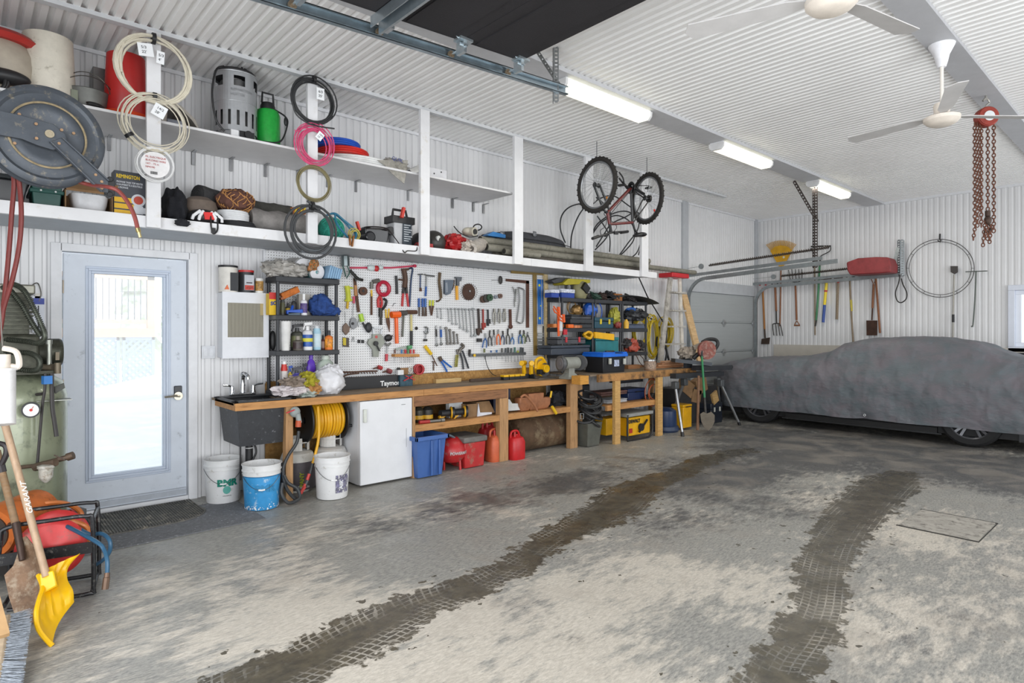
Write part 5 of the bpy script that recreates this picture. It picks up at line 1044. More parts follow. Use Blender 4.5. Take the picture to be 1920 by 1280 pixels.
for q in ((sx0-.03,sx1+.05,sy0-.06,sy0+.005),(sx0-.03,sx1+.05,sy1-.09,sy1+.02),(sx0-.03,sx0+.008,sy0-.06,sy1),(sx1-.0,sx1+.05,sy0-.06,sy1)): b.box((q[0],q[2],z),(q[1],q[3],z+.014))
part(t,'rim',b,spk,bev=.004)
b = B(); xm = (sx0+sx1)/2; b.cyl((xm-.04,5.36,.27),(xm-.04,5.36,.5),.03); b.cyl((xm-.04,5.36,0),(xm-.04,5.36,.3),.022); b.tube(smoothpts([(xm+.0,5.36,.48),(xm+.01,5.34,.4),(xm-.06,5.33,.3),(xm-.12,5.35,.28)]),.009); b.cyl((xm-.13,5.3,.2),(xm-.13,5.3,.5),.007); part(t,'drain_pipe',b,BLK)
b = B(); b.torus((xm-.04,5.36,.45),(0,0,1),.031,.004); part(t,'pipe_label',b,'d8d8d8')
fx_,fy_ = onY(455,735,5.60).x,5.60; chrome = P('c9cbce',.12,.95,0)
t = thing('faucet','chrome faucet with two lever handles behind the black sink','faucet',(fx_,fy_,BZ+.015)); k = 1.0
b = B(); b.box((fx_-.11,fy_-.025,BZ+.015),(fx_+.11,fy_+.025,BZ+.035)); part(t,'base_plate',b,chrome,bev=.008)
b = B(); b.tube(smoothpts([(fx_,fy_,BZ+.03),(fx_,fy_,BZ+.12),(fx_,fy_-.01,BZ+.18),(fx_,fy_-.05,BZ+.205),(fx_,fy_-.12,BZ+.19),(fx_,fy_-.13,BZ+.16)]),[.022]*6+[.017]*25,14); b.ell((fx_,fy_-.02,BZ+.195),(.026,.03,.028)); part(t,'spout',b,chrome)
for s_ in (-1,1):
    b = B(); b.lathe([(.026,BZ+.03),(.018,BZ+.06),(.02,BZ+.08),(.015,BZ+.1),(.0,BZ+.105)],(fx_+s_*.09,fy_,0)); b.tube(smoothpts([(fx_+s_*.09,fy_,BZ+.09),(fx_+s_*.12,fy_-.01,BZ+.105),(fx_+s_*.17,fy_-.02,BZ+.11)]),.009); part(t,'lever_handle',b,chrome)
# ---- medicine cabinet with mirror, light switch
YC = 5.58; cx0,cx1 = onY(417,600,YC).x,onY(504,600,YC).x; cz1,cz0 = onY(460,548,YC).z,onY(460,671,YC).z
t = thing('medicine_cabinet','white medicine cabinet with small mirror on wall above the sink','cabinet',(cx0,5.66,cz0))
b = B(); b.box((cx0+.006,YC+.02,cz0+.005),(cx1-.006,YW-.002,cz1-.004)); part(t,'cabinet_body',b,P('d6d8dc',.4,0,.05),bev=.004)
b = B(); mx0,mx1,mz0,mz1 = onY(427,600,YC).x,onY(494,600,YC).x,onY(460,632,YC).z,onY(460,568,YC).z
for q in ((cx0,mx0,cz0,cz1),(mx1,cx1,cz0,cz1),(mx0,mx1,cz0,mz0),(mx0,mx1,mz1,cz1)): b.box((q[0],YC,q[2]),(q[1],YC+.018,q[3]))
dr = part(t,'cabinet_door',b,P('d9dbe0',.4,0,.05)); b = B(); b.box((mx0,YC+.003,mz0),(mx1,YC+.01,mz1)); part(dr,'mirror',b,P('c8c4b4',.03,1,0))
b = B(); xs_ = onY(391,660,YW-.01); b.box((xs_.x-.055,YW-.008,xs_.z-.055),(xs_.x+.055,YW-.001,xs_.z+.055)); t = thing('light_switch','white double light switch plate on the wall beside the door','light switch',(xs_.x,YW,xs_.z-.055)); part(t,'switch_plate',b,'d6d8dc',bev=.002)
for dx in (-.023,.023): b = B(); b.box((xs_.x+dx-.016,YW-.012,xs_.z-.033),(xs_.x+dx+.016,YW-.008,xs_.z+.033)); part(t,'rocker',b,'dcdee2',bev=.001)
def tubc(name,label,px0,px1,pyt,Y,z0,body,lid,band=None,cat='tub',lidh=.018,txt=None,group=None,taper=.0,bandz=(.15,.8)):
    xa,xb = onY(px0,600,Y).x,onY(px1,600,Y).x; x = (xa+xb)/2; R_ = (xb-xa)/2*.93; zt_ = onY((px0+px1)/2,pyt,Y).z; t = thing(name,label,cat,(x,Y,z0),group); H = zt_-z0
    b = B(); b.lathe([(R_*(1-taper),z0),(R_,z0+H-lidh),(R_*.9,z0+H-lidh+.001)],(x,Y,0)); part(t,'tub_body',b,body)
    b = B(); b.lathe([(R_*1.04,z0+H-lidh),(R_*1.05,z0+H),(0,z0+H+.001)],(x,Y,0)); part(t,'lid',b,lid)
    if band: b = B(); b.lathe([(R_*1.005,z0+H*bandz[0]),(R_*1.01,z0+H*bandz[0]+.001),(R_*1.01,z0+H*bandz[1]),(R_*1.005,z0+H*bandz[1]+.001)],(x,Y,0)); part(t,'label_band',b,band)
    return t,x,R_,H
Yt_ = 5.65
t,x,R_,H = tubc('plastic_tub','large white tub with black lid on top of the medicine cabinet',409,446,498,Yt_,cz1,'d8d4cc',BLK,None); b = B()
b.lathe([(R_*1.01,cz1+.02),(R_*1.01,cz1+H*.75)],(x,Yt_,0)); 
b = B(); b.box((x-.005,Yt_-R_-.006,cz1+.01),(x+.06,Yt_-R_*.72,cz1+H*.72)); part(t,'black_label',b,P('26282c',.5)); b = B(); b.prism([(x-.05,Yt_-R_*.9-.004,cz1+.02),(x-.015,Yt_-R_-.004,cz1+.02),(x-.03,Yt_-R_-.004,cz1+.06)],(0,.01,0)); part(t,'orange_triangle',b,'d8642a')
t,x,R_,H = tubc('plastic_tub','black tub with red lid and white label in the middle on the cabinet',447,476,507,Yt_-.02,cz1,'232428',P('b92a2a',.4)); b = B(); b.box((x-.035,Yt_-.02-R_-.004,cz1+.02),(x+.045,Yt_-.02-R_*.72,cz1+H*.78)); part(t,'white_label',b,P('b9bcc2',.5)); b = B(); b.box((x-.033,Yt_-.02-R_-.006,cz1+.022),(x+.043,Yt_-.02-R_*.9,cz1+H*.32)); part(t,'red_print',b,P('b5382a',.5,0,.6,60)); b = B(); text(b,'Vaseline',.02,(x-.03,Yt_-.02-R_-.007,cz1+.075),(1,0,0),(0,0,1)) if False else b.box((x-.02,Yt_-.02-R_-.006,cz1+.08),(x+.03,Yt_-.02-R_*.9,cz1+.09)); part(t,'dark_print',b,'3a2c34')
tubc('plastic_tub','small white tub with colourful label, rightmost on the cabinet',478,494,522,Yt_-.04,cz1,'dedcd6','e2e2e2',P('b58a4a',.5,0,.7,50))
# ---- first black rack on the bench
RY0,RY1 = 5.42,5.66; rx0,rx1 = onY(519,600,RY0).x,onY(634,600,RY0).x; rk = P('2a2c30',.5,0,.1)
t = thing('plastic_shelf_rack','black plastic shelf rack full of cleaning bottles beside the cabinet','shelf rack',(rx0,RY0,BZ)); RZ = [1.93,1.585,1.265,.90]
for k,z in enumerate(RZ):
    b = B(); b.box((rx0-.01,RY0-.01,z-.045 if k else z-.05),(rx1+.01,RY1+.01,z)); part(t,'shelf',b,rk,bev=.005)
for x in (rx0+.013,rx1-.013):
    for y in (RY0+.013,RY1-.013): b = B(); b.cyl((x,y,BZ),(x,y,RZ[0]-.04),.016,n=12); part(t,'post',b,rk)
def bottle(label,px0,px1,pyt,Y,z0,body,cap=None,band=None,kind='bottle',sh='b',cat=None,band2=None,group=None):
    """sh: b bottle with neck, c can, s trigger sprayer, t cup, f flat jug"""
    xa,xb = onY(px0,600,Y).x,onY(px1,600,Y).x; x = (xa+xb)/2; R_ = (xb-xa)/2*.93; H = onY((px0+px1)/2,pyt,Y).z-z0
    nm = {'bottle': 'bottle','can': 'spray_can','sprayer': 'spray_bottle','cup': 'cup','jug': 'jug'}[kind]
    t = thing(nm,label,nm.replace('_',' ') if not cat else cat,(x,Y,z0),group)
    hb = {'b': .72,'c': .86,'s': .66,'t': 1,'f': .8}[sh]; b = B(); c = (x,Y,0)
    if sh == 't': b.lathe([(R_*.72,z0),(R_,z0+H),(R_*.94,z0+H),(R_*.68,z0+.01)],c)
    elif sh == 'f': 
        s_ = lambda k,z: [V((x+R_*k*math.copysign(abs(math.cos(a))**.6,math.cos(a)),Y+R_*.6*k*math.copysign(abs(math.sin(a))**.6,math.sin(a)),z)) for a in [i*math.pi/12 for i in range(24)]]
        b.loft([s_(.95,z0),s_(1,z0+.01),s_(1,z0+H*.62),s_(.75,z0+H*.8),s_(.3,z0+H*.88),s_(.3,z0+H*.9)])
    else: b.lathe([(R_*.95,z0),(R_,z0+.006),(R_,z0+H*hb*.88),(R_*.8,z0+H*hb*.97),(R_*(.42 if sh != 'c' else .8),z0+H*hb),(R_*(.38 if sh != 'c' else .78),z0+H*(hb+.04))],c,n=20)
    part(t,'body',b,body)
    if cap and sh in 'bcf':
        b = B(); r_ = R_*(.45 if sh != 'c' else .62); z_ = z0+H*(.88 if sh == 'f' else hb+.02); b.lathe([(r_,z_),(r_*.92,z0+H),(0,z0+H)],c,n=16); part(t,'cap',b,cap)
    if sh == 's':
        b = B(); z_ = z0+H*.68; b.cyl((x,Y,z_),(x,Y,z_+H*.12),R_*.35,n=10); b.obox((x+R_*.1,Y,z_+H*.2),(R_*1.7,R_*.6,H*.1),Matrix.Rotation(-.12,3,'Y')); b.plank((x-R_*.6,Y,z_+H*.16),(x-R_*.9,Y,z_+H*.0),R_*.3,R_*.25); part(t,'trigger_head',b,cap or 'dcdcdc',bev=.003)
    if band:
        z_a,z_b = z0+H*.12,z0+H*hb*.78; b = B()
        if sh == 'f': b.box((x-R_*.7,Y-R_*.62,z_a),(x+R_*.7,Y-R_*.5,z_b))
        else: b.lathe([(R_*1.0,z_a),(R_*1.02,z_a+.001),(R_*1.02,z_b),(R_,z_b+.001)],c,n=20)
        part(t,'label',b,band)
    if band2: b = B(); z_a = z0+H*.28; b.lathe([(R_*1.02,z_a),(R_*1.035,z_a+.001),(R_*1.035,z_a+H*.12),(R_,z_a+H*.12+.001)],c,n=20); part(t,'label_stripe',b,band2)
    return t
# top of rack: wrapped rolls and towels
film = P('a7a39d',.3,0,.2,22,.7,40)
b = B(); b.ell((onY(530,600,5.52).x,5.54,2.0),(.17,.11,.085),22,amp=.4,flat=.85,seed=61); b.ell((onY(555,600,5.52).x,5.54,2.0),(.13,.1,.07),22,amp=.4,flat=.95,seed=62); solo('plastic_bag','crumpled gray plastic bag on the left top of the first rack','bag',b,film)
def paper_roll(label,px,py,Y,r,wrapc):
    c = onY(px,py,Y); t = thing('paper_roll',label,'paper roll',c-V((0,0,r))); ax = V((.1,-1,-.12)).normalized(); b = B(); b.disc(c-ax*.1,ax,r,.24,32,hole=.018); part(t,'roll',b,'dcdcdf'); b = B(); b.tube([c-ax*.2,c-ax*.01],r*1.03,28); part(t,'wrapper',b,wrapc); return t
paper_roll('white paper roll in clear wrap, upper one on top of the first rack',566,499,5.53,.072,P('b9b6b2',.3,0,.2,25,.6,50)); paper_roll('white paper roll in teal wrap in front beside the blue towels',593,510,5.50,.072,P('7fb3b4',.4,0,.3))
b = B()
for k in range(5): b.ell((onY(578+k*3,600,5.5).x,5.46,2.02+.09*((k*37 % 5)/5)),(.025,.02,.028),8,amp=.5,seed=k)
solo('printed_wrapper','crumpled orange blue printed wrapper between the two paper rolls','wrapper',b,P('b86a2c',.4,0,.8,40,.4,40,'3c7f6c',.5))
x = onY(623,600,5.5).x; t = thing('folded_towels','stack of folded light blue towels at right top of the first rack','towels',(x,5.52,1.93))
for k in range(6): b = B(); b.obox((x-.06+k*.022,5.52,2.0-.003*k),(.02,.2,.13-.006*k),Matrix.Rotation(.25,3,'Y')); part(t,'towel',b,fabric('8fb2cf',.12),bev=.008)
# second shelf
z = RZ[1]; Yr = 5.47
b = B(); xa,xb = onY(505,600,Yr).x,onY(518,600,Yr).x; b.box((xa-.0,Yr,z),(xb,Yr+.08,onY(511,550,Yr).z)); t = thing('soap_pad_box','yellow and red box of soap pads at left of upper rack shelf','box',(xa,Yr,z)); part(t,'box_body',b,P('e2b81e',.5)); b = B(); b.box((xa-.001,Yr-.002,z+.14),(xb+.001,Yr,z+.2)); part(t,'red_header',b,'c8322c'); b = B(); text(b,'SOS',.045,(xa+.01,Yr-.003,z+.085),(1,0,.15),(0,0,1),.002,.002); part(t,'blue_lettering',b,'22408c',smooth=False)
c = onY(543,549,Yr); b = B(); b.obox(c,(.17,.06,.06),Matrix.Rotation(-.45,3,'Y')); t = thing('grout_sponge','orange sponge block lying tilted on cans of the upper rack shelf','sponge',c); part(t,'sponge',b,P('b5662c',.9,0,.3,30,.5,120),bev=.008); b = B(); b.obox(c-V((.02,0,.025)),(.15,.058,.02),Matrix.Rotation(-.45,3,'Y')); part(t,'scrub_layer',b,'8a4a22')
bottle('dark spray can with gray cap under the orange sponge',525,534,556,Yr+.01,z,'3c3c3a','8c8e90','4a4a30','can','c')
bottle('yellow labelled dark bottle under the orange sponge',535,545,568,Yr+.05,z,'35322c',BLK,'b99a28','bottle','b'); bottle('black bottle with gray cap behind the blue brush',546,556,554,Yr+.08,z,'2c2c2e','77787a','45454a','bottle','b')
bottle('white bottle with purple print left of the blue cloth bag',563,576,551,Yr,z,'d9d9dd','e6e6e6',P('5a4a80',.5,0,.5,50),'bottle','b')
b = B(); xa,xb = onY(566,600,Yr+.1).x,onY(580,600,Yr+.1).x; b.box((xa-.03,Yr+.09,z),(xb,Yr+.15,z+.2)); solo('white_carton','small white carton standing behind the purple printed bottle','carton',b,'b5b0a8')
b = B(); b.plank(onY(537,585,Yr-.02),onY(567,583,Yr-.02),.03,.035); b.plank(onY(546,583,Yr-.02),onY(549,573,Yr),.02,.02); t = thing('hand_brush','blue hand brush with gray bristles on the upper rack shelf','brush',onY(550,590,Yr)); part(t,'handle',b,P('1f4fb0',.4),bev=.004); b = B(); b.box((onY(538,600,Yr).x,Yr-.035,z+.001),(onY(560,600,Yr).x,Yr+.0,z+.025)); part(t,'bristles',b,'4a5a68')
b = B(); xa,xb = onY(577,600,5.5).x,onY(632,600,5.5).x; xm = (xa+xb)/2
b.ell((xm-.02,5.5,z+.09),((xb-xa)/2*.75,.1,.115),22,amp=.22,flat=.78,seed=71); b.ell((xm+.05,5.49,z+.05),((xb-xa)/2*.75,.1,.06),22,amp=.2,flat=.8,seed=72); t = solo('cloth_bag','dark blue cloth bag slumped on the right of the upper rack shelf','bag',b,fabric('23427e',.4))
# third shelf
z = RZ[2]
bottle('tall white plastic cup on the middle rack shelf',524,546,602,Yr,z,'d5d4d2',None,None,'cup','t')
bottle('black and green spray bottle with gray trigger behind white cup',545,569,604,Yr+.05,z,'3c3d35','3a3a3c','6a6d4a','sprayer','s')
bottle('dark glass cleaner bottle with brown label in front of spray bottle',549,568,630,Yr-.01,z,'5a544c','8c857a',P('3a2a2a',.4,0,.6,40),'bottle','b')
bottle('white spray bottle with blue label in middle of the rack',567,586,600,Yr-.0,z,'dcdde0','e0e0e0',P('2352a0',.4,0,.3,30),'sprayer','s',band2='d9d24a')
bottle('tall pale spray can with clear cap right of blue labelled sprayer',586,602,611,Yr+.02,z,'9fc3d4','c9cdd0','c3d6de','can','c')
bottle('small dark red bottle half hidden on the middle rack shelf',601,610,628,Yr+.05,z,'5a2a2c',BLK,'a88a80','bottle','b'); bottle('orange bottle with black cap at right end of middle shelf',609,624,619,Yr,z,'d8742a','2c2c30',P('e0902e',.4,0,.7,40),'bottle','b')
b = B(); b.ell((onY(513,640,5.6).x,5.62,z+.09),(.03,.03,.09)); solo('black_bottle','black round bottle seen behind the left front rack post','bottle',b,BLK)
# bench level under rack
z = BZ
bottle('red spray can with white print at left under the rack',526,539,677,Yr,z+.04,P('c2281e',.35),'e8e8e8','d8d0cc','can','c',band2='2a3f9c'); bottle('yellow bottle with blue trigger beside the red spray can',540,549,682,Yr+.01,z+.04,P('dcc020',.4),'3050a0',None,'sprayer','s')
bottle('round purple bottle with white starburst label behind rags',545,567,685,Yr-.01,z+.04,P('5a55b0',.35),'4a4a52','a8a6d0','sprayer','s'); bottle('dark purple bottle with spray head behind the yellow rag',566,577,678,Yr+.05,z+.04,P('4b2f9a',.35),'3a3a42',None,'sprayer','s')
bottle('tall purple flat jug leaning at back of the rack',574,592,665,Yr+.06,z+.04,P('5a2fb0',.35),P('5a2fb0',.35),None,'jug','f'); bottle('translucent green white jug behind the white plastic bag',592,628,666,Yr+.04,z+.04,P('b4bfb4',.35),'c2cac0',None,'jug','f')
b = B(); b.ell((onY(615,600,5.33).x,5.33,z+.11),(.155,.13,.14),26,amp=.16,flat=.78,fr=2.4,seed=81); b.ell((onY(620,600,5.33).x,5.33,z+.2),(.1,.08,.07),22,amp=.35,fr=2.5,seed=83); solo('white_plastic_bag','full white plastic bag standing on the bench right of the rags','bag',b,P('d6d6da',.35,0,.06,6,.5,18))
for k,(px,py,rx,rz_,col,nm,lab,sd) in enumerate(((545,728,.15,.05,'cfc7c8','white_rag','pinkish white rag lying flat on the bench by the sink',1),(550,712,.1,.05,'8d7f72','brown_rag','brown gray rag on top of the rag pile',2),(576,708,.075,.07,'a39a2a','yellow_rag','olive yellow rag on top of the rag pile',3),(585,724,.06,.06,'bb8a52','orange_rag','orange tan rag beside the white plastic bag',4),(575,733,.09,.035,'b4bdb6','gray_rag','pale gray green rag at front of the rag pile',5))):
    c = onY(px,py,5.25); b = B(); b.ell((c.x,5.24,max(c.z-.02,BZ+rz_*.75)),(rx,.09,rz_),22,amp=.55,fr=2.6,flat=.75,seed=90+sd); solo(nm,lab,'rag',b,fabric(col,.2))
# ---- buckets
def bucket(label,cx_,cy_,col,hgt=.365,r0=.13,r1=.15,band=None,rz=0):
    t = thing('bucket',label,'bucket',(cx_,cy_,0),'five gallon buckets on the floor by the sink'); b = B(); H = hgt
    prof = [(r0*.97,0.005),(r0,.012),(r1*.955,H*.74),(r1*.955,H*.76),(r1*1.0,H*.765),(r1,H*.78),(r1*.965,H*.785),(r1*.97,H*.85),(r1*1.02,H*.855),(r1*1.02,H*.87),(r1*.98,H*.875),(r1*.985,H*.975),(r1*1.03,H*.98),(r1*1.03,H),(r1*.96,H),(r1*.95,H*.9),(r0*.95,.02),(0,.02)]
    if band:
        b.lathe(prof[2:],(cx_,cy_,0),n=48,cap=False); part(t,'rim_and_inside',b,P('d8d8d8',.4,0,.06,10,dirt='a09c94',da=.2)); b = B(); b.lathe(prof[:4],(cx_,cy_,0),n=48,cap=False); part(t,'bucket_body',b,col)
    else: b.lathe(prof,(cx_,cy_,0),n=48); part(t,'bucket_body',b,col)
    aim = math.atan2(-cy_,-cx_)+rz; pts = []
    for k in range(17): s_ = k/16; a = aim-1.35+2.7*s_; zz = H*.80-H*.33*math.sin(math.pi*s_)**1.2; rr_ = r0+(r1-r0)*zz/H+.006; pts.append(V((cx_+rr_*math.cos(a),cy_+rr_*math.sin(a),zz)))
    b = B(); b.tube(pts,.0022,6); hd_ = part(t,'wire_handle',b,steel('77787a')); b = B(); b.tube(pts[7:10],.007,8); g = part(hd_,'handle_grip',b,'e8e8e8')
    return t,lambda X_,Y_,Z_,z0=0: (lambda rr_,a: V((cx_+rr_*math.cos(a),cy_+rr_*math.sin(a),z0+Y_)))(r0+(r1-r0)*(z0+Y_)/H+.003+Z_,aim+X_/r1)
wb = P('dcdcdc',.4,0,.05,8,dirt='aaa49a',da=.12)
t,W = bucket('white bucket with green BMR letters, leftmost of the three buckets',1.64,5.50,wb)
b = B(); text(b,'BMR',.075,(0,0,0),(1,0,0),(0,0,1),.002,.004,wrap=lambda x,y,z: W(x-.05,y,z,.155),xs=1.15); part(t,'green_lettering',b,P('0f7a66',.5),smooth=False)
b = B(); n = 22; b.add([W(.03,0,.0,.12)]+[W(.03+.033*math.cos(a),.033*math.sin(a),0,.12) for a in [k*2*math.pi/n for k in range(n)]],[(0,1+k,1+(k+1) % n) for k in range(n)]); part(t,'green_globe',b,P('5aa69a',.5),smooth=False)
b = B(); text(b,'LISTOWEL BMR INC',.012,(0,0,0),(1,0,0),(0,0,1),.001,wrap=lambda x,y,z: W(x-.01,y,z,.068)) if False else text(b,'www.bmr.co',.014,(0,0,0),(1,0,0),(0,0,1),.001,wrap=lambda x,y,z: W(x-.005,y,z,.068)); part(t,'small_print',b,'3c3f44',smooth=False)
t,W = bucket('blue painted bucket with faded BMR letters, middle one of the three',1.815,5.09,P('3b93cc',.45,0,.1,10,dirt='c9d6de',da=.12),band=True)
b = B(); text(b,'BMR',.078,(0,0,0),(1,0,0),(0,0,1),.002,.003,wrap=lambda x,y,z: W(x-.06,y,z,.155),xs=1.15); part(t,'faded_lettering',b,P('2c7fae',.5),smooth=False)
b = B(); rr = random.Random(5)
for k in range(46):
    a,h_,s_ = rr.uniform(-.2,.2),abs(rr.gauss(0,.018)),rr.uniform(.003,.010); m_ = 6; b.add([W(a+s_*math.cos(q)*rr.uniform(.5,1.2),.014+h_+s_*.8*math.sin(q),.0005) for q in [i*math.pi/3 for i in range(m_)]],[tuple(range(m_))])
part(t,'chipped_paint',b,'dfe3e6',smooth=False)
t,W = bucket('white bucket with torn purple label, rightmost beside the small fridge',2.385,5.00,wb,rz=.1)
b = B(); n = 12
for i in range(n):
    for j in range(8):
        if rr.random() < .13: continue
        x,y = .015+i*.0115,.06+j*.019; b.add([W(x,y,0),W(x+.0116,y,0),W(x+.0116,y+.0192,0),W(x,y+.0192,0)],[(0,1,2,3)])
part(t,'torn_label',b,P('6d6a86',.6,0,.7,30,0,60,'b9b7bd',.4),smooth=False); b = B(); text(b,'AIR',.05,(0,0,0),(1,0,0),(0,0,1),.001,.002,wrap=lambda x,y,z: W(.085-y*1.,.09+x,z+.002) if True else None); part(t,'label_lettering',b,'d8d8dc',smooth=False)
# ---- small fridge
fx0,fx1 = onY(675,800,BF).x,onY(772.5,800,BF).x; t = thing('small_fridge','small white fridge under the workbench beside the blue tub','fridge',(fx0,BF+.3,0)); fw = P('d9dadd',.35,0,.03)
b = B(); b.box((fx0+.006,BF+.05,.015),(fx1-.004,YW-.08,BZ-.068)); part(t,'fridge_body',b,fw,bev=.006); b = B(); b.box((fx0,BF-.005,.02),(fx1,BF+.044,BZ-.07)); part(t,'fridge_door',b,fw,bev=.008)
b = B(); hz = onY(681,790,BF).z; b.box((fx0+.025,BF-.03,hz-.01),(fx0+.055,BF-.006,onY(681,767,BF).z)); part(t,'door_handle',b,P('cdd0c8',.35),bev=.004); b = B(); c = onY(756,758,BF-.006); b.box((c.x-.02,BF-.007,c.z-.003),(c.x+.025,BF-.004,c.z+.003)); part(t,'badge',b,'8a8c90')
b = B(); c = onY(762,820,BF-.006); b.box((c.x-.001,BF-.0065,c.z-.09),(c.x+.001,BF-.004,c.z+.09)); part(t,'scratch',b,'55575c')
# ---- yellow hose reel, propane tanks, hoses under the bench
def U(px,py,Y=5.3): return onY(px,py,Y)
hc = U(602,785,5.38); t = thing('yellow_hose_reel','black reel wound with yellow hose hung below the bench beside the fridge','hose reel',(hc.x,5.38,.45)); xa,xb = U(574,785,5.38).x,U(634,785,5.38).x; Rr = .155
b = B(); ys_ = P('dba318',.4,0,.08)
n = 11
for k in range(n): x = xa+(xb-xa)*(k+.5)/n; b.torus((x,5.38,hc.z),(1,.0,0),Rr-.012+.006*((k*7) % 3),.012,40,8)
for k in range(n-1): x = xa+(xb-xa)*(k+1)/n; b.torus((x,5.38,hc.z),(1,.0,0),Rr+.006,.0115,40,8)
part(t,'wound_hose',b,ys_)
for x in (xa-.012,xb+.012): b = B(); b.disc((x,5.38,hc.z),(1,0,0),.19,.012,36,hole=.03); b.torus((x,5.38,hc.z),(1,0,0),.19,.01,36,6); part(t,'reel_disc',b,BLK)
b = B(); b.cyl((xa,5.38,hc.z),(xb+.03,5.38,hc.z),.05); part(t,'axle',b,BLK); b = B(); p = U(640,805,5.22); b.cyl((xb+.02,5.3,hc.z-.08),(xb+.14,5.25,hc.z-.07),.014); part(t,'crank_handle',b,'222226')
b = B(); b.tube(smoothpts([U(596,762,5.2),U(598,800,5.16),U(596,830,5.14),U(586,870,5.12)]),.0125); part(t,'loose_hose',b,ys_)
b = B(); b.tube([U(586,868,5.12),U(581,888,5.12)],.016); b.tube([U(577,900,5.1),U(571,912,5.1)],.018); part(t,'hose_collar',b,'3a3a3c')
b = B(); b.tube([U(580,888,5.11),U(574,905,5.1),U(564,925,5.08)],.014); b.plank(U(572,912,5.08),U(560,930,5.08),.012,.02); part(t,'red_nozzle',b,P('c0413a',.4))
b = B(); gp = P('2e3032',.5); b.tube(smoothpts([U(560,808,5.06),U(556,830,5.05),U(540,855,5.05),U(531,880,5.04),U(535,910,5.03),U(548,930,5.02),U(560,938,5.0)]),.0145)
b.tube(smoothpts([U(530,905,5.0),U(528,925,4.98),U(540,942,4.96),U(556,938,4.96),U(562,930,4.98),U(556,915,5.0),U(540,905,5.02),U(532,890,5.03)]),.0145); solo('rubber_hose','gray black rubber hose looped on the floor around the bench leg','hose',b,gp)
t = thing('hose_valve','gray faucet valve with red handle clamped at the bench leg','valve',U(555,790,5.08)); b = B(); b.ell(U(553,772,5.06),(.045,.03,.045)); b.cyl(U(558,775,5.05),U(561,792,5.05),.022); part(t,'valve_body',b,P('8f9694',.5)); b = B(); b.cyl(U(560,788,5.05),U(559,800,5.05),.024); part(t,'red_collar',b,'b5502e'); b = B(); b.plank(U(537,774,5.03),U(552,768,5.03),.012,.008); part(t,'red_lever',b,'c22a3a')
for k,(px,Y,lab,tc_) in enumerate(((558,5.42,'gray propane tank behind the bench leg with dark printed sleeve','c4c2bc'),(620,5.42,'white propane tank half hidden behind the rightmost bucket','d0cfcc'))):
    x = U(px,850,Y).x; t = thing('propane_tank',lab,'propane tank',(x,Y,0),'propane tanks under the bench'); b = B(); b.lathe([(.1,0),(.1,.02),(.13,.04),(.152,.1),(.152,.29),(.13,.345),(.07,.375),(0,.385)],(x,Y,0),n=32); part(t,'tank',b,P(tc_,.45,0,.1,8,dirt='9a958b',da=.2))
    b = B(); b.torus((x,Y,.44),(0,0,1),.1,.006,30,6); 
    for i in range(24):
        a0,a1 = i*2*math.pi/24,(i+1)*2*math.pi/24
        if i % 8 in (2,3): continue
        b.prism([(x+.1*math.cos(a),Y+.1*math.sin(a),z_) for a,z_ in ((a0,.37),(a1,.37),(a1,.48),(a0,.48))],(.003*math.cos(a0),.003*math.sin(a0),0))
    part(t,'collar',b,tc_); b = B(); b.cyl((x,Y,.38),(x,Y,.43),.016); b.cyl((x,Y-.03,.42),(x+.03,Y-.05,.42),.02); part(t,'valve',b,P('5a5a5c',.4,.5))
    if k == 0:
        b = B(); b.lathe([(.155,.03),(.157,.035),(.157,.27),(.155,.275)],(x,Y,0),n=32); part(t,'printed_sleeve',b,P('4a4448',.6,0,.2,20)); b = B(); W_ = lambda X_,Y_,Z_,z0: V((x+.159*math.cos(-1.95+X_/.159),Y+.159*math.sin(-1.95+X_/.159),z0+Y_)); 
        text(b,'PANY',.05,(0,0,0),(1,0,0),(0,0,1),.001,.002,wrap=lambda a,c_,d: W_(.05-c_,a,d,.06)) ; part(t,'yellow_lettering',b,'b9c420',smooth=False); b = B(); text(b,'Tornado',.03,(0,0,0),(1,0,0),(0,0,1),.001,.001,wrap=lambda a,c_,d: W_(a+.0,c_,d,.05)); part(t,'white_lettering',b,'d8d8d8',smooth=False)
# ================================================================ pegboard and the tools hung on it
PX0,PX1 = onY(498,600,YW-.035).x,onY(1020,600,YW-.035).x; YP = YW-.04
M = bpy.data.materials.new('pegboard'); M.use_nodes = True; nt = M.node_tree; bs = nt.nodes['Principled BSDF']; L = nt.links.new; g_ = nn(nt,'ShaderNodeNewGeometry'); sx_ = nn(nt,'ShaderNodeSeparateXYZ'); L(g_.outputs['Position'],sx_.inputs[0])
def fr_(o): return mth('SUBTRACT',mth('FRACT',mth('DIVIDE',o,.0254)),.5)
fx = fr_(sx_.outputs[0]); fz = fr_(sx_.outputs[2]); rr_ = mth('ADD',mth('MULTIPLY',fx,fx),mth('MULTIPLY',fz,fz)); hole = mth('LESS_THAN',rr_,.026)
L(mixc(hole,'dfdfe0','2c2a28'),bs.inputs['Base Color']); bs.inputs['Roughness'].default_value = .5
seam = PX0+2.44
for k,(a_,c_) in enumerate(((PX0,seam-.001),(seam+.001,PX1))):
    b = B(); b.box((a_,YP,.975),(c_,YP+.006,2.185)); solo('pegboard',('wide white pegboard sheet behind the first rack and hammers','narrower white pegboard sheet at right with the framing square')[k],'pegboard',b,M,smooth=False)
b = B(); b.box((PX0,YP+.007,2.13),(PX1,YW-.012,2.18)); b.box((PX0-.02,YP+.004,.96),(PX0,YW-.002,2.185)); struct('trim_9',b,tw)
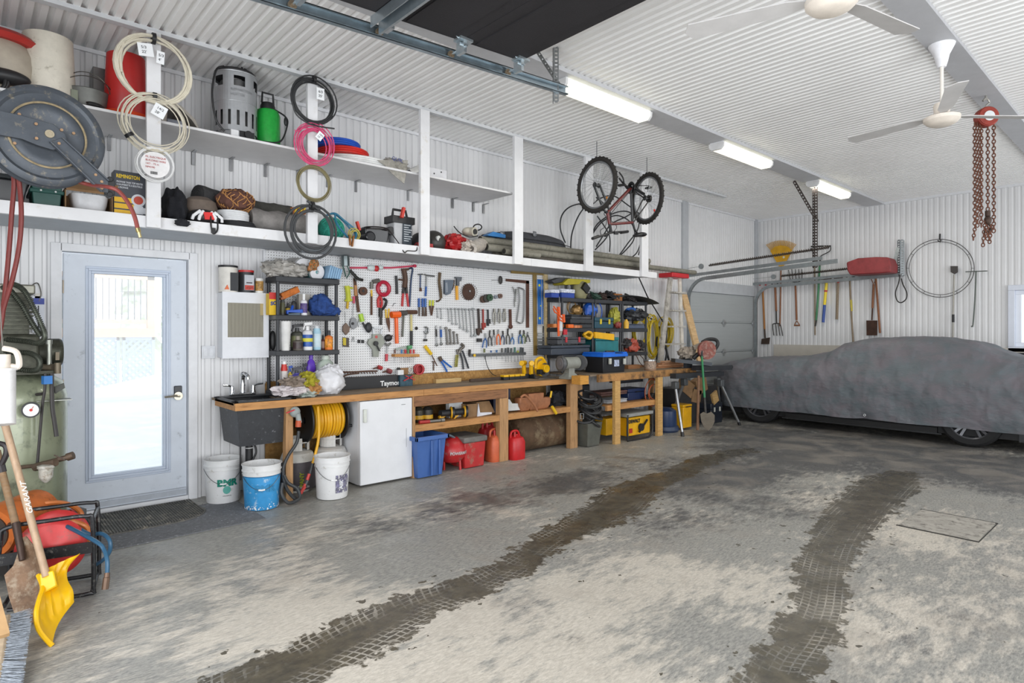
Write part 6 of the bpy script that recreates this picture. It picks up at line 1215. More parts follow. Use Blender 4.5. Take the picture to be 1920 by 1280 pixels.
class Board:
    """hangs tools on a wall plane; shapes are given in the pixels of one enlarged view of the photo"""
    def __init__(s,ox,oy,k,plane,off=.0): s.ox,s.oy,s.k,s.pl,s.off = ox,oy,k,plane,off
    def p(s,x,y,d=.0):
        a,c = s.ox+x/s.k,s.oy+y/s.k; return onY(a,c,s.pl-d) if s.off == 0 else onX(a,c,s.pl-d)
    def m(s,x,y): a = s.p(x,y); f = a.x*CA+a.y*SA; return f/F/s.k
    def shape(s,b,sh):
        k = sh[0]; n_ = V((0,-1,0)) if s.off == 0 else V((-1,0,0))
        if k == 'l':   # bar: width px, depth m, points
            w_,d,pts = sh[1:4]; r = w_/2*s.m(*pts[0]); q = [s.p(x,y,max(d,r)) for x,y in pts]
            b.tube(smoothpts(q,4) if len(q) > 2 else q,r,8)
        elif k == 'f':  # flat bar
            w_,d,th,pts = sh[1:5]
            for i in range(len(pts)-1): b.plank(s.p(*pts[i],d+th/2),s.p(*pts[i+1],d+th/2),w_*s.m(*pts[0]),th,n_)
        elif k == 'p': d,th,pts = sh[1:4]; b.prism([s.p(x,y,d) for x,y in pts],n_*th)
        elif k == 'd': d,th,c,r = sh[1:5]; b.disc(s.p(*c,d+th/2),n_,r*s.m(*c),th,28,hole=(sh[5]*s.m(*c) if len(sh) > 5 else 0))
        elif k == 'r': d,w_,c,r = sh[1:5]; b.torus(s.p(*c,d),n_,r*s.m(*c),w_/2*s.m(*c),32,8)
        elif k == 'e': d,c,rx,ry = sh[1:5]; mm = s.m(*c); b.ell(s.p(*c,d),(rx*mm,min(rx,ry)*mm*.7,ry*mm) if s.off == 0 else (min(rx,ry)*mm*.7,rx*mm,ry*mm),10)
    def tool(s,name,label,cat,parts,group=None):
        """parts: (part name, material, shapes...)"""
        vs = []; bs_ = []
        for q in parts:
            b = B()
            for sh in q[2:]: s.shape(b,sh)
            bs_.append((q[0],q[1],b)); vs += b.v
        a = np.array(vs); org = V(((a[:,0].min()+a[:,0].max())/2,(a[:,1].min()+a[:,1].max())/2,a[:,2].min()))
        if len(parts) == 1: return solo(name,label,cat,bs_[0][2],parts[0][1],group)
        t = thing(name,label,cat,org,group)
        for n_,m_,b in bs_: part(t,n_,b,m_)
        return t
G = Board(620,480,4.571,YP); T = G.tool
ST = P('8a8c8c',.35,.8,.2,30); DK = P('3a3836',.5,.6,.25,30); RU = P('5e4234',.75,.2,.3,40); RD = P('b8262a',.45); YL = P('dcb21e',.45); BL = P('2356a0',.45); OR = P('e0661e',.45); KH = P('b59a68',.7); BK = P(BLK,.5)
T('paint_gun','silver topped paint gun with green braided cord hung at board top left','paint gun',[('cup',P('70797a',.25,.7),('l',70,.05,[(125,0),(128,85)])),('green_cord',P('24564a',.5),('l',12,.05,[(100,70),(115,120),(130,175)]),('l',10,.06,[(140,80),(160,140),(135,190)])),('gun_body',DK,('l',26,.05,[(165,120),(230,190),(275,205)]),('l',18,.04,[(205,150),(215,215)]))])
T('rusty_saw','brown rusty tool handle hanging below the paint gun','saw',[('blade',RU,('f',26,.01,.006,[(205,190),(220,330),(240,480)])),('handle',P('b07a48'),('l',28,.01,[(212,250),(216,340)]))])
T('pole_ram','long crimson bar with a clear and red bobber along the board top','bar',[('bar',P('b8264a',.4),('f',16,.01,.012,[(165,100),(520,100),(720,84)]),('e',.03,(722,84),17,14)),('bobber',P('c9d4d4',.2),('e',.04,(350,100),38,26),('e',.04,(430,97),24,20)),('red_band',RD,('e',.045,(393,106),24,26))])
T('caulk_string','yellow green twisted cord bundle at the left of the pegboard','cord',[('cord',P('c9cc3a',.6),('l',44,.02,[(140,255),(150,320),(152,390)]),('l',14,.03,[(120,260),(190,275)]),('l',14,.03,[(122,380),(185,375)])),('yellow_end',YL,('l',22,.02,[(148,385),(142,450)]))])
T('chalk_line','pink handled hook tool hanging beside the yellow green cord','hook',[('handle',P('c8506a'),('l',22,.01,[(200,345),(198,405)])),('wire',ST,('l',5,.01,[(197,405),(192,450),(190,520)]))])
T('tape_spool','round rust brown spool near the upper left of the board','spool',[('spool',RU,('d',.01,.03,(277,300),36)),('hub',BK,('d',.04,.004,(280,298),11))])
T('plumb_bob','rusty diamond shaped chalk reel at the far left of the board','chalk reel',[('case',P('6f5d52',.5,.5),('p',.005,.02,[(125,572),(158,612),(150,650),(125,676),(98,640),(100,600)])),('string',ST,('l',4,.01,[(125,480),(127,572)]))])
T('chalk_reel','gray teardrop chalk line reel next to the diamond shaped one','chalk reel',[('case',P('77787a',.4,.6),('p',.005,.022,[(185,525),(205,530),(222,575),(215,612),(190,626),(165,610),(158,575),(170,535)])),('crank',BK,('d',.028,.005,(190,578),12))])
T('float_lure','lime green lamp with dark oval head hanging on the left side','lamp',[('lamp_body',P('a4c83a',.4),('l',40,.02,[(255,495),(272,560)])),('arm',BK,('l',18,.02,[(275,570),(300,620)])),('head',P('2c2d30',.5),('e',.02,(325,612),30,45))])
T('plastic_card','small leaf shaped gray blade left of the lime green lamp','blade',[('blade',ST,('p',.005,.004,[(238,545),(248,575),(240,608),(230,578)]))])
T('pruning_knife','wooden handled chisel with rusty blade under gray clamp head','chisel',[('blade',RU,('f',18,.01,.006,[(350,320),(350,505)])),('handle',YL,('l',16,.01,[(350,290),(350,345)])),('clamp_head',P('6f6e68',.5,.5),('l',30,.01,[(352,222),(350,280)]),('l',36,.01,[(360,220),(415,208)]))])
T('tape_reel','large crimson ring reel with lobed centre in the upper left','reel',[('ring',P('b0203a',.4),('r',.02,34,(453,278),55)),('lobe',P('b0203a',.4),*[('p',.01,.02,[(453+52*math.cos(a-.28),278+52*math.sin(a-.28)),(453+30*math.cos(a),278+30*math.sin(a)),(453+52*math.cos(a+.28),278+52*math.sin(a+.28))]) for a in (.5,1.6,2.7,3.8,5.4)])])
T('tin_snips','red handled snips with black jaws below the crimson ring reel','snips',[('red_handle',RD,('l',26,.015,[(425,345),(408,375),(412,440)]),('l',20,.02,[(430,350),(440,400),(428,445)])),('black_handle',BK,('l',22,.015,[(455,365),(478,385),(465,430),(440,460)])),('jaws',DK,('l',34,.01,[(428,445),(428,520)]),('l',24,.01,[(430,520),(430,590)]))])
T('utility_shears','yellow handled shears with brown pointed blades','shears',[('handles',YL,('l',14,.01,[(472,455),(476,530)]),('l',14,.01,[(500,450),(494,530)])),('blades',RU,('p',.01,.01,[(473,530),(500,528),(505,580),(502,650),(488,600),(476,570)]))])
T('utility_knife','slim black knife hanging right of the crimson reel','knife',[('blade',P('2c2c2e',.5),('f',22,.01,.012,[(560,168),(566,245),(568,325)]))])
T('hex_key','tiny bent black hex key left of the red bolt cutter handles','hex key',[('key',BK,('l',4,.01,[(530,430),(545,405),(560,405)]))])
T('bolt_cutter','large bolt cutter with rusty head and two red handles','bolt cutter',[('head',P('5a4438',.7,.3,.3),('l',44,.012,[(628,120),(640,200),(632,270)]),('f',20,.02,.02,[(608,118),(668,112)]),('f',14,.02,.02,[(585,200),(620,205)])),('left_handle',RD,('l',20,.012,[(622,315),(612,430)])),('right_handle',RD,('l',20,.012,[(652,315),(666,432)])),('arms',DK,('l',24,.012,[(630,240),(620,320)]),('l',24,.012,[(645,240),(652,320)]))])
T('pry_rod','long dark blue pry rod beside the bolt cutter','pry bar',[('rod',P('31425e',.4,.5),('l',14,.012,[(672,108),(702,108),(690,200),(676,435)]))])
T('slim_hammer','small hammer with dark blue handle and pale head','hammer',[('head',ST,('l',12,.02,[(750,158),(790,155)])),('handle',P('34466a',.4),('l',11,.015,[(770,155),(768,270)])),('tip',RU,('p',.01,.012,[(762,270),(774,270),(778,302),(760,302)]))])
T('claw_hammer','claw hammer with bright blue grip right of the small hammer','hammer',[('head',ST,('l',14,.02,[(805,155),(825,165),(890,172)])),('shaft',ST,('l',12,.015,[(822,165),(818,262)])),('grip',BL,('l',17,.015,[(818,262),(813,344)]))])
T('curved_scraper','brown curved strap hook with black and tan stripes','pry bar',[('bar',P('5e4c36',.6,.2,.3),('f',24,.01,.012,[(936,140),(930,220),(942,310),(946,360)]),('l',14,.01,[(944,365),(925,384),(905,386)]))])
T('staple_gun','gray staple gun with yellow edge left of the yellow handled hatchet','staple gun',[('body',P('5a6470',.4,.3),('p',.01,.03,[(966,205),(1040,205),(1040,235),(1018,320),(985,335),(966,320)])),('slot',P('9aa0a8'),('l',8,.04,[(995,225),(1000,300),(990,300),(988,230)])),('yellow_trigger',YL,('l',12,.03,[(1038,205),(1050,240)])),('lever',P('4a3c34'),('l',18,.02,[(1055,205),(1045,270),(1020,300)]))])
T('hatchet','hatchet with gray head and yellow handle beside the saw blade','hatchet',[('head',P('5d6064',.4,.6),('p',.01,.025,[(1060,178),(1115,180),(1110,215),(1092,212),(1092,255),(1072,255),(1072,190),(1060,192)])),('handle',P('e2a01a',.4),('l',26,.015,[(1080,255),(1084,375)]))])
T('saw_disc','large round rusty circular saw blade on the pegboard','saw blade',[('plate',P('4c342a',.6,.3,.2,20),('d',.01,.004,(1184,307),70)),('ring_marks',P('6a4c3c',.5,.3),('r',.016,3,(1184,307),42),('r',.016,3,(1184,307),56)),('teeth',P('4c342a',.6,.3),*[('p',.01,.004,[(1184+68*math.cos(a),307+68*math.sin(a)*1),(1184+76*math.cos(a+.02),307+76*math.sin(a+.02)),(1184+68*math.cos(a+.14),307+68*math.sin(a+.14))]) for a in [i*2*math.pi/24 for i in range(24)]]),('center_screw',ST,('d',.014,.01,(1192,300),8))])
for k,(x,y,r,c_,lab) in enumerate(((1308,370,30,'5c463c','rusty brown grinding disc, leftmost of the stack on one peg'),(1335,362,34,'4a4642','dark grinding disc in the middle of the stack on one peg'),(1362,355,30,'3f5a44','green rimmed grinding disc at front of the stack on one peg'),(1415,350,16,'9aa0a8','pale gray small sanding drum right of the grinding discs'),(1452,342,20,'7a6055','rusty small drum at right end of the grinding disc row'))):
    T('grinding_disc',lab,'disc',[('disc',P(c_,.7,.1,.3),('d',.02+.02*k if k < 3 else .0,.03,(x,y),r,r*.3))],group='discs on one peg')
T('sanding_disc','black oval disc on a long thin peg near the board top right','disc',[('disc',P('33302e',.6),('e',.02,(1456,205),20,36)),('peg',ST,('l',4,.01,[(1380,207),(1440,205)]))])
T('framing_square','rust brown framing square at upper right of the pegboard','square',[('long_leg',P('5b3c30',.6,.3,.2),('p',.008,.003,[(1674,212),(1700,212),(1700,612),(1674,612)])),('short_leg',P('5b3c30',.6,.3,.2),('p',.008,.003,[(1500,193),(1700,211),(1700,237),(1500,216)]))])
T('drywall_square','tall tan T square at the right end of the pegboard','T square',[('blade',P('8c7442',.5,.3,.1),('p',.012,.004,[(1732,150),(1765,152),(1768,852),(1738,852)])),('crossbar',P('86703e',.5,.3,.1),('p',.014,.008,[(1545,124),(1823,144),(1823,164),(1545,148)]))])
T('spirit_level','blue spirit level with yellow vials at right end of board','level',[('body',P('2468b4',.35),('p',.01,.02,[(1765,200),(1812,202),(1812,584),(1768,584)])),('edge_rail',P('b9c0cc',.3,.5),('f',6,.03,.004,[(1768,200),(1772,584)]),('f',6,.03,.004,[(1808,202),(1808,584)])),('vial',P('d8d040',.3),('d',.03,.004,(1789,250),11),('d',.03,.004,(1792,532),11),('d',.03,.004,(1800,425),6)),('slot',BK,('l',6,.028,[(1786,285),(1789,345)]),('l',6,.028,[(1790,460),(1792,510)]))])
for k,(y0,lab) in enumerate(((652,'top'),(700,'middle'),(735,'lower'))):
    T('wall_clip',f'{lab} chrome clip of the three below the blue level','clip',[('clip',P('b4b6b4',.3,.6),('f',12,.01,.01,[(1768,y0+10),(1820,y0+12)]),('f',12,.01,.01,[(1768,y0+32),(1820,y0+34)]),('f',8,.01,.015,[(1772,y0+10),(1772,y0+32)]))],group='clips under the level')
T('dark_bracket','black bar bracket lowest under the blue level','bracket',[('bar',BK,('f',9,.01,.01,[(1768,796),(1822,798)]),('f',7,.01,.01,[(1822,600),(1820,830)]))])
T('wood_batten','pale wooden batten standing at the right edge of pegboard','batten',[('batten',wood('d0bb8f','b89a68'),('p',.01,.03,[(1818,156),(1840,158),(1864,885),(1838,885)])),('narrow_strip',wood('c4ae82','b0925e'),('p',.01,.02,[(1842,160),(1852,162),(1876,885),(1866,885)]))])
# second row
for k,(x,hc,lab) in enumerate(((757,BL,'leftmost of the three blue putty tools hung above wrenches'),(788,BL,'middle of the three blue putty tools hung above wrenches'),(812,P('3a6ab0',.4),'rightmost of the three blue putty tools hung above wrenches'))):
    T('putty_knife',lab,'putty knife',[('handle',hc,('l',20,.012,[(x,362),(x,436)])),('blade',P('5a4a40',.6,.4,.3),('p',.012,.006,[(x-5,436),(x+7,436),(x+(12 if k else 5),515),(x-(6 if k else 3),515)]))],group='blue putty knives')
for k,(x,lab) in enumerate(((852,'left'),(878,'right'))): T('yellow_scraper',f'{lab} yellow handled scraper of the pair above the wrenches','scraper',[('handle',P('c8cc2a',.45),('l',17,.012,[(x,378),(x-2,425)])),('blade',RU,('p',.012,.006,[(x-10,425),(x+6,425),(x-10 if k else x+8,510),(x-18 if k else x+4,505)]))])
T('dead_blow_mallet','bright orange mallet in the middle of the pegboard','mallet',[('head',P('e8601a',.4),('l',58,.03,[(520,503),(592,500)])),('handle',P('e8601a',.4),('l',32,.02,[(562,530),(568,748)]))])
T('rubber_mallet','dark headed hammer with gray handle right of the orange mallet','hammer',[('head',P('4a4644',.6),('l',42,.03,[(592,488),(650,486)])),('handle',P('5f625a',.5),('l',18,.02,[(625,505),(615,692)]))])
T('sledge_hammer','brown headed sledge hammer with cream and black handle','hammer',[('head',RU,('l',36,.03,[(652,480),(736,480)])),('handle',P('c9bd84',.6),('l',20,.02,[(690,500),(692,640)])),('grip',BK,('l',24,.02,[(692,640),(692,768)]))])
T('steel_clasp','small dark steel clasp to the right of the sledge handle','clasp',[('clasp',DK,('r',.01,10,(735,618),10),('d',.01,.01,(735,618),4))])
T('small_clamp','small gray screw clamp in the middle of the board','clamp',[('frame',ST,('l',14,.015,[(805,608),(830,615),(835,650),(815,665),(805,640)]),('l',9,.015,[(822,600),(812,720)])),('foot',DK,('f',18,.01,.015,[(798,720),(826,720)]))])
wr_ = [(912,448,525,8),(944,450,536,9),(1008,452,558,10),(1035,450,582,11),(1068,450,585,12),(1100,452,616,13),(1130,452,632,13),(1158,455,648,14),(1192,455,688,15),(1222,450,682,17)]; ords = 'first second third fourth fifth sixth seventh eighth ninth tenth'.split()
T('wrench_rail','thin steel rail holding the row of ten combination wrenches','rail',[('rail',ST,('f',5,.004,.006,[(905,447),(1350,462)]))])
for k,(x,y0,y1,w_) in enumerate(wr_):
    dx = (y1-y0)*.07
    T('combination_wrench',f'{ords[k]} combination wrench from the left in the graded row of ten','wrench',[('wrench',ST,('f',w_*.62,.012,.006,[(x,y0+6),(x+dx,y1-6)]),('d',.012,.009,(x,y0+4),w_*.75,w_*.38),('p',.012,.009,[(x+dx-w_*.8,y1-2),(x+dx-w_*.5,y1-w_),(x+dx+w_*.5,y1-w_),(x+dx+w_*.8,y1),(x+dx+w_*.3,y1+w_*.5),(x+dx,y1-2),(x+dx-w_*.4,y1+w_*.5)]))],group='combination wrenches on the rail')
for k,(x,y0,y1,c_,w_,lab) in enumerate(((1266,450,680,'3f3835',26,'biggest rust dark adjustable wrench at the end of wrench row'),(1306,455,632,'9a3a34',18,'red adjustable wrench beside the biggest rusty one'),(1348,458,600,'38383a',17,'black adjustable wrench rightmost of the adjustable ones'))):
    T('adjustable_wrench',lab,'wrench',[('handle',P(c_,.5,.4,.2),('f',w_*.7,.014,.012,[(x,y0),(x+(8 if k == 0 else 2),y1-40)])),('jaw',P('4a3a32' if k < 1 else c_,.6,.4,.2),('p',.014,.018,[(x-w_*.8,y1-60),(x+w_*.8,y1-62),(x+w_,y1-20),(x+w_*.3,y1-28),(x,y1),(x-w_*.6,y1-6)]))])
for k,x in enumerate((1402,1445,1490)):
    T('locking_pliers',('leftmost','middle','rightmost')[k]+' pair of chrome locking pliers near the board right side','pliers',[('jaw',P('8d8a82',.35,.7,.2),('l',20,.02,[(x,450),(x,490)])),('handles',P('9c9a92',.3,.8,.2),('l',12,.02,[(x-8,480),(x-10,520),(x-6,565)]),('l',12,.02,[(x+8,480),(x+10,530),(x+2,588-k*12)]))],group='locking pliers')
T('rusty_wrench','flat rusty brown bar wrench hanging under the round discs','wrench',[('bar',P('5e3e34',.7,.3,.2),('f',26,.012,.01,[(1538,455),(1542,590)]),('e',.02,(1542,604),22,20))])
T('pipe_clamp','pair of chrome C clamps at left of the hacksaw frame','clamp',[('clamp',P('8e8f8c',.3,.8,.2),('l',9,.02,[(1560,262),(1572,300),(1582,340),(1576,400),(1578,435)]),('l',13,.02,[(1590,280),(1582,390)]))])
T('hacksaw','chrome hacksaw frame hung beside the framing square','hacksaw',[('frame',P('a0a2a2',.25,.8,.1),('l',11,.02,[(1605,268),(1650,285),(1660,330),(1650,555),(1598,562),(1600,520),(1618,380),(1612,275)]))])
# third row
for k,(x,w_,c_,y0,y1,lab) in enumerate(((905,12,DK,595,770,'black handled round ended driver, leftmost below the wrenches'),(945,15,BL,600,762,'blue handled nut driver beside the black handled one'))):
    T('nut_driver',lab,'nut driver',[('handle',c_,('l',w_*1.3,.015,[(x,y0+30),(x+2,y0+95)])),('shaft',ST,('l',w_,.015,[(x,y0),(x,y0+30)]),('l',10,.015,[(x+2,y0+95),(x+4,y1)]),('e',.015,(x+4,y1-10),14,14))])
for k,(x0,y0,x1,y1,w_) in enumerate(((990,618,1002,748,22),(1022,634,1032,748,19),(1056,652,1062,748,16),(1085,672,1092,746,13))):
    T('ratchet_wrench',('largest','second largest','third largest','smallest')[k]+' gray stubby wrench in the group of four','wrench',[('wrench',P('6f6c68',.4,.7,.25,40),('f',w_*.75,.012,.01,[(x0,y0),(x1,y1)]),('d',.012,.014,(x0,y0),w_*.62),('d',.012,.014,(x1,y1),w_*.62))],group='stubby wrenches')
T('small_black_box','small black box clipped on the board left of the coloured pliers','box',[('box',BK,('p',.01,.03,[(1250,705),(1285,706),(1285,735),(1250,734)]))])
pl_ = [(1325,660,785,P('2a5c9c',.4),'blue and black'),(1365,635,770,P('3a3a3c',.4),'black'),(1398,630,765,P('8f9296',.4),'gray'),(1438,628,760,OR,'orange'),(1475,640,760,P('2c3a58',.4),'navy'),(1520,620,755,P('454540',.4),'dark green'),(1558,660,757,P('3f6ea6',.4),'light blue'),(1625,635,752,P('2f5a92',.4),'deep blue'),(1655,635,750,P('5a6a3a',.4),'olive'),(1690,650,735,P('4a4a4a',.4),'charcoal')]
for k,(x,y0,y1,c_,cn) in enumerate(pl_):
    s_ = -1 if k % 2 else 1; up = k in (3,4,7,8,9)
    ym = y0+(y1-y0)*(.35 if not up else .3)
    T('pliers',f'pliers with {cn} handles in the row hung above the screwdriver rack','pliers',[('jaws',DK if k % 3 else ST,('l',13,.02,[(x,y0),(x+3*s_,ym)])),('left_grip',c_,('l',10,.02,[(x,ym),(x-14,ym+30),(x-18-6*s_,y1)])),('right_grip',c_,('l',10,.03,[(x,ym),(x+12,ym+30),(x+14-4*s_,y1)]))])
T('tape_measure_reel','big gray open reel tape with white handle on the left side','tape reel',[('frame',P('8f9289',.5,.1),('p',.01,.025,[(350,668),(425,668),(455,740),(410,800),(400,865),(355,862),(352,800),(308,745),(320,712),(350,700)])),('handle',P('c9ccd0',.4),('f',13,.02,.02,[(358,612),(442,618)]),('f',13,.02,.02,[(360,612),(368,668)]),('f',13,.02,.02,[(440,618),(428,668)])),('red_logo',P('b8504c',.5),('d',.036,.002,(392,692),13)),('crank',P('2a2a2c',.5),('d',.04,.02,(388,748),20),('l',14,.05,[(388,750),(420,812)]))])
T('small_package','yellow and black blister pack at the lower left of board','package',[('card',P('4a4038',.5),('p',.004,.006,[(102,695),(155,700),(155,780),(103,775)])),('yellow_panel',P('c8b428',.5),('p',.01,.006,[(104,700),(130,702),(130,765),(105,762)]))])
T('key_hook','small gray bunch of keys beside the blister pack','keys',[('keys',ST,('r',.01,4,(195,700),8),('f',6,.01,.003,[(190,708),(183,735)]),('f',6,.012,.003,[(200,705),(205,735)]))])
T('black_tag','small black rectangular tag with white line on the board','tag',[('plate',BK,('p',.004,.008,[(230,716),(284,718),(284,746),(230,744)])),('white_mark','e0e0e0',('p',.012,.002,[(256,718),(259,718),(259,746),(256,746)]))])
T('drill_chuck','chrome pipe cutter with red handle beside the tape reel','pipe cutter',[('jaw',BK,('e',.03,(495,700),36,30),('l',12,.03,[(475,730),(530,680)])),('frame',ST,('l',18,.02,[(468,745),(485,765),(515,745)]),('l',12,.02,[(488,765),(480,830)])),('red_handle',P('c02c3c',.4),('l',24,.02,[(480,838),(478,900)]))])
t = T('chisel_block','short wooden block holding red driver bits left of the yellow screwdriver','tool holder',[('block',wood('c08a50'),('p',.005,.07,[(522,838),(732,838),(732,862),(522,862)]))])
for k,(x,c_) in enumerate(((550,P('6a5048',.5,.3)),(608,P('2f6ea0')),(640,RD),(664,P('4a8a5a')),(684,RD),(712,RD))):
    T('screwdriver',f'{ords[k]} small driver from the left in the wooden block','screwdriver',[('handle',c_,('l',17,.04,[(x,800),(x,834)])),('shaft',ST,('l',5,.04,[(x,862),(x-6,915)]))],group='drivers in the wooden block')
T('trowel','gray trowel blade lying above the wooden bit holder','trowel',[('blade',P('8a9088',.4,.5),('p',.02,.01,[(548,790),(640,770),(650,785),(560,805)])),('green_handle',P('5a9a6a',.4),('l',34,.03,[(658,785),(692,778)]))])
T('yellow_screwdriver','yellow handled screwdriver hanging diagonally at board bottom','screwdriver',[('handle',P('e0b81c',.4),('l',30,.02,[(808,770),(862,840)])),('shaft',RU,('l',9,.02,[(866,848),(912,940)]))])
T('t_handle_key','small T shaped steel key beneath the yellow screwdriver','T key',[('key',P('6a5a50',.5,.5),('l',9,.01,[(868,905),(895,903)]),('l',11,.01,[(882,905),(882,980)]))])
T('blue_pliers','pliers with long bright blue handles at the board bottom','pliers',[('jaws',P('5f5248',.5,.5),('l',34,.02,[(932,865),(948,895)])),('left_handle',P('1d62b8',.4),('l',15,.02,[(945,900),(975,945),(998,990)])),('right_handle',P('1d62b8',.4),('l',15,.02,[(958,890),(1000,925),(1036,952)]))])
T('channel_pliers','large channel lock pliers with dark handles, centre bottom of board','pliers',[('jaw',P('7a7670',.35,.7,.2),('l',26,.02,[(1120,752),(1138,775),(1110,800),(1100,830)]),('l',20,.02,[(1082,800),(1095,840)])),('handles',P('34383e',.45),('l',15,.02,[(1112,830),(1130,900),(1138,970)]),('l',15,.02,[(1130,810),(1155,880),(1182,962)]))])
T('striped_pliers','pliers with yellow and black striped handle beside the channel pliers','pliers',[('handles',P('8f8a3a',.5,0,.6,60),('l',14,.025,[(1092,845),(1080,950)]),('l',13,.025,[(1078,845),(1066,950)]))])
T('screwdriver_rack','long gray magnetic rail filled with screwdrivers at board lower right','tool rail',[('rail',P('5a5c5e',.4,.5),('p',.005,.03,[(1182,838),(1660,822),(1660,846),(1182,862)])),('knob',YL,('d',.04,.01,(1233,850),12)),('end_bracket',DK,('l',22,.03,[(1192,800),(1190,845)]))])
sd = [(1318,'6c7040',45),(1375,'3a5a8a',30),(1422,'3f6a9a',35),(1468,'5a5a58',50),(1500,'40464c',50),(1522,'3a3e40',55),(1548,'4a5250',50),(1578,'3f6b62',58),(1604,'9aa030',30),(1630,'3c4246',58),(1648,'44484c',55)]
for k,(x,c_,h_) in enumerate(sd):
    T('screwdriver',f'screwdriver {"with olive handle, first" if k == 0 else ords[k]+" counted" if k < 10 else "at the far right end, last counted"} from the left on the gray rail','screwdriver',[('handle',P(c_,.4),('l',17,.035,[(x,838-h_),(x,826)])),('shaft',ST,('l',5,.035,[(x,845),(x+2,905 if k > 3 else 885)]))],group='screwdrivers on the gray rail')
T('hanging_cable','thin black cable hanging from the screwdriver rail to the bench','cable',[('cable',BK,('l',6,.05,[(1325,850),(1330,900),(1350,960),(1385,1010),(1420,1025)]))])
T('auger_bits','rusty auger chain with spikes lying along the board bottom left','auger',[('auger',RU,('l',14,.02,[(80,995),(200,992),(330,985),(400,985)]),('l',12,.03,[(95,1040),(150,1015),(235,1005)]),*[('f',5,.02,.01,[(90+k*24,985),(100+k*24,1008)]) for k in range(13)])])
for k,(x,y,rx,c_,lab) in enumerate(((420,955,24,'b03a3c','small red hole saw hung at the bottom left'),(500,985,28,'8e4a4c','dull red hole saw beside the brown paper piece'))):
    T('hole_saw',lab,'hole saw',[('cup',P(c_,.5,.2),('l',rx*1.5,.03,[(x-15,y-6),(x+18,y+6)])),('arbor',RU,('l',12,.03,[(x-55,y+10),(x-15,y-2)]))])
T('red_hole_saw','biggest round red hole saw cup at the bottom of the board','hole saw',[('cup',P('a8343a',.5,.2),('d',.0,.06,(755,970),44,34),('d',.0,.02,(755,970),40)),('rim',P('c04a4c',.5),('r',.06,8,(755,970),42))])
T('brown_paper','torn brown cardboard piece at board bottom beside white roll','cardboard',[('card',P('8f6b48',.8),('p',.02,.015,[(585,960),(660,955),(658,1010),(600,1012)])),('dark_disc',DK,('d',.02,.02,(582,970),16))])
T('clear_tape','white round hub beside the big red hole saw','tape',[('hub',P('c9c6be',.4),('r',.03,12,(685,975),20))])
# on the bench along the board foot
def benchbox(name,label,cat,px0,px1,pyt,Y,dep,col,z0=BZ,bev=.002): a_,c_ = onY(px0,700,Y).x,onY(px1,700,Y).x; b = B(); b.box((a_,Y,z0),(c_,Y+dep,onY(px0,pyt,Y).z)); t = thing(name,label,cat,((a_+c_)/2,Y+dep/2,z0)); part(t,'body',b,col,bev=bev); return t,a_,c_
t,a_,c_ = benchbox('lock_carton','long black carton with white Taymor lettering lying on the bench','carton',642,748,709,5.56,.08,P('1d1d20',.5,0,.2,10))
b = B(); text(b,'Taymor',.072,(onY(713,700,5.56).x,5.558,BZ+.018),(1,0,0),(0,0,1),.002,.0015); part(t,'white_lettering',b,'e6e6e6',smooth=False)
t,a_,c_ = benchbox('small_carton','small teal and black carton right of the Taymor carton','carton',750,774,704,5.53,.1,P('2a4a58',.5,0,.5,30)); b = B(); b.box((a_,5.57,BZ+.12),(a_+.07,5.6,BZ+.17)); part(t,'white_flap',b,'d8d8d8'); b = B(); b.plank((a_+.04,5.52,BZ+.06),(c_-.0,5.52,BZ+.11),.012,.01); b.plank((a_+.06,5.52,BZ+.11),(c_+.02,5.52,BZ+.06),.012,.01); part(t,'red_straps',b,'b8242a')
b = B(); a_,c_ = onY(816,700,5.62).x,onY(863,700,5.62).x; b.box((a_,5.6,BZ),(c_,5.66,BZ+.045)); solo('wood_offcut','pale yellow wood offcut lying on the bench against the strand board','offcut',b,wood('c8a872','b0894e'),bev=.002)
b = B(); b.box((onY(773,700,5.66).x,5.665,.86+.002),(onY(814,700,5.66).x,5.715,.97)); solo('strand_board_offcut','strand board offcut piece behind the small teal carton','offcut',b,osb)
p0,p1 = onZ(881,713,BZ+.02),onZ(978,706,BZ+.02); b = B(); b.plank(p0,p1,.03,.03); solo('dark_bar','long dark wooden bar lying on the bench near the drills','bar',b,P('4a3a30',.7,0,.3))
dw = P('e8b410',.4,0,.08); 
def drill(label,px,py,Y,s_=1,rz=0,group='cordless tools on the bench'):
    c = onY(px,py,Y); t = thing('cordless_drill',label,'drill',(c.x,Y,BZ),group); R = Matrix.Rotation(rz,3,'Z'); f_ = lambda x,y,z: V((c.x,Y,BZ))+R@V((x,y,z))*s_
    b = B(); b.cyl(f_(-.09,0,.19),f_(.05,0,.19),.032*s_,.03*s_); b.plank(f_(.0,0,.17),f_(.02,0,.05),.035*s_,.04*s_); part(t,'housing',b,dw,bev=.004)
    b = B(); b.cyl(f_(.05,0,.19),f_(.09,0,.19),.024*s_,.016*s_); b.cyl(f_(.09,0,.19),f_(.13,0,.19),.006*s_); b.box(tuple(f_(-.05,-.035,.0)),tuple(f_(.07,.035,.055))); part(t,'chuck_and_battery',b,BLK,bev=.004); return t
drill('yellow cordless drill, left one of the pair by the pegboard end',982,700,5.5,1,.5); drill('yellow cordless drill, right one of the pair by the pegboard end',996,700,5.42,1,.9)
c = onY(1013,690,5.42); t = thing('circular_saw','yellow circular saw standing beside the cordless drills on bench','circular saw',(c.x,5.42,BZ))
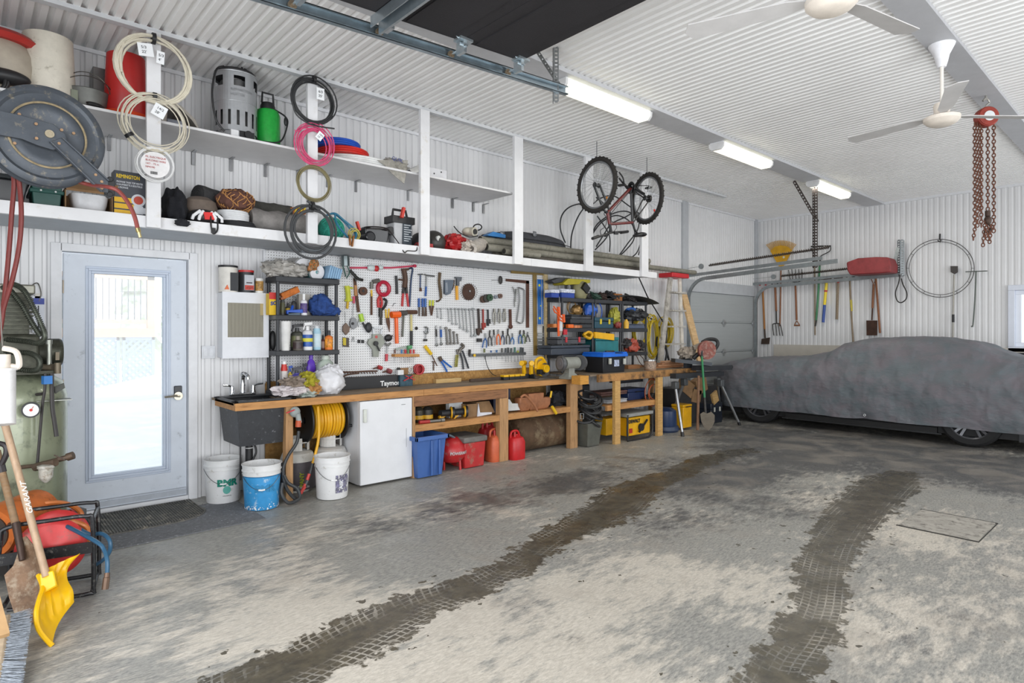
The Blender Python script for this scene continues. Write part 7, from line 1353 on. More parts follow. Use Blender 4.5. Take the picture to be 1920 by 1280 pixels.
b = B(); b.disc((c.x+.02,5.42,BZ+.12),(0,1,0),.1,.05,32); b.tube(smoothpts([(c.x-.1,5.4,BZ+.12),(c.x-.09,5.4,BZ+.22),(c.x+.0,5.4,BZ+.25),(c.x+.07,5.4,BZ+.19)]),.02); b.cyl((c.x,5.3,BZ+.12),(c.x,5.42,BZ+.12),.05); part(t,'housing',b,dw,bev=.004); b = B(); b.box((c.x-.14,5.3,BZ),(c.x+.16,5.5,BZ+.008)); b.disc((c.x+.05,5.39,BZ+.1),(0,1,0),.085,.003,32); part(t,'shoe_and_blade',b,steel('8e9092')); b = B(); b.obox((c.x-.05,5.36,BZ+.08),(.09,.07,.06),.2); part(t,'battery',b,BLK,bev=.004)
for k,px in enumerate((946,957,967,977)):
    c = onY(px,703,5.48); b = B(); t = thing('battery_pack',f'{ords[k]} yellow and black battery pack from the left on the bench','battery',(c.x,5.48,BZ),'battery packs on the bench'); b.box((c.x-.045,5.44,BZ),(c.x+.04,5.52,BZ+.035)); part(t,'case',b,BLK,bev=.004); b = B(); b.box((c.x-.04,5.44,BZ+.035),(c.x+.035,5.515,BZ+.06)); part(t,'yellow_top',b,dw,bev=.004)
# ================================================================ second bench, racks of cases, things under the benches
B2,F2 = .905,4.9
x0,x1 = BX1+.02,8.06
t2 = thing('workbench','second wooden workbench with scorched front edge near the miter saw','workbench',(6.8,5.3,0))
b = B(); b.box((x0,F2+.04,B2-.02),(x1,YW-.03,B2)); part(t2,'bench_top',b,topw)
b = B(); b.box((x0+.12,F2,B2-.095),(x1,F2+.038,B2-.001)); part(t2,'edge_board',b,P('a87a46',.7,0,.25,3,.15,30,'3a2c20',.55),bev=.002)
b = B(); xa,xb = onY(1088,700,F2-.04).x,onY(1104,700,F2-.04).x; b.box((xa,F2-.04,B2-.1),(xb,F2+.1,B2+.002)); part(t2,'end_block',b,wood('c9903f','a87630'),bev=.002)
for a_,c_ in ((1153.8,1163.7),(1234,1243)): xa,xb = onY(a_,800,F2).x,onY(c_,800,F2).x; b = B(); b.box((xa,F2+.002,0),(xb,F2+.05,B2-.096)); part(t2,'leg',b,wood('c39a5e','a27a44'),bev=.002)
b = B(); b.box((onY(1088,700,5.2).x-.05,5.2,0),(onY(1088,700,5.2).x+.04,5.29,B2-.02)); b.box((x1-.1,5.6,0),(x1-.05,5.68,B2-.02)); part(t2,'leg',b,stud)
xa,xb = onY(1138,700,F2+.06).x,onY(1236,700,F2+.06).x; b = B(); b.box((xa,F2+.055,.43),(xb,F2+.09,.50)); b.box((xa,F2+.09,.485),(xb,YW-.06,.50)); part(t2,'lower_shelf',b,oak)
SY0,SY1 = 5.40,5.67; SZS = [1.875,1.483,1.14]
def rackX(px): return onY(px,600,SY0).x
for k,(a_,c_,lab) in enumerate(((1055,1112,'left black shelf rack of the three, with orange caulking guns'),(1117,1164,'middle black shelf rack of the three, behind the blue topped tool box'),(1168,1212,'right black shelf rack of the three, beside yellow extension cords'))):
    xa,xb = rackX(a_)-.02,rackX(c_)+.02; t = thing('plastic_shelf_rack',lab,'shelf rack',(xa,SY0,B2),'black racks on the second bench')
    for z in SZS: b = B(); b.box((xa,SY0-.01,z-.05),(xb,SY1,z)); part(t,'shelf',b,rk,bev=.004)
    for x in (xa+.02,xb-.02):
        for y in (SY0+.01,SY1-.02): b = B(); b.cyl((x,y,B2),(x,y,SZS[0]-.04),.017,n=10); part(t,'post',b,rk)
def case(name,label,cat,px0,px1,pyt,z0,Y,dep,col,handle=True,latch=None,lid=None,lidf=.3,group=None,bev=.008,txt=None):
    a_,c_ = onY(px0,600,Y).x,onY(px1,600,Y).x; zt_ = onY((px0+px1)/2,pyt,Y).z; t = thing(name,label,cat,((a_+c_)/2,Y+dep/2,z0),group); H = zt_-z0; zl = zt_-H*lidf
    b = B(); b.box((a_,Y,z0),(c_,Y+dep,zl-.003)); part(t,'case_body',b,col,bev=bev); b = B(); b.box((a_-.004,Y-.004,zl),(c_+.004,Y+dep+.002,zt_)); part(t,'lid',b,lid or col,bev=bev)
    if handle: b = B(); xm = (a_+c_)/2; b.tube([(xm-.05,Y-.004,zl),(xm-.045,Y-.03,zl+.005),(xm+.045,Y-.03,zl+.005),(xm+.05,Y-.004,zl)],.007,6); part(t,'handle',b,BLK)
    if latch:
        for u_ in (.28,.75): x = a_+(c_-a_)*u_; b = B(); b.box((x-.018,Y-.014,zl-.04),(x+.018,Y-.002,zl+.03)); part(t,'latch',b,latch,bev=.003)
    if txt: b = B(); text(b,txt[0],txt[1],(a_+.02,Y-.006,z0+H*.25),(1,0,0),(0,0,1),.001,.0015); part(t,'lettering',b,txt[2],smooth=False)
    return t
CK = P('2b2d31',.45,0,.15,12); CG = P('45464a',.5,0,.2,12)
z = SZS[0]
for k,(a_,c_) in enumerate(((1034,1048),(1053,1077))):
    t = case('light_bulb_carton',('small','larger')[k]+' blue and white carton on top of the left black rack','carton',a_,c_,543 if not k else 542,z,5.45,.12,P('2a49a0',.5,0,.2),handle=False,lidf=.4,lid=P('dfe3ee',.5,0,.4,40),bev=0)
b = B(); b.tube(coilpts(onY(1067,538,5.5),(0,-1,.3),.07,3,.4,seed=8),.006); solo('cord_tangle','black cord tangle lying on the blue and white cartons','cord',b,BK)
yc_ = P('b9ab2e',.5,0,.1); b = B(); q = [onY(x,y,5.45) for x,y in ((1056,531),(1066,522),(1107,524),(1107,530),(1098,532),(1060,534))]; b.prism(q,(0,.2,0)); solo('yellow_pad','dusty yellow folded pad on top of the green gray helmet','pad',b,yc_,bev=.006)
b = B(); q = [onY(x,y,5.5) for x,y in ((1034,526),(1052,520),(1070,521),(1058,528),(1040,531))]; b.prism(q,(0,.12,0)); solo('sheet_offcut','gray sheet offcut sticking out left of the yellow pad','offcut',b,CG)
b = B(); c = onY(1088,545,5.5); b.ell((c.x,5.52,z+.11),(.12,.12,.16),flat=.7,n=12); solo('dust_hood','khaki green hood standing between cartons and tool heap','hood',b,P('8f8a66',.6,0,.2)); b = B(); b.obox(onY(1098,540,5.4),(.12,.04,.1),Matrix.Rotation(.7,3,'Y')); solo('black_box','tilted small black box at the right of the khaki hood','box',b,BK)
rr = random.Random(12)
for k,(px,py,w_,h_,c_,nm,lab) in enumerate(((1097,553,.08,.05,'2c2a26','black_wire','black wire heap right of the khaki hood'),(1113,554,.1,.05,'3f5a4c','green_tool','dull green power tool on the middle rack top'),(1126,553,.07,.06,'4a3a34','rusty_coil','rusty brown wire coil on the middle rack top'),(1143,552,.11,.07,'302f30','dark_tool','dark boxy tool at the centre of the rack tops'),(1179,556,.12,.05,'33302f','dark_cable','dark cable heap right of the orange block'))):
    c = onY(px,py,5.5); b = B(); b.ell((c.x,5.5,z+h_*.75),(w_,.09,h_),12,amp=.5,flat=.75,seed=k+40); b.tube(coilpts((c.x,5.46,z+h_*1.2),(.2,-.6,1),w_*.8,3,.4,seed=k),.006); solo(nm,lab,'tool' if 'tool' in nm else 'cable',b,c_)
t,a_,c_ = benchbox('wood_block','orange brown wood block with dark slot on the middle rack','block',1152,1167,550,5.42,.06,wood('9a5f2c'),z0=z); b = B(); b.box(((a_+c_)/2,5.415,z+.02),((a_+c_)/2+.02,5.42,z+.06)); part(t,'slot',b,BK)
b = B(); n = 16; p0,p1 = onY(1190,561,5.3),onY(1234,566,5.3)
b.loft([[V((p0.x-.5+(p1.x-p0.x+.5)*i/n,5.42+.16*math.cos(a)*math.sin(math.pi*(.15+.85*min(1,1.25-i/n))) ,z+.03+.05*math.sin(math.pi*(i/n)**1.0)+.012*math.sin(a)-(.05*(i/n)**3))) for a in [k*math.pi/6 for k in range(12)]] for i in range(n+1)]); solo('rubber_flap','gray black curved rubber flap overhanging the right end of racks','flap',b,P('3b3b38',.7,0,.3))
b = B(); b.tube([onY(1196,516,5.3),onY(1214,556,5.3),onY(1246,608,5.5)],.009); solo('black_rod','long thin black rod leaning from the loft down to the cords','rod',b,BK)
# middle shelf contents
z = SZS[1]
b = B(); b.disc((rackX(1047),5.45,z+.03),(0,0,1),.11,.045,28); solo('copper_coil','copper coloured flat coil on the left rack beside orange gun','coil',b,P('a8622c',.4,.5,.3)); b = B(); b.disc((rackX(1083),5.45,z+.02),(0,0,1),.1,.035,28); solo('copper_coil','flat copper coil lying under the stacked black cases','coil',b,P('a0603a',.4,.5,.3))
b = B(); b.box((rackX(1062),5.36,z),(rackX(1072),5.42,z+.05)); solo('orange_block','orange plastic block right of the hanging caulking gun','block',b,OR,bev=.008)
case('tool_case','upper black and gray tool case on the left rack','case',1072,1110,590,z+.12,5.42,.2,CG,group=None); case('tool_case','lower dark tool case with ribbed lid on the left rack','case',1070,1110,598,z,5.40,.22,CK,lidf=.5)
b = B(); c = onY(1081,584,5.5); b.ell((c.x,5.5,z+.24),(.08,.08,.07),10,amp=.3,seed=4); b.tube(coilpts((c.x-.1,5.5,z+.28),(0,-1,0),.09,2,.2,seed=4),.006); solo('brass_tool','brass coloured tool with black cord on the upper tool case','tool',b,P('9c7a4a',.4,.5,.3))
b = B(); c = onY(1107,583,5.48); b.ell((c.x,5.48,z+.25),(.11,.09,.11),12,amp=.2,flat=.8,seed=5); b.tube(coilpts((c.x+.05,5.46,z+.22),(0,-1,0),.17,1.6,.1,seed=4),.007); solo('blue_sander','bright blue power tool with black cord behind the rack posts','power tool',b,P('1f55b0',.4))
case('teal_case','teal blue case with two yellow latches on the middle rack','case',1116,1150,595,z,5.39,.2,P('1f4656',.45),latch=P('c9b32c',.5),lidf=.35)
b = B(); b.ell((rackX(1156),5.44,z+.16),(.07,.08,.12),12,amp=.5,flat=.9,seed=7); solo('cord_tangle','tangled yellow green cord on the middle rack','cord',b,P('a3a03a',.6,0,.5,40)); b = B(); b.ell((rackX(1157),5.39,z+.05),(.05,.05,.05),10,amp=.4,seed=8); solo('red_box','small reddish box below the tangled yellow green cord','box',b,P('8a3a34',.5,0,.6,30))
b = B(); b.ell((rackX(1192),5.42,z+.19),(.25,.1,.1),16,amp=.35,flat=.8,seed=9); solo('tarp_bundle','black crumpled tarp bundle on the right black rack','tarp',b,P('202226',.3,0,.3,20,.5,30)); b = B(); b.ell((rackX(1184),5.4,z+.275),(.1,.05,.03),10,amp=.3,seed=3); solo('blue_clamp','small blue clamp on the black tarp bundle','clamp',b,BL)
case('parts_organizer','clear blue gray parts organizer under the tarp bundle','organizer',1178,1209,607,z,5.39,.2,P('4a5468',.3),handle=False,lidf=.2); b = B(); b.lathe([(.035,z),(.04,z+.08),(.012,z+.13),(0,z+.13)],(rackX(1172),5.38,0)); solo('glue_bottle','small yellow glue bottle left of the parts organizer','bottle',b,P('d8a83a',.5))
# caulking guns and hangings on left rack
for k,(px,s_) in enumerate(((1051,0),(1061,1))):
    o_ = lambda x,y,d=5.34-.03*k: onY(x+(0 if not k else 9),y+(0 if not k else 14),d); t = thing('caulking_gun',('orange caulking gun with white cartridge hung at the left rack','second orange caulking gun partly behind the first one')[k],'caulking gun',o_(1050,628)); 
    b = B(); b.tube([o_(1049,582),o_(1049,588),o_(1030+8,574)],.009); b.tube([o_(1049,590),o_(1040,585),o_(1037,578)],.009); b.plank(o_(1047,575),o_(1048,590),.03,.03); 
    if not k: b.plank(o_(1046.5,588),o_(1047.5,630),.012,.03)
    part(t,'gun_frame',b,P('dc5a1c',.4))
    if not k: b = B(); b.tube([o_(1051,591),o_(1051,620)],.027,16); part(t,'cartridge',b,'c9ccce'); b = B(); b.tube([o_(1051,620),o_(1051,629)],[.026,.012],16); part(t,'nozzle',b,'9a8a80'); b = B(); b.tube([o_(1049,575),o_(1048.5,556)],.004); part(t,'rod',b,ST)
b = B(); c = onY(1061,623,5.33); b.box((c.x-.03,5.33,c.z-.03),(c.x+.03,5.36,c.z+.04)); solo('red_clamp','small red plastic clamp hung below the rack shelf','clamp',b,P('b8202e',.4),bev=.004)
z = SZS[2]
case('tool_case','long flat dark blue gray case lying on the left rack bottom shelf','case',1034,1106,647,z,5.38,.25,P('343b46',.4),handle=False,lidf=.3); case('tool_case','black organizer case with red latches on the long flat case','case',1046,1098,632,z+.135,5.40,.2,CG,latch=P('b03038',.5),handle=False)
b = B(); b.tube(smoothpts([onY(x,y,5.4) for x,y in ((1094,628),(1102,622),(1110,626),(1106,634),(1096,630))]),.02); solo('yellow_tool','yellow and black tool handle behind the rack posts','tool',b,P('d8a41c',.4,0,.3)); 
case('teal_toolbox','teal plastic case with raised ribs on the middle rack','case',1118,1160,632,z,5.38,.25,P('1f6f74',.5,0,.2),handle=False,lidf=.2); b = B(); q = [onY(x,y,5.36) for x,y in ((1116,622),(1152,626),(1152,638),(1117,634))]; b.prism(q,(0,.18,0)); solo('yellow_folder','bright yellow flat box lying on the teal case','box',b,P('e3ab14',.5),bev=.004)
b = B(); b.ell((rackX(1185),5.42,z+.09),(.12,.1,.1),12,amp=.5,flat=.8,seed=19); solo('red_tool','salmon red power tool on the right rack bottom shelf','power tool',b,P('a84a38',.5,0,.3,20)); b = B(); b.ell((rackX(1174),5.4,z+.13),(.09,.07,.06),12,amp=.6,seed=22); b.ell((rackX(1201),5.42,z+.08),(.08,.07,.08),12,amp=.6,flat=.8,seed=23); solo('black_grinder','black hand tools heaped around the salmon red tool','tool',b,'2d2a2b')
b = B(); b.tube(smoothpts([onY(x,y,5.33) for x,y in ((1198,664),(1206,672),(1208,680),(1214,684))]),.006); b.tube(smoothpts([onY(x,y,5.3) for x,y in ((1192,664),(1200,680),(1210,690))]),.006); solo('cord','thin cord dangling below the right rack shelf','cord',b,'4a3528')
# yellow extension cords, black straps
for k,(px,py,rx,rz_,lab) in enumerate(((1200,622,.17,.2,'left hank of yellow extension cord beside the right rack'),(1223,632,.13,.3,'long middle hank of yellow extension cord on the wall'),(1248,624,.15,.21,'right loop of yellow extension cord with black strap inside'))):
    c = onY(px,py,5.62); b = B(); b.tube(coilpts(c,(0,-1,0),.2,9,.22,seed=30+k,sx=rx/.2,sy=rz_/.2,spread=.05),.0085,6); t = thing('extension_cord',lab,'extension cord',c-V((0,0,rz_)),'yellow extension cords on the wall'); part(t,'cord',b,P('c2a81c',.45,0,.2,40)); b = B(); b.cyl(c+V((0,0,rz_-.02)),c+V((0,.08,rz_+.01)),.012); part(t,'hook',b,BK)
for k,pts in enumerate((((1236,612),(1231,640),(1232,665),(1228,690)),((1250,615),(1249,650),(1254,675)),((1243,640),(1250,660),(1247,678)))): b = B(); b.tube(smoothpts([onY(x,y,5.6) for x,y in pts]),.017,6); solo('black_strap',('leftmost','rightmost','middle')[k]+' black strap hanging under the yellow extension cords','strap',b,'1d1d20')
# on bench 2
t = thing('toolbox','large black toolbox with bright blue lid on the second bench','toolbox',(onY(1140,700,5.05).x,5.15,B2)); Y = 5.02; a_,c_ = onY(1131,700,Y).x,onY(1173,700,Y).x; zt_ = onY(1150,660,Y).z
b = B(); b.box((a_,Y,B2),(c_,Y+.32,zt_-.055),.012); part(t,'box_body',b,P('191b20',.4),bev=.006); b = B(); b.box((a_-.02,Y-.02,zt_-.06),(c_+.025,Y+.34,zt_-.02)); b.box((a_-.01,Y-.01,zt_-.02),((a_+c_)/2,Y+.33,zt_)); b.box((c_-.06,Y-.01,zt_-.02),(c_+.02,Y+.33,zt_)); part(t,'blue_lid',b,P('1766d0',.4),bev=.004); b = B(); b.box(((a_+c_)/2,Y+.02,zt_-.02),(c_-.06,Y+.3,zt_-.012)); b.tube([((a_+c_)/2,Y+.15,zt_),(c_-.06,Y+.15,zt_)],.015); part(t,'handle',b,'2b2826')
for px in (1143,1170): c = onY(px,676,Y-.01); b = B(); b.box((c.x-.02,Y-.03,c.z-.045),(c.x+.02,Y-.005,c.z+.03)); part(t,'latch',b,P('b9bab2',.4),bev=.004)
b = B(); c = onY(1157,680,Y); b.box((c.x-.06,Y-.004,c.z-.045),(c.x+.04,Y+.002,c.z+.04)); part(t,'label',b,P('aab4cc',.5,0,.5,30))
c = onY(1070,690,5.08); t = thing('bench_grinder','dusty gray bench grinder with two wheels at the bench joint','bench grinder',(c.x,5.1,BZ)); x = c.x; gd = P('8b8d86',.6,.1,.15,12)
b = B(); b.cyl((x-.11,5.1,BZ+.19),(x+.13,5.1,BZ+.19),.075,n=24); b.loft([[V((x+sx*w_,5.1+sy*w_*.8,z)) for sx,sy in ((-1,-1),(1,-1),(1,1),(-1,1))] for w_,z in ((.1,BZ),(.1,BZ+.02),(.05,BZ+.07),(.05,BZ+.15))]); part(t,'motor_housing',b,gd)
for s_ in (-1,1): b = B(); b.disc((x+s_*.17,5.08,BZ+.19),(1,.25*s_,0),.095,.04,32); part(t,'wheel_guard',b,P('57585a',.5,.3)); b = B(); b.disc((x+s_*.195,5.07,BZ+.19),(1,.25*s_,0),.07,.02,28); b.disc((x+s_*.21,5.065,BZ+.19),(1,.25*s_,0),.025,.01,16); part(t,'grinding_wheel',b,P('6d6a6c',.7))
tubc('paint_can','small tin can with brown white label at the right of the toolbox',1212,1226,674,5.0,B2,P('8a6a50',.5),P('b0b2b2',.3,.8),P('9c8674',.5,0,.6,60),cat='can')
for k in range(4): a_ = onY(1232+k*3,690,5.15).x; b = B(); b.obox((a_+.35,5.2,B2+.014+.026*k),(.75-.06*k,.09,.022),.05*k-.06); solo('lumber_scrap',f'{("lowest", "second lowest", "second highest", "topmost")[k]} board of the scrap lumber stack on the second bench','board',b,wood(('a8714a','b98864','a87858','c39878')[k]),group='scrap lumber stack')
for k,(a_,c_,Y,hh) in enumerate(((1178,1210,5.5,.03),(1178,1200,5.36,.055))): b = B(); xa,xb = onY(a_,690,Y).x,onY(c_,690,Y).x; b.box((xa,Y,B2),(xb,Y+.08,B2+hh)); solo('lumber_scrap',('thin back','front')[k]+' scrap board lying under the right black rack','board',b,wood('9a6a44'),group='scrap boards under the rack')
# ---- under the benches
def LS(px): return onY(px,790,5.16).x
z = .515
for k,(px,c_) in enumerate(((786,'2c2a26'),(797,'4a4538'),(812,'3a3834'))): b = B(); b.lathe([(.05,z),(.055,z+.02),(.055,z+.12),(.03,z+.15),(0,z+.15)],(LS(px),5.3-.02*k,0)); b.mi = 1; b.lathe([(.057,z+.03),(.057,z+.07)],(LS(px),5.3-.02*k,0)); solo('power_drill',('leftmost','second','third')[k]+' dark round power tool on the bench lower shelf','power tool',b,[P(c_,.4,.3,.3),P('c99a24',.4)],group='power tools on the lower shelf')
for k,(px,Y) in enumerate(((845,5.22),(868,5.2))): b = B(); c = V((LS(px),Y,z+.07)); b.cyl(c-V((.09,0,0)),c+V((.05,0,0)),.035); b.disc(c+V((.065,-.01,0)),(1,-.5,0),.058,.03,24); t = thing('work_light',('left','right')[k]+' yellow and black round headed work light on the lower shelf','work light',c-V((0,0,.07)),'work lights on the lower shelf'); part(t,'head',b,'26272a'); b = B(); b.torus(c+V((.05,0,0)),(1,-.5,0),.055,.01); b.plank(c-V((.02,0,0)),c-V((.1,0,.05)),.03,.04); part(t,'yellow_ring',b,P('d8a01c',.4))
b = B(); b.cyl((LS(784),5.14,z+.02),(LS(802),5.13,z+.018),.018); b.mi = 1; b.cyl((LS(802),5.13,z+.018),(LS(822),5.12,z+.018),.014); b.cyl((LS(822),5.12,z+.018),(LS(828),5.12,z+.018),.022); solo('red_drill_bit','red and gray cylinder tool lying at the front of the lower shelf','tool',b,['a8302c',P('7d7a74',.4,.5)])
t = thing('open_carton','brown open carton with white inner flap on the lower shelf','carton',(LS(905),5.3,z)); xa,xb = LS(880),LS(926); b = B(); b.box((xa,5.2,z),(LS(899),5.4,z+.14)); b.prism([(LS(899),5.2,z+.005),(xb+.05,5.2,z+.02),(xb,5.24,z+.15),(LS(902),5.24,z+.15)],(0,.15,0)); part(t,'carton_body',b,ct); b = B(); b.prism([(LS(898),5.185,z),(LS(925),5.185,z+.01),(LS(925),5.185,z+.03),(LS(903),5.185,z+.04),(LS(900),5.185,z+.14)],(0,.01,0)); part(t,'white_flap',b,'d6d8e0'); b = B(); b.box((LS(857),5.3,z+.0),(LS(882),5.36,z+.17)); solo('white_strip','white slotted box strip behind the open carton','box',b,'cfd2d4')
t = thing('chainsaw','white chainsaw bar cover poking out behind the middle bench post','chainsaw',(LS(970),5.25,z)); b = B(); b.prism([(LS(953),5.2,z+.02),(LS(986),5.16,z+.02),(LS(990),5.16,z+.06),(LS(985),5.17,z+.09),(LS(965),5.2,z+.1),(LS(960),5.2,z+.15),(LS(953),5.2,z+.16)],(0,.05,0)); part(t,'bar_cover',b,P('c3c5c4',.5)); b = B(); b.box((LS(953)-.1,5.3,z),(LS(972),5.5,z+.28)); solo('navy_box','dark navy box at the back of the lower shelf beside leather pouches','box',b,'1c2340')
t = thing('tool_belt','tan leather tool belt with pouches hanging over the lower shelf','tool belt',(LS(1010),5.2,z)); le = P('9a6544',.6,0,.25,14)
b = B()
for px,w_,h_ in ((985,.09,.16),(1005,.12,.2),(1018,.12,.14)): b.loft([[V((LS(px)+w_*k_*sx,5.2+.05*k_*sy,z+h_*u)) for sx,sy in ((-1,-1),(1,-1),(1,1),(-1,1))] for k_,u in ((.7,.0),(1,.4),(1.05,1))])
part(t,'pouch',b,le,bev=.012); b = B(); b.tube(smoothpts([onY(976,745,5.1),onY(985,741,5.08),onY(1000,757,5.07),onY(1008,771,5.06)]),.014); part(t,'strap',b,le); b = B(); b.tube([onY(1034,733,5.12),onY(1032,745,5.12)],.012); part(t,'yellow_handle',b,YL); b = B(); b.tube([onY(1035,762,5.07),onY(1043,775,5.07)],.018); part(t,'yellow_handle',b,YL)
b = B(); b.ell((LS(1055),5.3,z+.08),(.15,.1,.1),14,amp=.5,flat=.8,seed=77); solo('black_gloves','black gloves and pouch heap beside the leather tool belt','gloves',b,fabric('1e2026'))
# floor: blue tote, red compressor, red box, fuel cans, log
def FX(px,py,Y=5.15): return onY(px,py,Y).x
t = thing('blue_tote','open blue plastic tote on the floor right of the fridge','tote',(FX(800,870),5.3,0)); xa,xb = FX(783,870,5.02),FX(831,870,5.02); bl_ = P('3f62a0',.4,0,.06); b = B(); tub(b,xa-.02,xb+.02,5.0,5.4,.41,.01,.03,.006); part(t,'tote_body',b,bl_,smooth=False)
b = B()
for q in ((xa-.045,xb+.045,4.975,5.0),(xa-.045,xb+.045,5.4,5.425),(xa-.045,xa-.02,4.975,5.425),(xb+.02,xb+.045,4.975,5.425)): b.box((q[0],q[2],.375),(q[1],q[3],.415))
for x in (xa+.15,xb-.06): b.box((x-.01,4.99,.02),(x+.01,5.01,.37))
part(t,'rim',b,bl_,bev=.004)
x = FX(847,860,5.2); t = thing('pancake_compressor','small red air compressor with hoses between blue tote and red box','air compressor',(x,5.2,0)); b = B(); b.lathe([(0,.07),(.1,.08),(.155,.14),(.16,.2),(.13,.28),(.06,.33),(0,.34)],(x,5.2,0)); b.cyl((x+.03,5.09,0),(x+.03,5.1,.1),.014); b.cyl((x-.1,5.2,0),(x-.1,5.2,.1),.014); b.cyl((x+.1,5.28,0),(x+.1,5.28,.1),.014); part(t,'tank',b,P('b02226',.4,0,.12,8,dirt='8a6a64',da=.2)); b = B(); text(b,'POWERMATE',.04,(0,0,0),(1,0,0),(0,0,1),.001,.002,wrap=lambda a,c_,d: V((x+.163*math.cos(-2.3+a/.163),5.2+.163*math.sin(-2.3+a/.163),.17+c_))); part(t,'white_lettering',b,'dcdcdc',smooth=False)
b = B(); b.tube(smoothpts([onY(q,r_,5.15) for q,r_ in ((820,820),(840,815),(858,826),(866,842))]),.012); b.tube(smoothpts([onY(q,r_,5.2) for q,r_ in ((825,826),(845,818),(862,822))]),.008); part(t,'hose',b,'5a6a74')
t = thing('red_storage_box','red plastic box with dusty gray lid on the floor under bench','storage box',(FX(890,860),5.2,0)); xa,xb = FX(880,860,5.06),FX(911,855,5.06); rd_ = P('b3292a',.5,0,.15,8,dirt='8f6a5a',da=.25); b = B(); b.box((xa-.06,5.06,.004),(xb,5.42,.27),.015); part(t,'box_body',b,rd_,bev=.01); b = B(); b.box((xa-.075,5.045,.27),(xb+.015,5.44,.33)); part(t,'lid',b,P('6d6a66',.7,0,.3,8),bev=.015)
def fuel(label,px,pyt,Y,col,w_=.115,h_=.3):
    x = FX(px,850,Y); t = thing('fuel_can',label,'fuel can',(x,Y,0),'red fuel cans under the bench'); b = B(); b.loft([[V((x+w_*k_*math.copysign(abs(math.cos(a))**.5,math.cos(a)),Y+.09*k_*math.copysign(abs(math.sin(a))**.5,math.sin(a)),z_)) for a in [i*math.pi/10 for i in range(20)]] for k_,z_ in ((.94,.0),(1,.02),(1,h_*.72),(.8,h_*.9),(.3,h_),(.28,h_+.01))]); part(t,'can_body',b,col); b = B(); b.tube(smoothpts([V((x-w_*.7,Y,h_*.8)),V((x-w_*.6,Y,h_*1.12)),V((x+w_*.3,Y,h_*1.15)),V((x+w_*.7,Y,h_*.85))]),.014); part(t,'handle',b,col); b = B(); b.cyl((x-w_*.35,Y-.03,h_*.85),(x-w_*.35,Y-.03,h_*1.15),.018,.012); part(t,'spout',b,P('a82020',.4)); return t
fuel('faded orange fuel can left of the middle bench post',929,820,5.2,P('c8603c',.5,0,.15)); fuel('dark red fuel can behind the faded orange can',915,815,5.42,P('a02426',.5),h_=.36); fuel('bright red fuel can right of the middle bench post',966,815,5.12,P('bc1f24',.4,0,.15),.1,.27)
b = B(); b.tube([onY(934,805,5.4),onY(938,812,5.35)],.016); solo('flashlight','small red and yellow flashlight leaning above the fuel cans','flashlight',b,P('a8503a',.5,0,.7,60))
xa,xb = FX(978,850,5.22),FX(1080,830,5.25); b = B(); n = 10; b.loft([[V((xa+(xb-xa)*i/n,5.42+.2*math.cos(a)*(1+.04*noise.noise(V((i*.5,a,0)))),max(.0,.2+.21*math.sin(a)*(1+.05*noise.noise(V((i*.7,a,3))))))) for a in [k*math.pi/10 for k in range(20)]] for i in range(n+1)]); solo('wooden_log','large dark brown wooden log or beam lying under the bench','log',b,P('5c4632',.8,0,.35,5,.3,20,'7a6a52',.4),sub=1)
# black vacuum bag heap, yellow table saw, etc.
x = FX(1100,830,5.1); b = B(); tub(b,x-.12,x+.16,4.98,5.28,.3,.01,.03,.005); t = thing('gray_bucket','gray square bucket with black hoses heaped on it','bucket',(x,5.1,0)); part(t,'bucket_body',b,P('55564f',.6,0,.2)); b = B(); rr = random.Random(2)
for k in range(7): b.tube(coilpts((x+rr.uniform(-.05,.08),5.1,.33+.05*k),(rr.uniform(-.6,.6),-.5,1),.14,1.5,.3,seed=k),.016,7)
solo('black_hose_heap','heap of black hose and straps on the gray square bucket','hose',b,P('252628',.5)); b = B(); b.tube([onY(q,r_,4.95) for q,r_ in ((1088,775),(1094,775),(1094,785),(1088,785))],.005,6,True); solo('chrome_buckle','chrome buckle on the black hose heap','buckle',b,ST)
b = B(); b.box((x-.1,5.3,0),(x+.3,5.65,.75)); solo('dark_cabinet','dark gray box stack standing behind the black hose heap','box',b,P('25272b',.5,0,.3,5),bev=.02)
t = thing('table_saw','yellow portable table saw on the floor between the bench legs','table saw',(FX(1190,815,5.0),5.05,0)); xa,xb = FX(1176,810,4.95),FX(1219,810,4.95); ys2 = P('dba412',.45,0,.15,10)
b = B(); b.box((xa,4.95,.06),(xb,5.3,.3)); b.box((FX(1137,800,5.1),5.1,.08),(xa,5.3,.3)); part(t,'saw_body',b,ys2,bev=.01); b = B(); b.box((xa-.05,4.92,.32),(xb+.03,5.35,.36)); part(t,'table_top',b,P('9a9b98',.5,.3)); b = B(); b.tube(smoothpts([(xa-.03,4.92,.35),(xa-.03,4.92,.05),(xa+.03,4.92,.02),(xb-.03,4.92,.03),(xb,4.92,.3)]),.014); b.disc((xa+.28,4.93,.16),(0,1,0),.05,.03); b.plank((xa+.22,4.92,.1),(xa+.4,4.92,.25),.02,.02); part(t,'roll_cage',b,BK); b = B(); text(b,'DEWALT',.06,(xa+.03,4.945,.23),(1,0,0),(0,0,1),.002,.003); part(t,'lettering',b,BLK,smooth=False); b = B(); b.box((xa+.04,4.94,.1),(xa+.1,4.95,.16)); part(t,'red_switch',b,'a82a1c')
z = .50
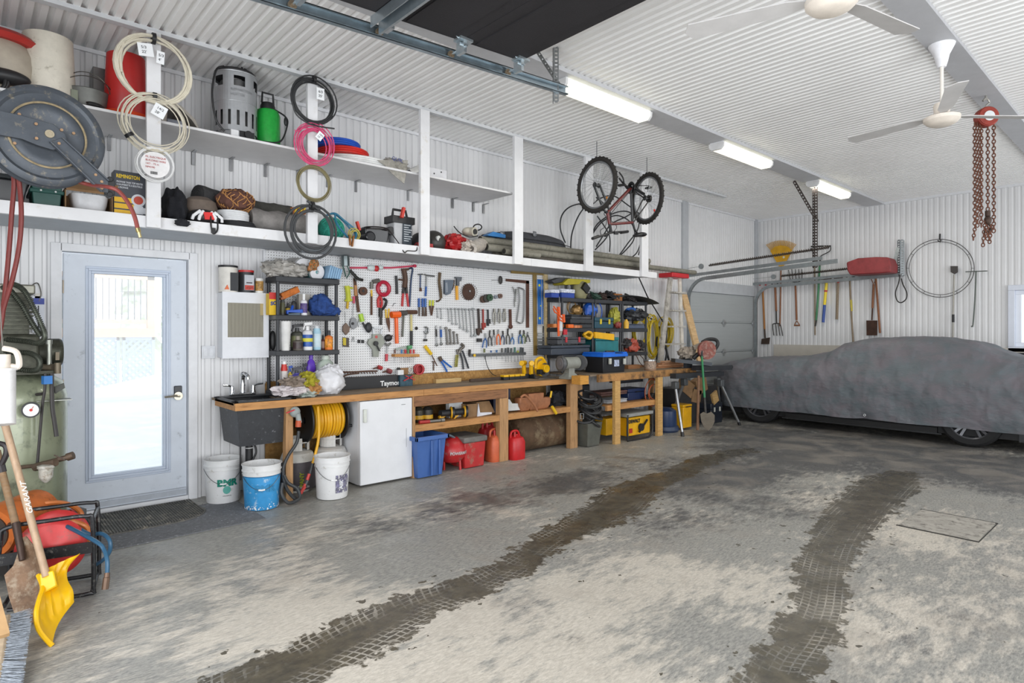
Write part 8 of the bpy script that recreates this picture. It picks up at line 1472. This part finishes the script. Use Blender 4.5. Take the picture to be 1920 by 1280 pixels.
case('drill_case','dusty pink brown case on the second bench lower shelf','case',1128,1176,733,z+.1,5.1,.25,P('6a4c46',.6,0,.3),lidf=.5); case('white_tray','white tray box under the dusty pink brown case','box',1140,1176,748,z,5.06,.25,'b9bcc0',handle=False); case('blue_case','navy blue boxy case behind the right leg of the second bench','case',1178,1210,728,z,5.12,.28,P('1f2f55',.4)); case('long_tool_case','long dark case with yellow stripe lying on top of the navy case','case',1164,1206,717,z+.29,5.15,.2,P('24262c',.4),handle=False)
b = B(); b.tube(coilpts(onY(1226,735,5.0),(0,-1,0),.14,3,.4,seed=66),.006); solo('orange_wire','thin tangled orange wire on the second bench lower shelf','wire',b,P('a8522c',.5)); b = B(); b.ell(onY(1222,745,5.05),(.12,.08,.06),12,amp=.6,seed=6); solo('dark_tool_heap','dark heap of small tools beside the orange wire','tools',b,'33302e')
x = FX(1258,800,5.0); t = thing('shop_vacuum','dark blue shop vacuum with wheeled base behind the silver leg','vacuum',(x,5.1,0)); b = B(); b.lathe([(.15,.05),(.17,.1),(.16,.3),(.1,.34),(0,.35)],(x,5.1,0)); part(t,'tank',b,P('26385a',.35)); b = B(); b.lathe([(.18,0),(.2,.03),(.19,.08),(.15,.09)],(x,5.1,0)); part(t,'wheeled_base',b,'2c3a55')
case('yellow_charger','yellow job box charger with vents beside the sledge handle','charger',1281,1297,758,.03,4.95,.2,P('dfa510',.45),handle=True,lidf=.1); case('tool_tote','black tote with blue edge standing behind the round shovel','tote',1333,1354,755,.0,5.0,.3,P('1d222c',.4),handle=False,latch='b9bab0'); b = B(); b.obox(onY(1340,745,5.0),(.16,.03,.18),Matrix.Rotation(-.4,3,'Y')); solo('board_offcut','tan board offcut standing tilted in the black tote','board',b,wood('b3925e'))
for k,(px,py,s_,a_) in enumerate(((1285,727,.28,.5),(1310,722,.3,-.3),(1300,742,.26,.2))): c = onY(px,py,5.3); b = B(); b.obox(c,(s_,.12,s_*.8),Matrix.Rotation(a_,3,'Y')); solo('brown_carton',('left tilted','right tilted','lowest')[k]+' brown carton of the heap under the saw stand','carton',b,ct,group='cartons under the saw stand')
b = B(); b.box((FX(1262,780,5.3),5.25,.0),(FX(1345,780,5.3),5.62,.56)); solo('dark_crate','dark crate supporting the brown cartons behind the saw stand','crate',b,P('2b2a2b',.6,0,.3),bev=.01)
# saw stand, miter saw, shovels
t = thing('saw_stand','miter saw stand with black beams and splayed silver legs','saw stand',(7.9,4.9,0)); bk = P('34363a',.45,.3)
b = B(); p0,p1 = atF(1262,705,8.5),atF(1352,700,9.25); b.plank(p0,p1,.1,.07); b.plank(p0+V((0,.3,.0)),p1+V((0,.3,0)),.06,.05); p2,p3 = atF(1308,690,8.8),atF(1362,688,9.3); b.plank(p2,p3,.2,.07); b.cyl(p3,p3+V((.12,-.02,0)),.03); part(t,'beam',b,bk)
for a_,c_,fa,fb in (((1266,722),(1280,817),8.55,8.38),((1351,718),(1387,796),9.25,9.38),((1283,716),(1252,795),8.9,9.2),((1345,715),(1352,770),9.5,10.0)):
    p0,p1 = atF(*a_,fa),atF(*c_,fb); p1.z = .012; b = B(); b.cyl(p0,p1,.02); lg = part(t,'leg',b,steel('a8aaac',.3)); b = B(); b.cyl(p1-V((0,0,.012)),p1+(p0-p1).normalized()*.05,.024); part(lg,'rubber_foot',b,BLK); b = B(); b.obox(p0,(.09,.08,.1),0); part(t,'leg_bracket',b,P('55585a',.5,.3),bev=.01)
t = thing('miter_saw','miter saw with red guard and black handle on the saw stand','miter saw',atF(1310,692,8.9)); fm = 8.9
b = B(); b.plank(atF(1262,675,fm),atF(1330,682,fm),.25,.05); b.box(tuple(atF(1288,690,fm)),tuple(atF(1296,672,fm)+V((.1,.1,0)))); part(t,'saw_base',b,P('3f4348',.5,.3)); b = B(); c = atF(1325,656,fm-.1); nr_ = V((-.5,-.85,0)).normalized(); b.disc(c,nr_,.135,.05,32); part(t,'blade_guard',b,P('84473c',.6,0,.3,12,dirt='9a8478',da=.4)); b = B(); b.tube(smoothpts([atF(1316,642,fm),atF(1328,636,fm),atF(1342,637,fm),atF(1346,645,fm),atF(1340,656,fm)]),.026); b.tube([atF(1300,672,fm),atF(1318,655,fm)],.03); part(t,'handle',b,BLK); b = B(); b.ell(atF(1288,662,fm+.1),(.16,.12,.09),12,amp=.4,seed=9); b.plank(atF(1300,652,fm),atF(1325,642,fm),.08,.06); part(t,'motor_and_bag',b,P('9a8f82',.8,0,.4,20))
t = thing('round_shovel','round point shovel with green handle leaning on the saw stand','shovel',atF(1327,807,8.55)); b = B(); b.tube([atF(1316,668,8.75),atF(1321,745,8.6)],.016); part(t,'handle',b,P('1f7a48',.4)); b = B(); b.tube([atF(1321,745,8.6),atF(1323,778,8.58)],[.015,.02]); part(t,'socket',b,DK); b = B(); b.tube([atF(1316,672,8.75),atF(1315,655,8.78)],.02); part(t,'grip',b,BLK); b = B(); q = [atF(x,y,8.55) for x,y in ((1313,776),(1319,772),(1326,775),(1334,772),(1340,778),(1340,790),(1335,801),(1328,807),(1320,801),(1315,790))]; b.prism(q,(.01,.01,0)); part(t,'blade',b,P('6a6154',.6,.2,.3))
b = B(); b.tube([atF(1310,704,8.65),atF(1308,806,8.6)],[.017,.022]); solo('wooden_stick','plain brown wooden tool handle leaning beside the green shovel','handle',b,wood('7a5a44'))
# ladder and board by the far door
t = thing('step_ladder','paint spattered wooden step ladder with red top near the far garage door','ladder',(8.4,5.4,0)); lw = P('b3aea6',.6,0,.25,8,dirt='7a756c',da=.3)
def LQ(px,py,Y=5.45): return onY(px,py,Y)
ztop = LQ(1265,515).z; b = B(); b.box((LQ(1250,515).x,5.35,ztop-.05),(LQ(1282,515).x,5.6,ztop+.02)); part(t,'red_top',b,P('c21f28',.4),bev=.01)
b = B(); p = LQ(1257,520); q = LQ(1240,700); b.plank(p,V((q.x-.15,5.5,.03)),.1,.03,(0,1,0)); part(t,'left_rail',b,lw); b = B(); p = LQ(1274,520); b.plank(p,V((LQ(1268,700).x,5.3,.03)),.07,.03,(0,1,0)); part(t,'right_rail',b,P('cfc8bd',.6,0,.2)); 
for py in (548,582,612,645,680): b = B(); p0,p1 = LQ(1256-(py-520)*.06,py),LQ(1279-(py-520)*.02,py); b.box((p0.x,5.36,p0.z-.012),(p1.x,5.48,p0.z+.012)); part(t,'step',b,lw)
b = B(); p0,p1 = LQ(1282,552,5.5),LQ(1296,660,5.3); p1 = p0+(p1-p0)*1.0; b.plank(p0,V((p1.x+.12,5.2,.92)),.16,.03,(0,1,0)); solo('pine_board','pale pine board leaning behind the miter saw','board',b,wood('c9a87c','b08c5c'))
# ================================================================ far door tracks, tools on the back wall, covered car
TX0,TX1 = 9.12,11.5; gal = steel('9aa0a2',.35)
for k,(X,pxa,pya,lab) in enumerate(((TX0,1570,489,'near galvanized garage door track running out from the far door'),(TX1,1685,515,'far galvanized garage door track under the red tub'))):
    e = onX(pxa,pya,X); zc = e.z-.06*0; t = thing('garage_door_track',lab,'track',(X,5,2)); z0 = (onX(1300,523,X).z if k == 0 else onX(1450,536,X).z)
    b = B(); n = 10; R_ = .33; pts = [V((X,YW-.06,.05)),V((X,YW-.06,z0-R_))]+[V((X,YW-.06-R_*(1-math.cos(a)),z0-R_+R_*math.sin(a))) for a in [math.pi/2*i/n for i in range(1,n+1)]]
    for i in range(len(pts)-1): b.plank(pts[i],pts[i+1],.05,.03,(1,0,0))
    part(t,'vertical_track',b,gal,smooth=False); b = B(); b.plank(pts[-1],V((X,e.y,e.z)),.03,.06,(0,0,1)); b.plank(V((X,YW,z0+.06)),V((X,e.y+.2,e.z+.06)),.006,.05,(0,0,1)); part(t,'horizontal_track',b,gal,smooth=False)
    s0,s1 = (onX(1330,497,X),onX(1555,463,X)) if k == 0 else (onX(1465,517,X),onX(1675,494,X)); b = B(); m_ = 60; d = (s1-s0); L_ = d.length; d.normalize(); u,q = frame(d); r_ = .02
    b.tube([s0+d*L_*i/(m_*8)*1+(u*math.cos(i*math.pi/4)+q*math.sin(i*math.pi/4))*r_ for i in range(m_*8+1)],.006,5); b.cyl(s0,s1,.009); part(t,'extension_spring',b,P('4a423c',.5,.6,.2)); b = B(); p = s0-d*.15; b.disc(p,(1,0,0),.045,.02,20); b.cyl(p-d*.5,p,.003); part(t,'pulley',b,gal)
t = thing('perforated_hanger','dark perforated steel hanger dropping from ceiling by the farthest light','hanger',(9.12,3.7,2.5)); dk2 = P('3a322e',.6,.4)
hy = onX(1527,340,TX0).y; b = B(); perf(b,(TX0,hy,onX(1533,500,TX0).z),(TX0,hy+.0,ZC-.03),.05,30); part(t,'drop_bar',b,dk2,smooth=False); b = B(); p1 = onX(1503,322,TX0); perf(b,onX(1535,413,TX0),V((TX0-.2,p1.y,ZC-.03)),.045,14); part(t,'diagonal_bar',b,dk2,smooth=False)
t = thing('perforated_hanger','silver perforated upright with hanging cable loop at the far track end','hanger',(TX1,3.2,2.3)); a_ = onX(1688,450,TX1); c_ = onX(1688,515,TX1); b = B(); perf(b,c_,a_,.07,14); part(t,'upright',b,gal,smooth=False); b = B(); b.plank(onX(1672,514,TX1),onX(1684,464,TX1),.05,.006,(1,0,0)); part(t,'brace',b,gal); b = B(); b.tube(smoothpts([onX(x,y,TX1) for x,y in ((1687,515),(1685,530),(1679,548),(1682,563),(1690,567),(1699,560),(1700,548),(1693,533),(1690,522))]),.009); part(t,'cable_loop',b,DK); b = B(); b.plank(V((TX1,c_.y,c_.z)),V((XB-.01,c_.y,c_.z+.0)),.03,.03); part(t,'wall_arm',b,gal)
G = Board(1380,330,3.556,11.64,1); T = G.tool; br = wood('8a5a3c','6a4028'); gw = wood('8a7a66','6a5c4c')
T('leaf_rake','yellow fan leaf rake hung upside down in the far corner','rake',[('fan',P('cf9a14',.45),('p',.03,.008,[(287,602),(317,602),(376,498),(345,470),(302,462),(260,470),(230,500)]),*[('f',3.6,.03,.006,[(302+(x-302)*.66,482+abs(x-303)*.17),(x,428+((x-303)/105)**2*30)]) for x in range(202,408,9)]),('handle',br,('l',9,.02,[(300,604),(296,850),(292,1000)])),('logo','d8d8c8',('d',.04,.003,(318,541),7))])
T('red_handled_spade','spade with red D grip and orange wooden handle in the corner','spade',[('grip',RD,('l',11,.03,[(160,730),(162,716),(195,716),(197,730)]),('l',14,.03,[(178,745),(180,770)])),('handle',wood('a06a34'),('l',13,.03,[(178,765),(190,1020)])),('blade',P('4a3c34',.6,.4,.3),('l',12,.03,[(190,1020),(194,1080)]),('p',.02,.01,[(172,1085),(228,1075),(222,1120),(168,1120)]))])
T('garden_fork','four tine garden fork hung tines down with black grip','fork',[('grip',BK,('l',9,.03,[(240,722),(243,706),(274,706),(276,720)])),('handle',br,('l',14,.03,[(260,720),(268,900)])),('tines',DK,('l',9,.03,[(268,900),(270,985)]),('l',6,.03,[(252,1062),(244,1000),(250,985),(290,985),(305,1030),(311,1065)]),('l',5,.03,[(264,985),(272,1064)]),('l',5,.03,[(280,985),(292,1064)]))])
T('manure_fork','five tine pitchfork hung tines up with wooden D handle','fork',[('tines',DK,('l',5,.03,[(350,625),(362,690),(385,706),(425,702),(440,680),(438,620)]),*[('l',5,.03,[(x,620),(x+8-k*2,704)]) for k,x in enumerate((372,395,418))]),('handle',br,('l',13,.03,[(396,725),(404,960)])),('d_grip',br,('l',6,.03,[(404,965),(390,990)]),('l',6,.03,[(406,965),(422,990)]),('l',10,.03,[(388,995),(425,995)]))])
T('garden_rake','long garden rake with bow head behind the dark hanger','rake',[('head',DK,('f',9,.03,.02,[(500,470),(632,466)]),('l',6,.03,[(502,480),(515,510),(525,520)]),('l',6,.03,[(630,470),(625,500),(570,530),(562,540)])),('handle',gw,('l',10,.03,[(524,520),(527,1060)]))])
T('green_handle_hoe','green handled garden hoe beside the long gray rake','hoe',[('ferrule',DK,('l',12,.03,[(562,540),(558,600)]),('l',12,.03,[(535,960),(528,1000)])),('handle',P('2d7a4c',.4),('l',13,.03,[(558,600),(545,830),(534,960)]))])
T('pick_mattock','mattock with yellow and blue handle on the back wall','mattock',[('head',RU,('f',18,.03,.03,[(562,680),(635,682)])),('yellow_handle',P('e8cc1c',.4),('l',18,.03,[(606,666),(598,770),(590,858)])),('blue_grip',P('1f4696',.4),('l',18,.03,[(590,858),(581,975)])),('red_band',RD,('l',20,.03,[(599,760),(598,772)]))])
T('wall_sledge','sledge hammer with brown head and red collar on the back wall','sledge hammer',[('head',RU,('l',24,.04,[(655,673),(708,673)])),('red_collar',RD,('l',15,.03,[(681,688),(680,712)])),('handle',gw,('l',18,.03,[(680,712),(672,955)]))])
T('pickaxe','pickaxe with curved black head and gray brown handle','pickaxe',[('head',BK,('l',10,.03,[(735,672),(760,664),(790,672)])),('handle',gw,('l',12,.03,[(758,680),(768,900),(782,1120)])),('sticker',P('b8a83a',.5),('l',14,.03,[(766,825),(771,900)]))])
T('square_shovel','square rusty shovel with Y grip hung blade down','shovel',[('y_grip',br,('l',6,.03,[(900,682),(914,715),(918,730)]),('l',6,.03,[(936,682),(922,715)])),('handle',br,('l',15,.03,[(918,720),(910,880)])),('blade',P('4a3226',.7,.3,.4,12),('l',10,.03,[(910,880),(906,960)]),('p',.02,.012,[(870,962),(944,962),(942,1062),(872,1062)]))])
T('wooden_pole','plain wooden pole leaning beside the square rusty shovel','pole',[('pole',br,('l',13,.03,[(932,680),(960,1046)]))])
T('ice_scraper','ice scraper with black blade up and silver pole','scraper',[('blade',P('4a4644',.6,.3),('p',.02,.01,[(1430,600),(1480,600),(1480,640),(1458,655),(1432,640)])),('pole',P('9b9890',.4,.4),('l',10,.03,[(1455,655),(1447,925)]),('l',10,.03,[(1447,970),(1446,1082)])),('grip',BK,('l',15,.03,[(1448,922),(1448,974)]))])
T('t_bar_hook','thin T shaped steel bar with hooked end on the back wall','T bar',[('bar',P('5f6660',.5,.5),('l',6,.03,[(1530,638),(1677,632)]),('l',8,.03,[(1600,638),(1594,800),(1580,990),(1570,998)]))])
b = B(); c = G.p(1362,614,.03); m_ = G.m(1362,614)
def hoop(k): return [G.p(1362+226*k*math.cos(a),614+193*k*math.sin(a),.03) for a in [i*math.pi/36 for i in range(72)]]
t = thing('wire_hoop','large double ring wire hoop hung on the back wall','hoop',c); b.tube(hoop(1),.005,6,True); b.tube(hoop(.915),.004,6,True); part(t,'rings',b,DK); b = B()
for i in range(0,72,6): b.tube([hoop(1)[i],hoop(.915)[i]],.003,5)
part(t,'cross_wires',b,DK); b = B(); b.plank(G.p(1360,385,.02),G.p(1358,425,.02),.02,.02); b.tube([G.p(1345,430,.03),G.p(1362,440,.05),G.p(1368,425,.05)],.008); part(t,'wall_hook',b,BK)
# red tub on the track
b = B(); Xr = 11.5; q = [onX(1380+x/3.556,330+y/3.556,Xr) for x,y in ((785,585),(860,558),(980,550),(1060,552),(1082,600),(1078,650),(1000,658),(810,668),(792,640))]; b.prism(q,(-.35,0,0)); solo('red_tub','dull red plastic sled tub resting on the far door track','tub',b,P('8a3436',.55,0,.2),bev=.02)
for k,x in enumerate((140,172)): pass
b = B(); b.box((XB-.06,5.66,1.15),(XB-.03,5.69,2.2)) if False else None
# ---------------- covered car
CXN,CXF = 9.27,11.12; XM = 10.2
sil = [onX(x,y,XM) for x,y in ((1368,700),(1374,681),(1406,671.7),(1435,668.4),(1494,668),(1539,665),(1578,655.5),(1603,642.6),(1639,634.5),(1687,631.3),(1752,630.3),(1784,633),(1846,642),(1881,655.5),(1920,668))]
prof = [(p.y,p.z) for p in sil]; yl,zl = prof[-1]; prof += [(yl-.35,zl-.03),(yl-.65,zl-.12),(yl-.75,zl-.3)]; prof = [(5.52,.55)]+[(min(y,5.5),z) for y,z in prof]
ys_ = np.linspace(prof[0][0],prof[-1][0],90); P_y = [p[0] for p in prof][::-1]; P_z = [p[1] for p in prof][::-1]
tc_ = thing('covered_car','low car under gray blue fabric cover parked before the back wall','car',(XM,3.0,0))
rings = []
for y in ys_:
    zt_ = float(np.interp(y,P_y,P_z)); e = min(1,(prof[0][0]-y)/.55,(y-prof[-1][0])/.5); e = max(0,e); hw = .925*(.55+.45*math.sin(min(1,e)*math.pi/2)); zs_ = min(zt_*.78,.80)
    gh = max(0,(zt_-.98)/.4); ring = []
    sec = [(1.0,.225),(1.012,.32),(1.0,.45),(1.005,.58),(.99,zs_-.04),(.955,zs_+.03),(.93-.10*gh,zs_+(zt_-zs_)*.35),(.86-.12*gh,zs_+(zt_-zs_)*.62),(.76-.10*gh,zs_+(zt_-zs_)*.86),(.5,zs_+(zt_-zs_)*.975),(.2,zt_)]
    sec = [(-a,z_) for a,z_ in sec]+[(a,z_) for a,z_ in reversed(sec)]
    for j,(a,z_) in enumerate(sec):
        p = V((XM+hw*a,y,z_)); w1 = noise.fractal(V((y*2.2,z_*5,a*2)),1,2,4)*.022; w2 = .010*math.sin(y*9+z_*13+2*noise.noise(V((y*1.5,z_*2,5)))); k_ = min(1,abs(a))*1.0
        p += V((math.copysign(1,a)*(w1+w2)*k_,0,(w1*.6) if z_ > .3 else (.006*math.sin(y*7)))); ring.append(p)
    rings.append(ring)
b = B(); n = len(rings[0]); vs = [p for r in rings for p in r]; b.add(vs,[(i*n+j,i*n+j+1,(i+1)*n+j+1,(i+1)*n+j) for i in range(len(rings)-1) for j in range(n-1)]+[tuple(range(n)),tuple((len(rings)-1)*n+j for j in range(n))])
cover = P('5e666b',.62,0,.14,1.6,.9,13,'6b676d',.75,stretch=(1,1,1.8)); cv = part(tc_,'fabric_cover',b,cover,sub=2)
tx = bpy.data.textures.new('folds','CLOUDS'); tx.noise_scale = .2; tx.noise_depth = 3; md = cv.modifiers.new('folds','DISPLACE'); md.texture = tx; md.strength = .05; md.mid_level = .5
b = B(); c = onX(1621,778,CXN-.03); b.torus(c,(1,0,0),.013,.004,16,6); part(tc_,'grommet',b,'d0d2d4')
b = B(); b.box((CXN+.12,.55,.13),(CXF-.12,5.35,.5)); b.box((CXN+.07,2.2,.11),(CXN+.12,4.15,.2)); part(tc_,'underbody',b,P('0e0e10',.6)); b = B(); b.box((CXN+.06,2.15,.115),(CXN+.075,4.2,.13)); part(tc_,'sill_trim',b,P('3c3e40',.3,.5))
b = B(); b.box((CXN+.09,.9,.12),(CXN+.12,1.38,.3)); part(tc_,'rear_bumper',b,P('14161c',.3))
WR = .335
for y,x in ((onX(1428,791,9.4).y,9.42),(onX(1822,841,9.4).y,9.42),(onX(1428,791,9.4).y,10.95),(onX(1822,841,9.4).y,10.95)):
    c = V((x,y,WR)); ax = V((1,0,0)); b = B(); b.lathe([(.235,-.105),(.30,-.11),(.33,-.09),(WR,-.05),(WR,.05),(.33,.09),(.30,.11),(.235,.105),(.235,-.105)],c,ax,48); w_ = part(tc_,'tyre',b,P('141416',.75,0,.2,40))
    b = B(); b.lathe([(.235,-.1),(.242,-.104),(.222,-.09),(.21,-.03),(.205,.09),(.235,.1),(.235,-.1)],c,ax,40)
    for k in range(5):
        for o_ in (-.16,.16):
            a = math.pi*2*k/5+.3; d1 = V((0,math.cos(a+o_),math.sin(a+o_))); d0 = V((0,math.cos(a),math.sin(a))); b.plank(c+d0*.03-ax*.06,c+d1*.225-ax*.088,.03,.02,ax)
    b.disc(c-ax*.06,ax,.05,.03,20); part(tc_,'alloy_wheel',b,P('55565a',.3,.4)); b = B(); b.disc(c+ax*.02,ax,.16,.02,32); part(w_,'brake_disc',b,P('3a3b3c',.5,.6))
b = B(); p = onX(1905,662,10.6); b.box((p.x-.1,p.y-.3,p.z-.02),(p.x,p.y+.1,p.z+.01)); solo('window_ledge_item','black flat object lying near the window at the right edge','object',b,BK,bev=.005)
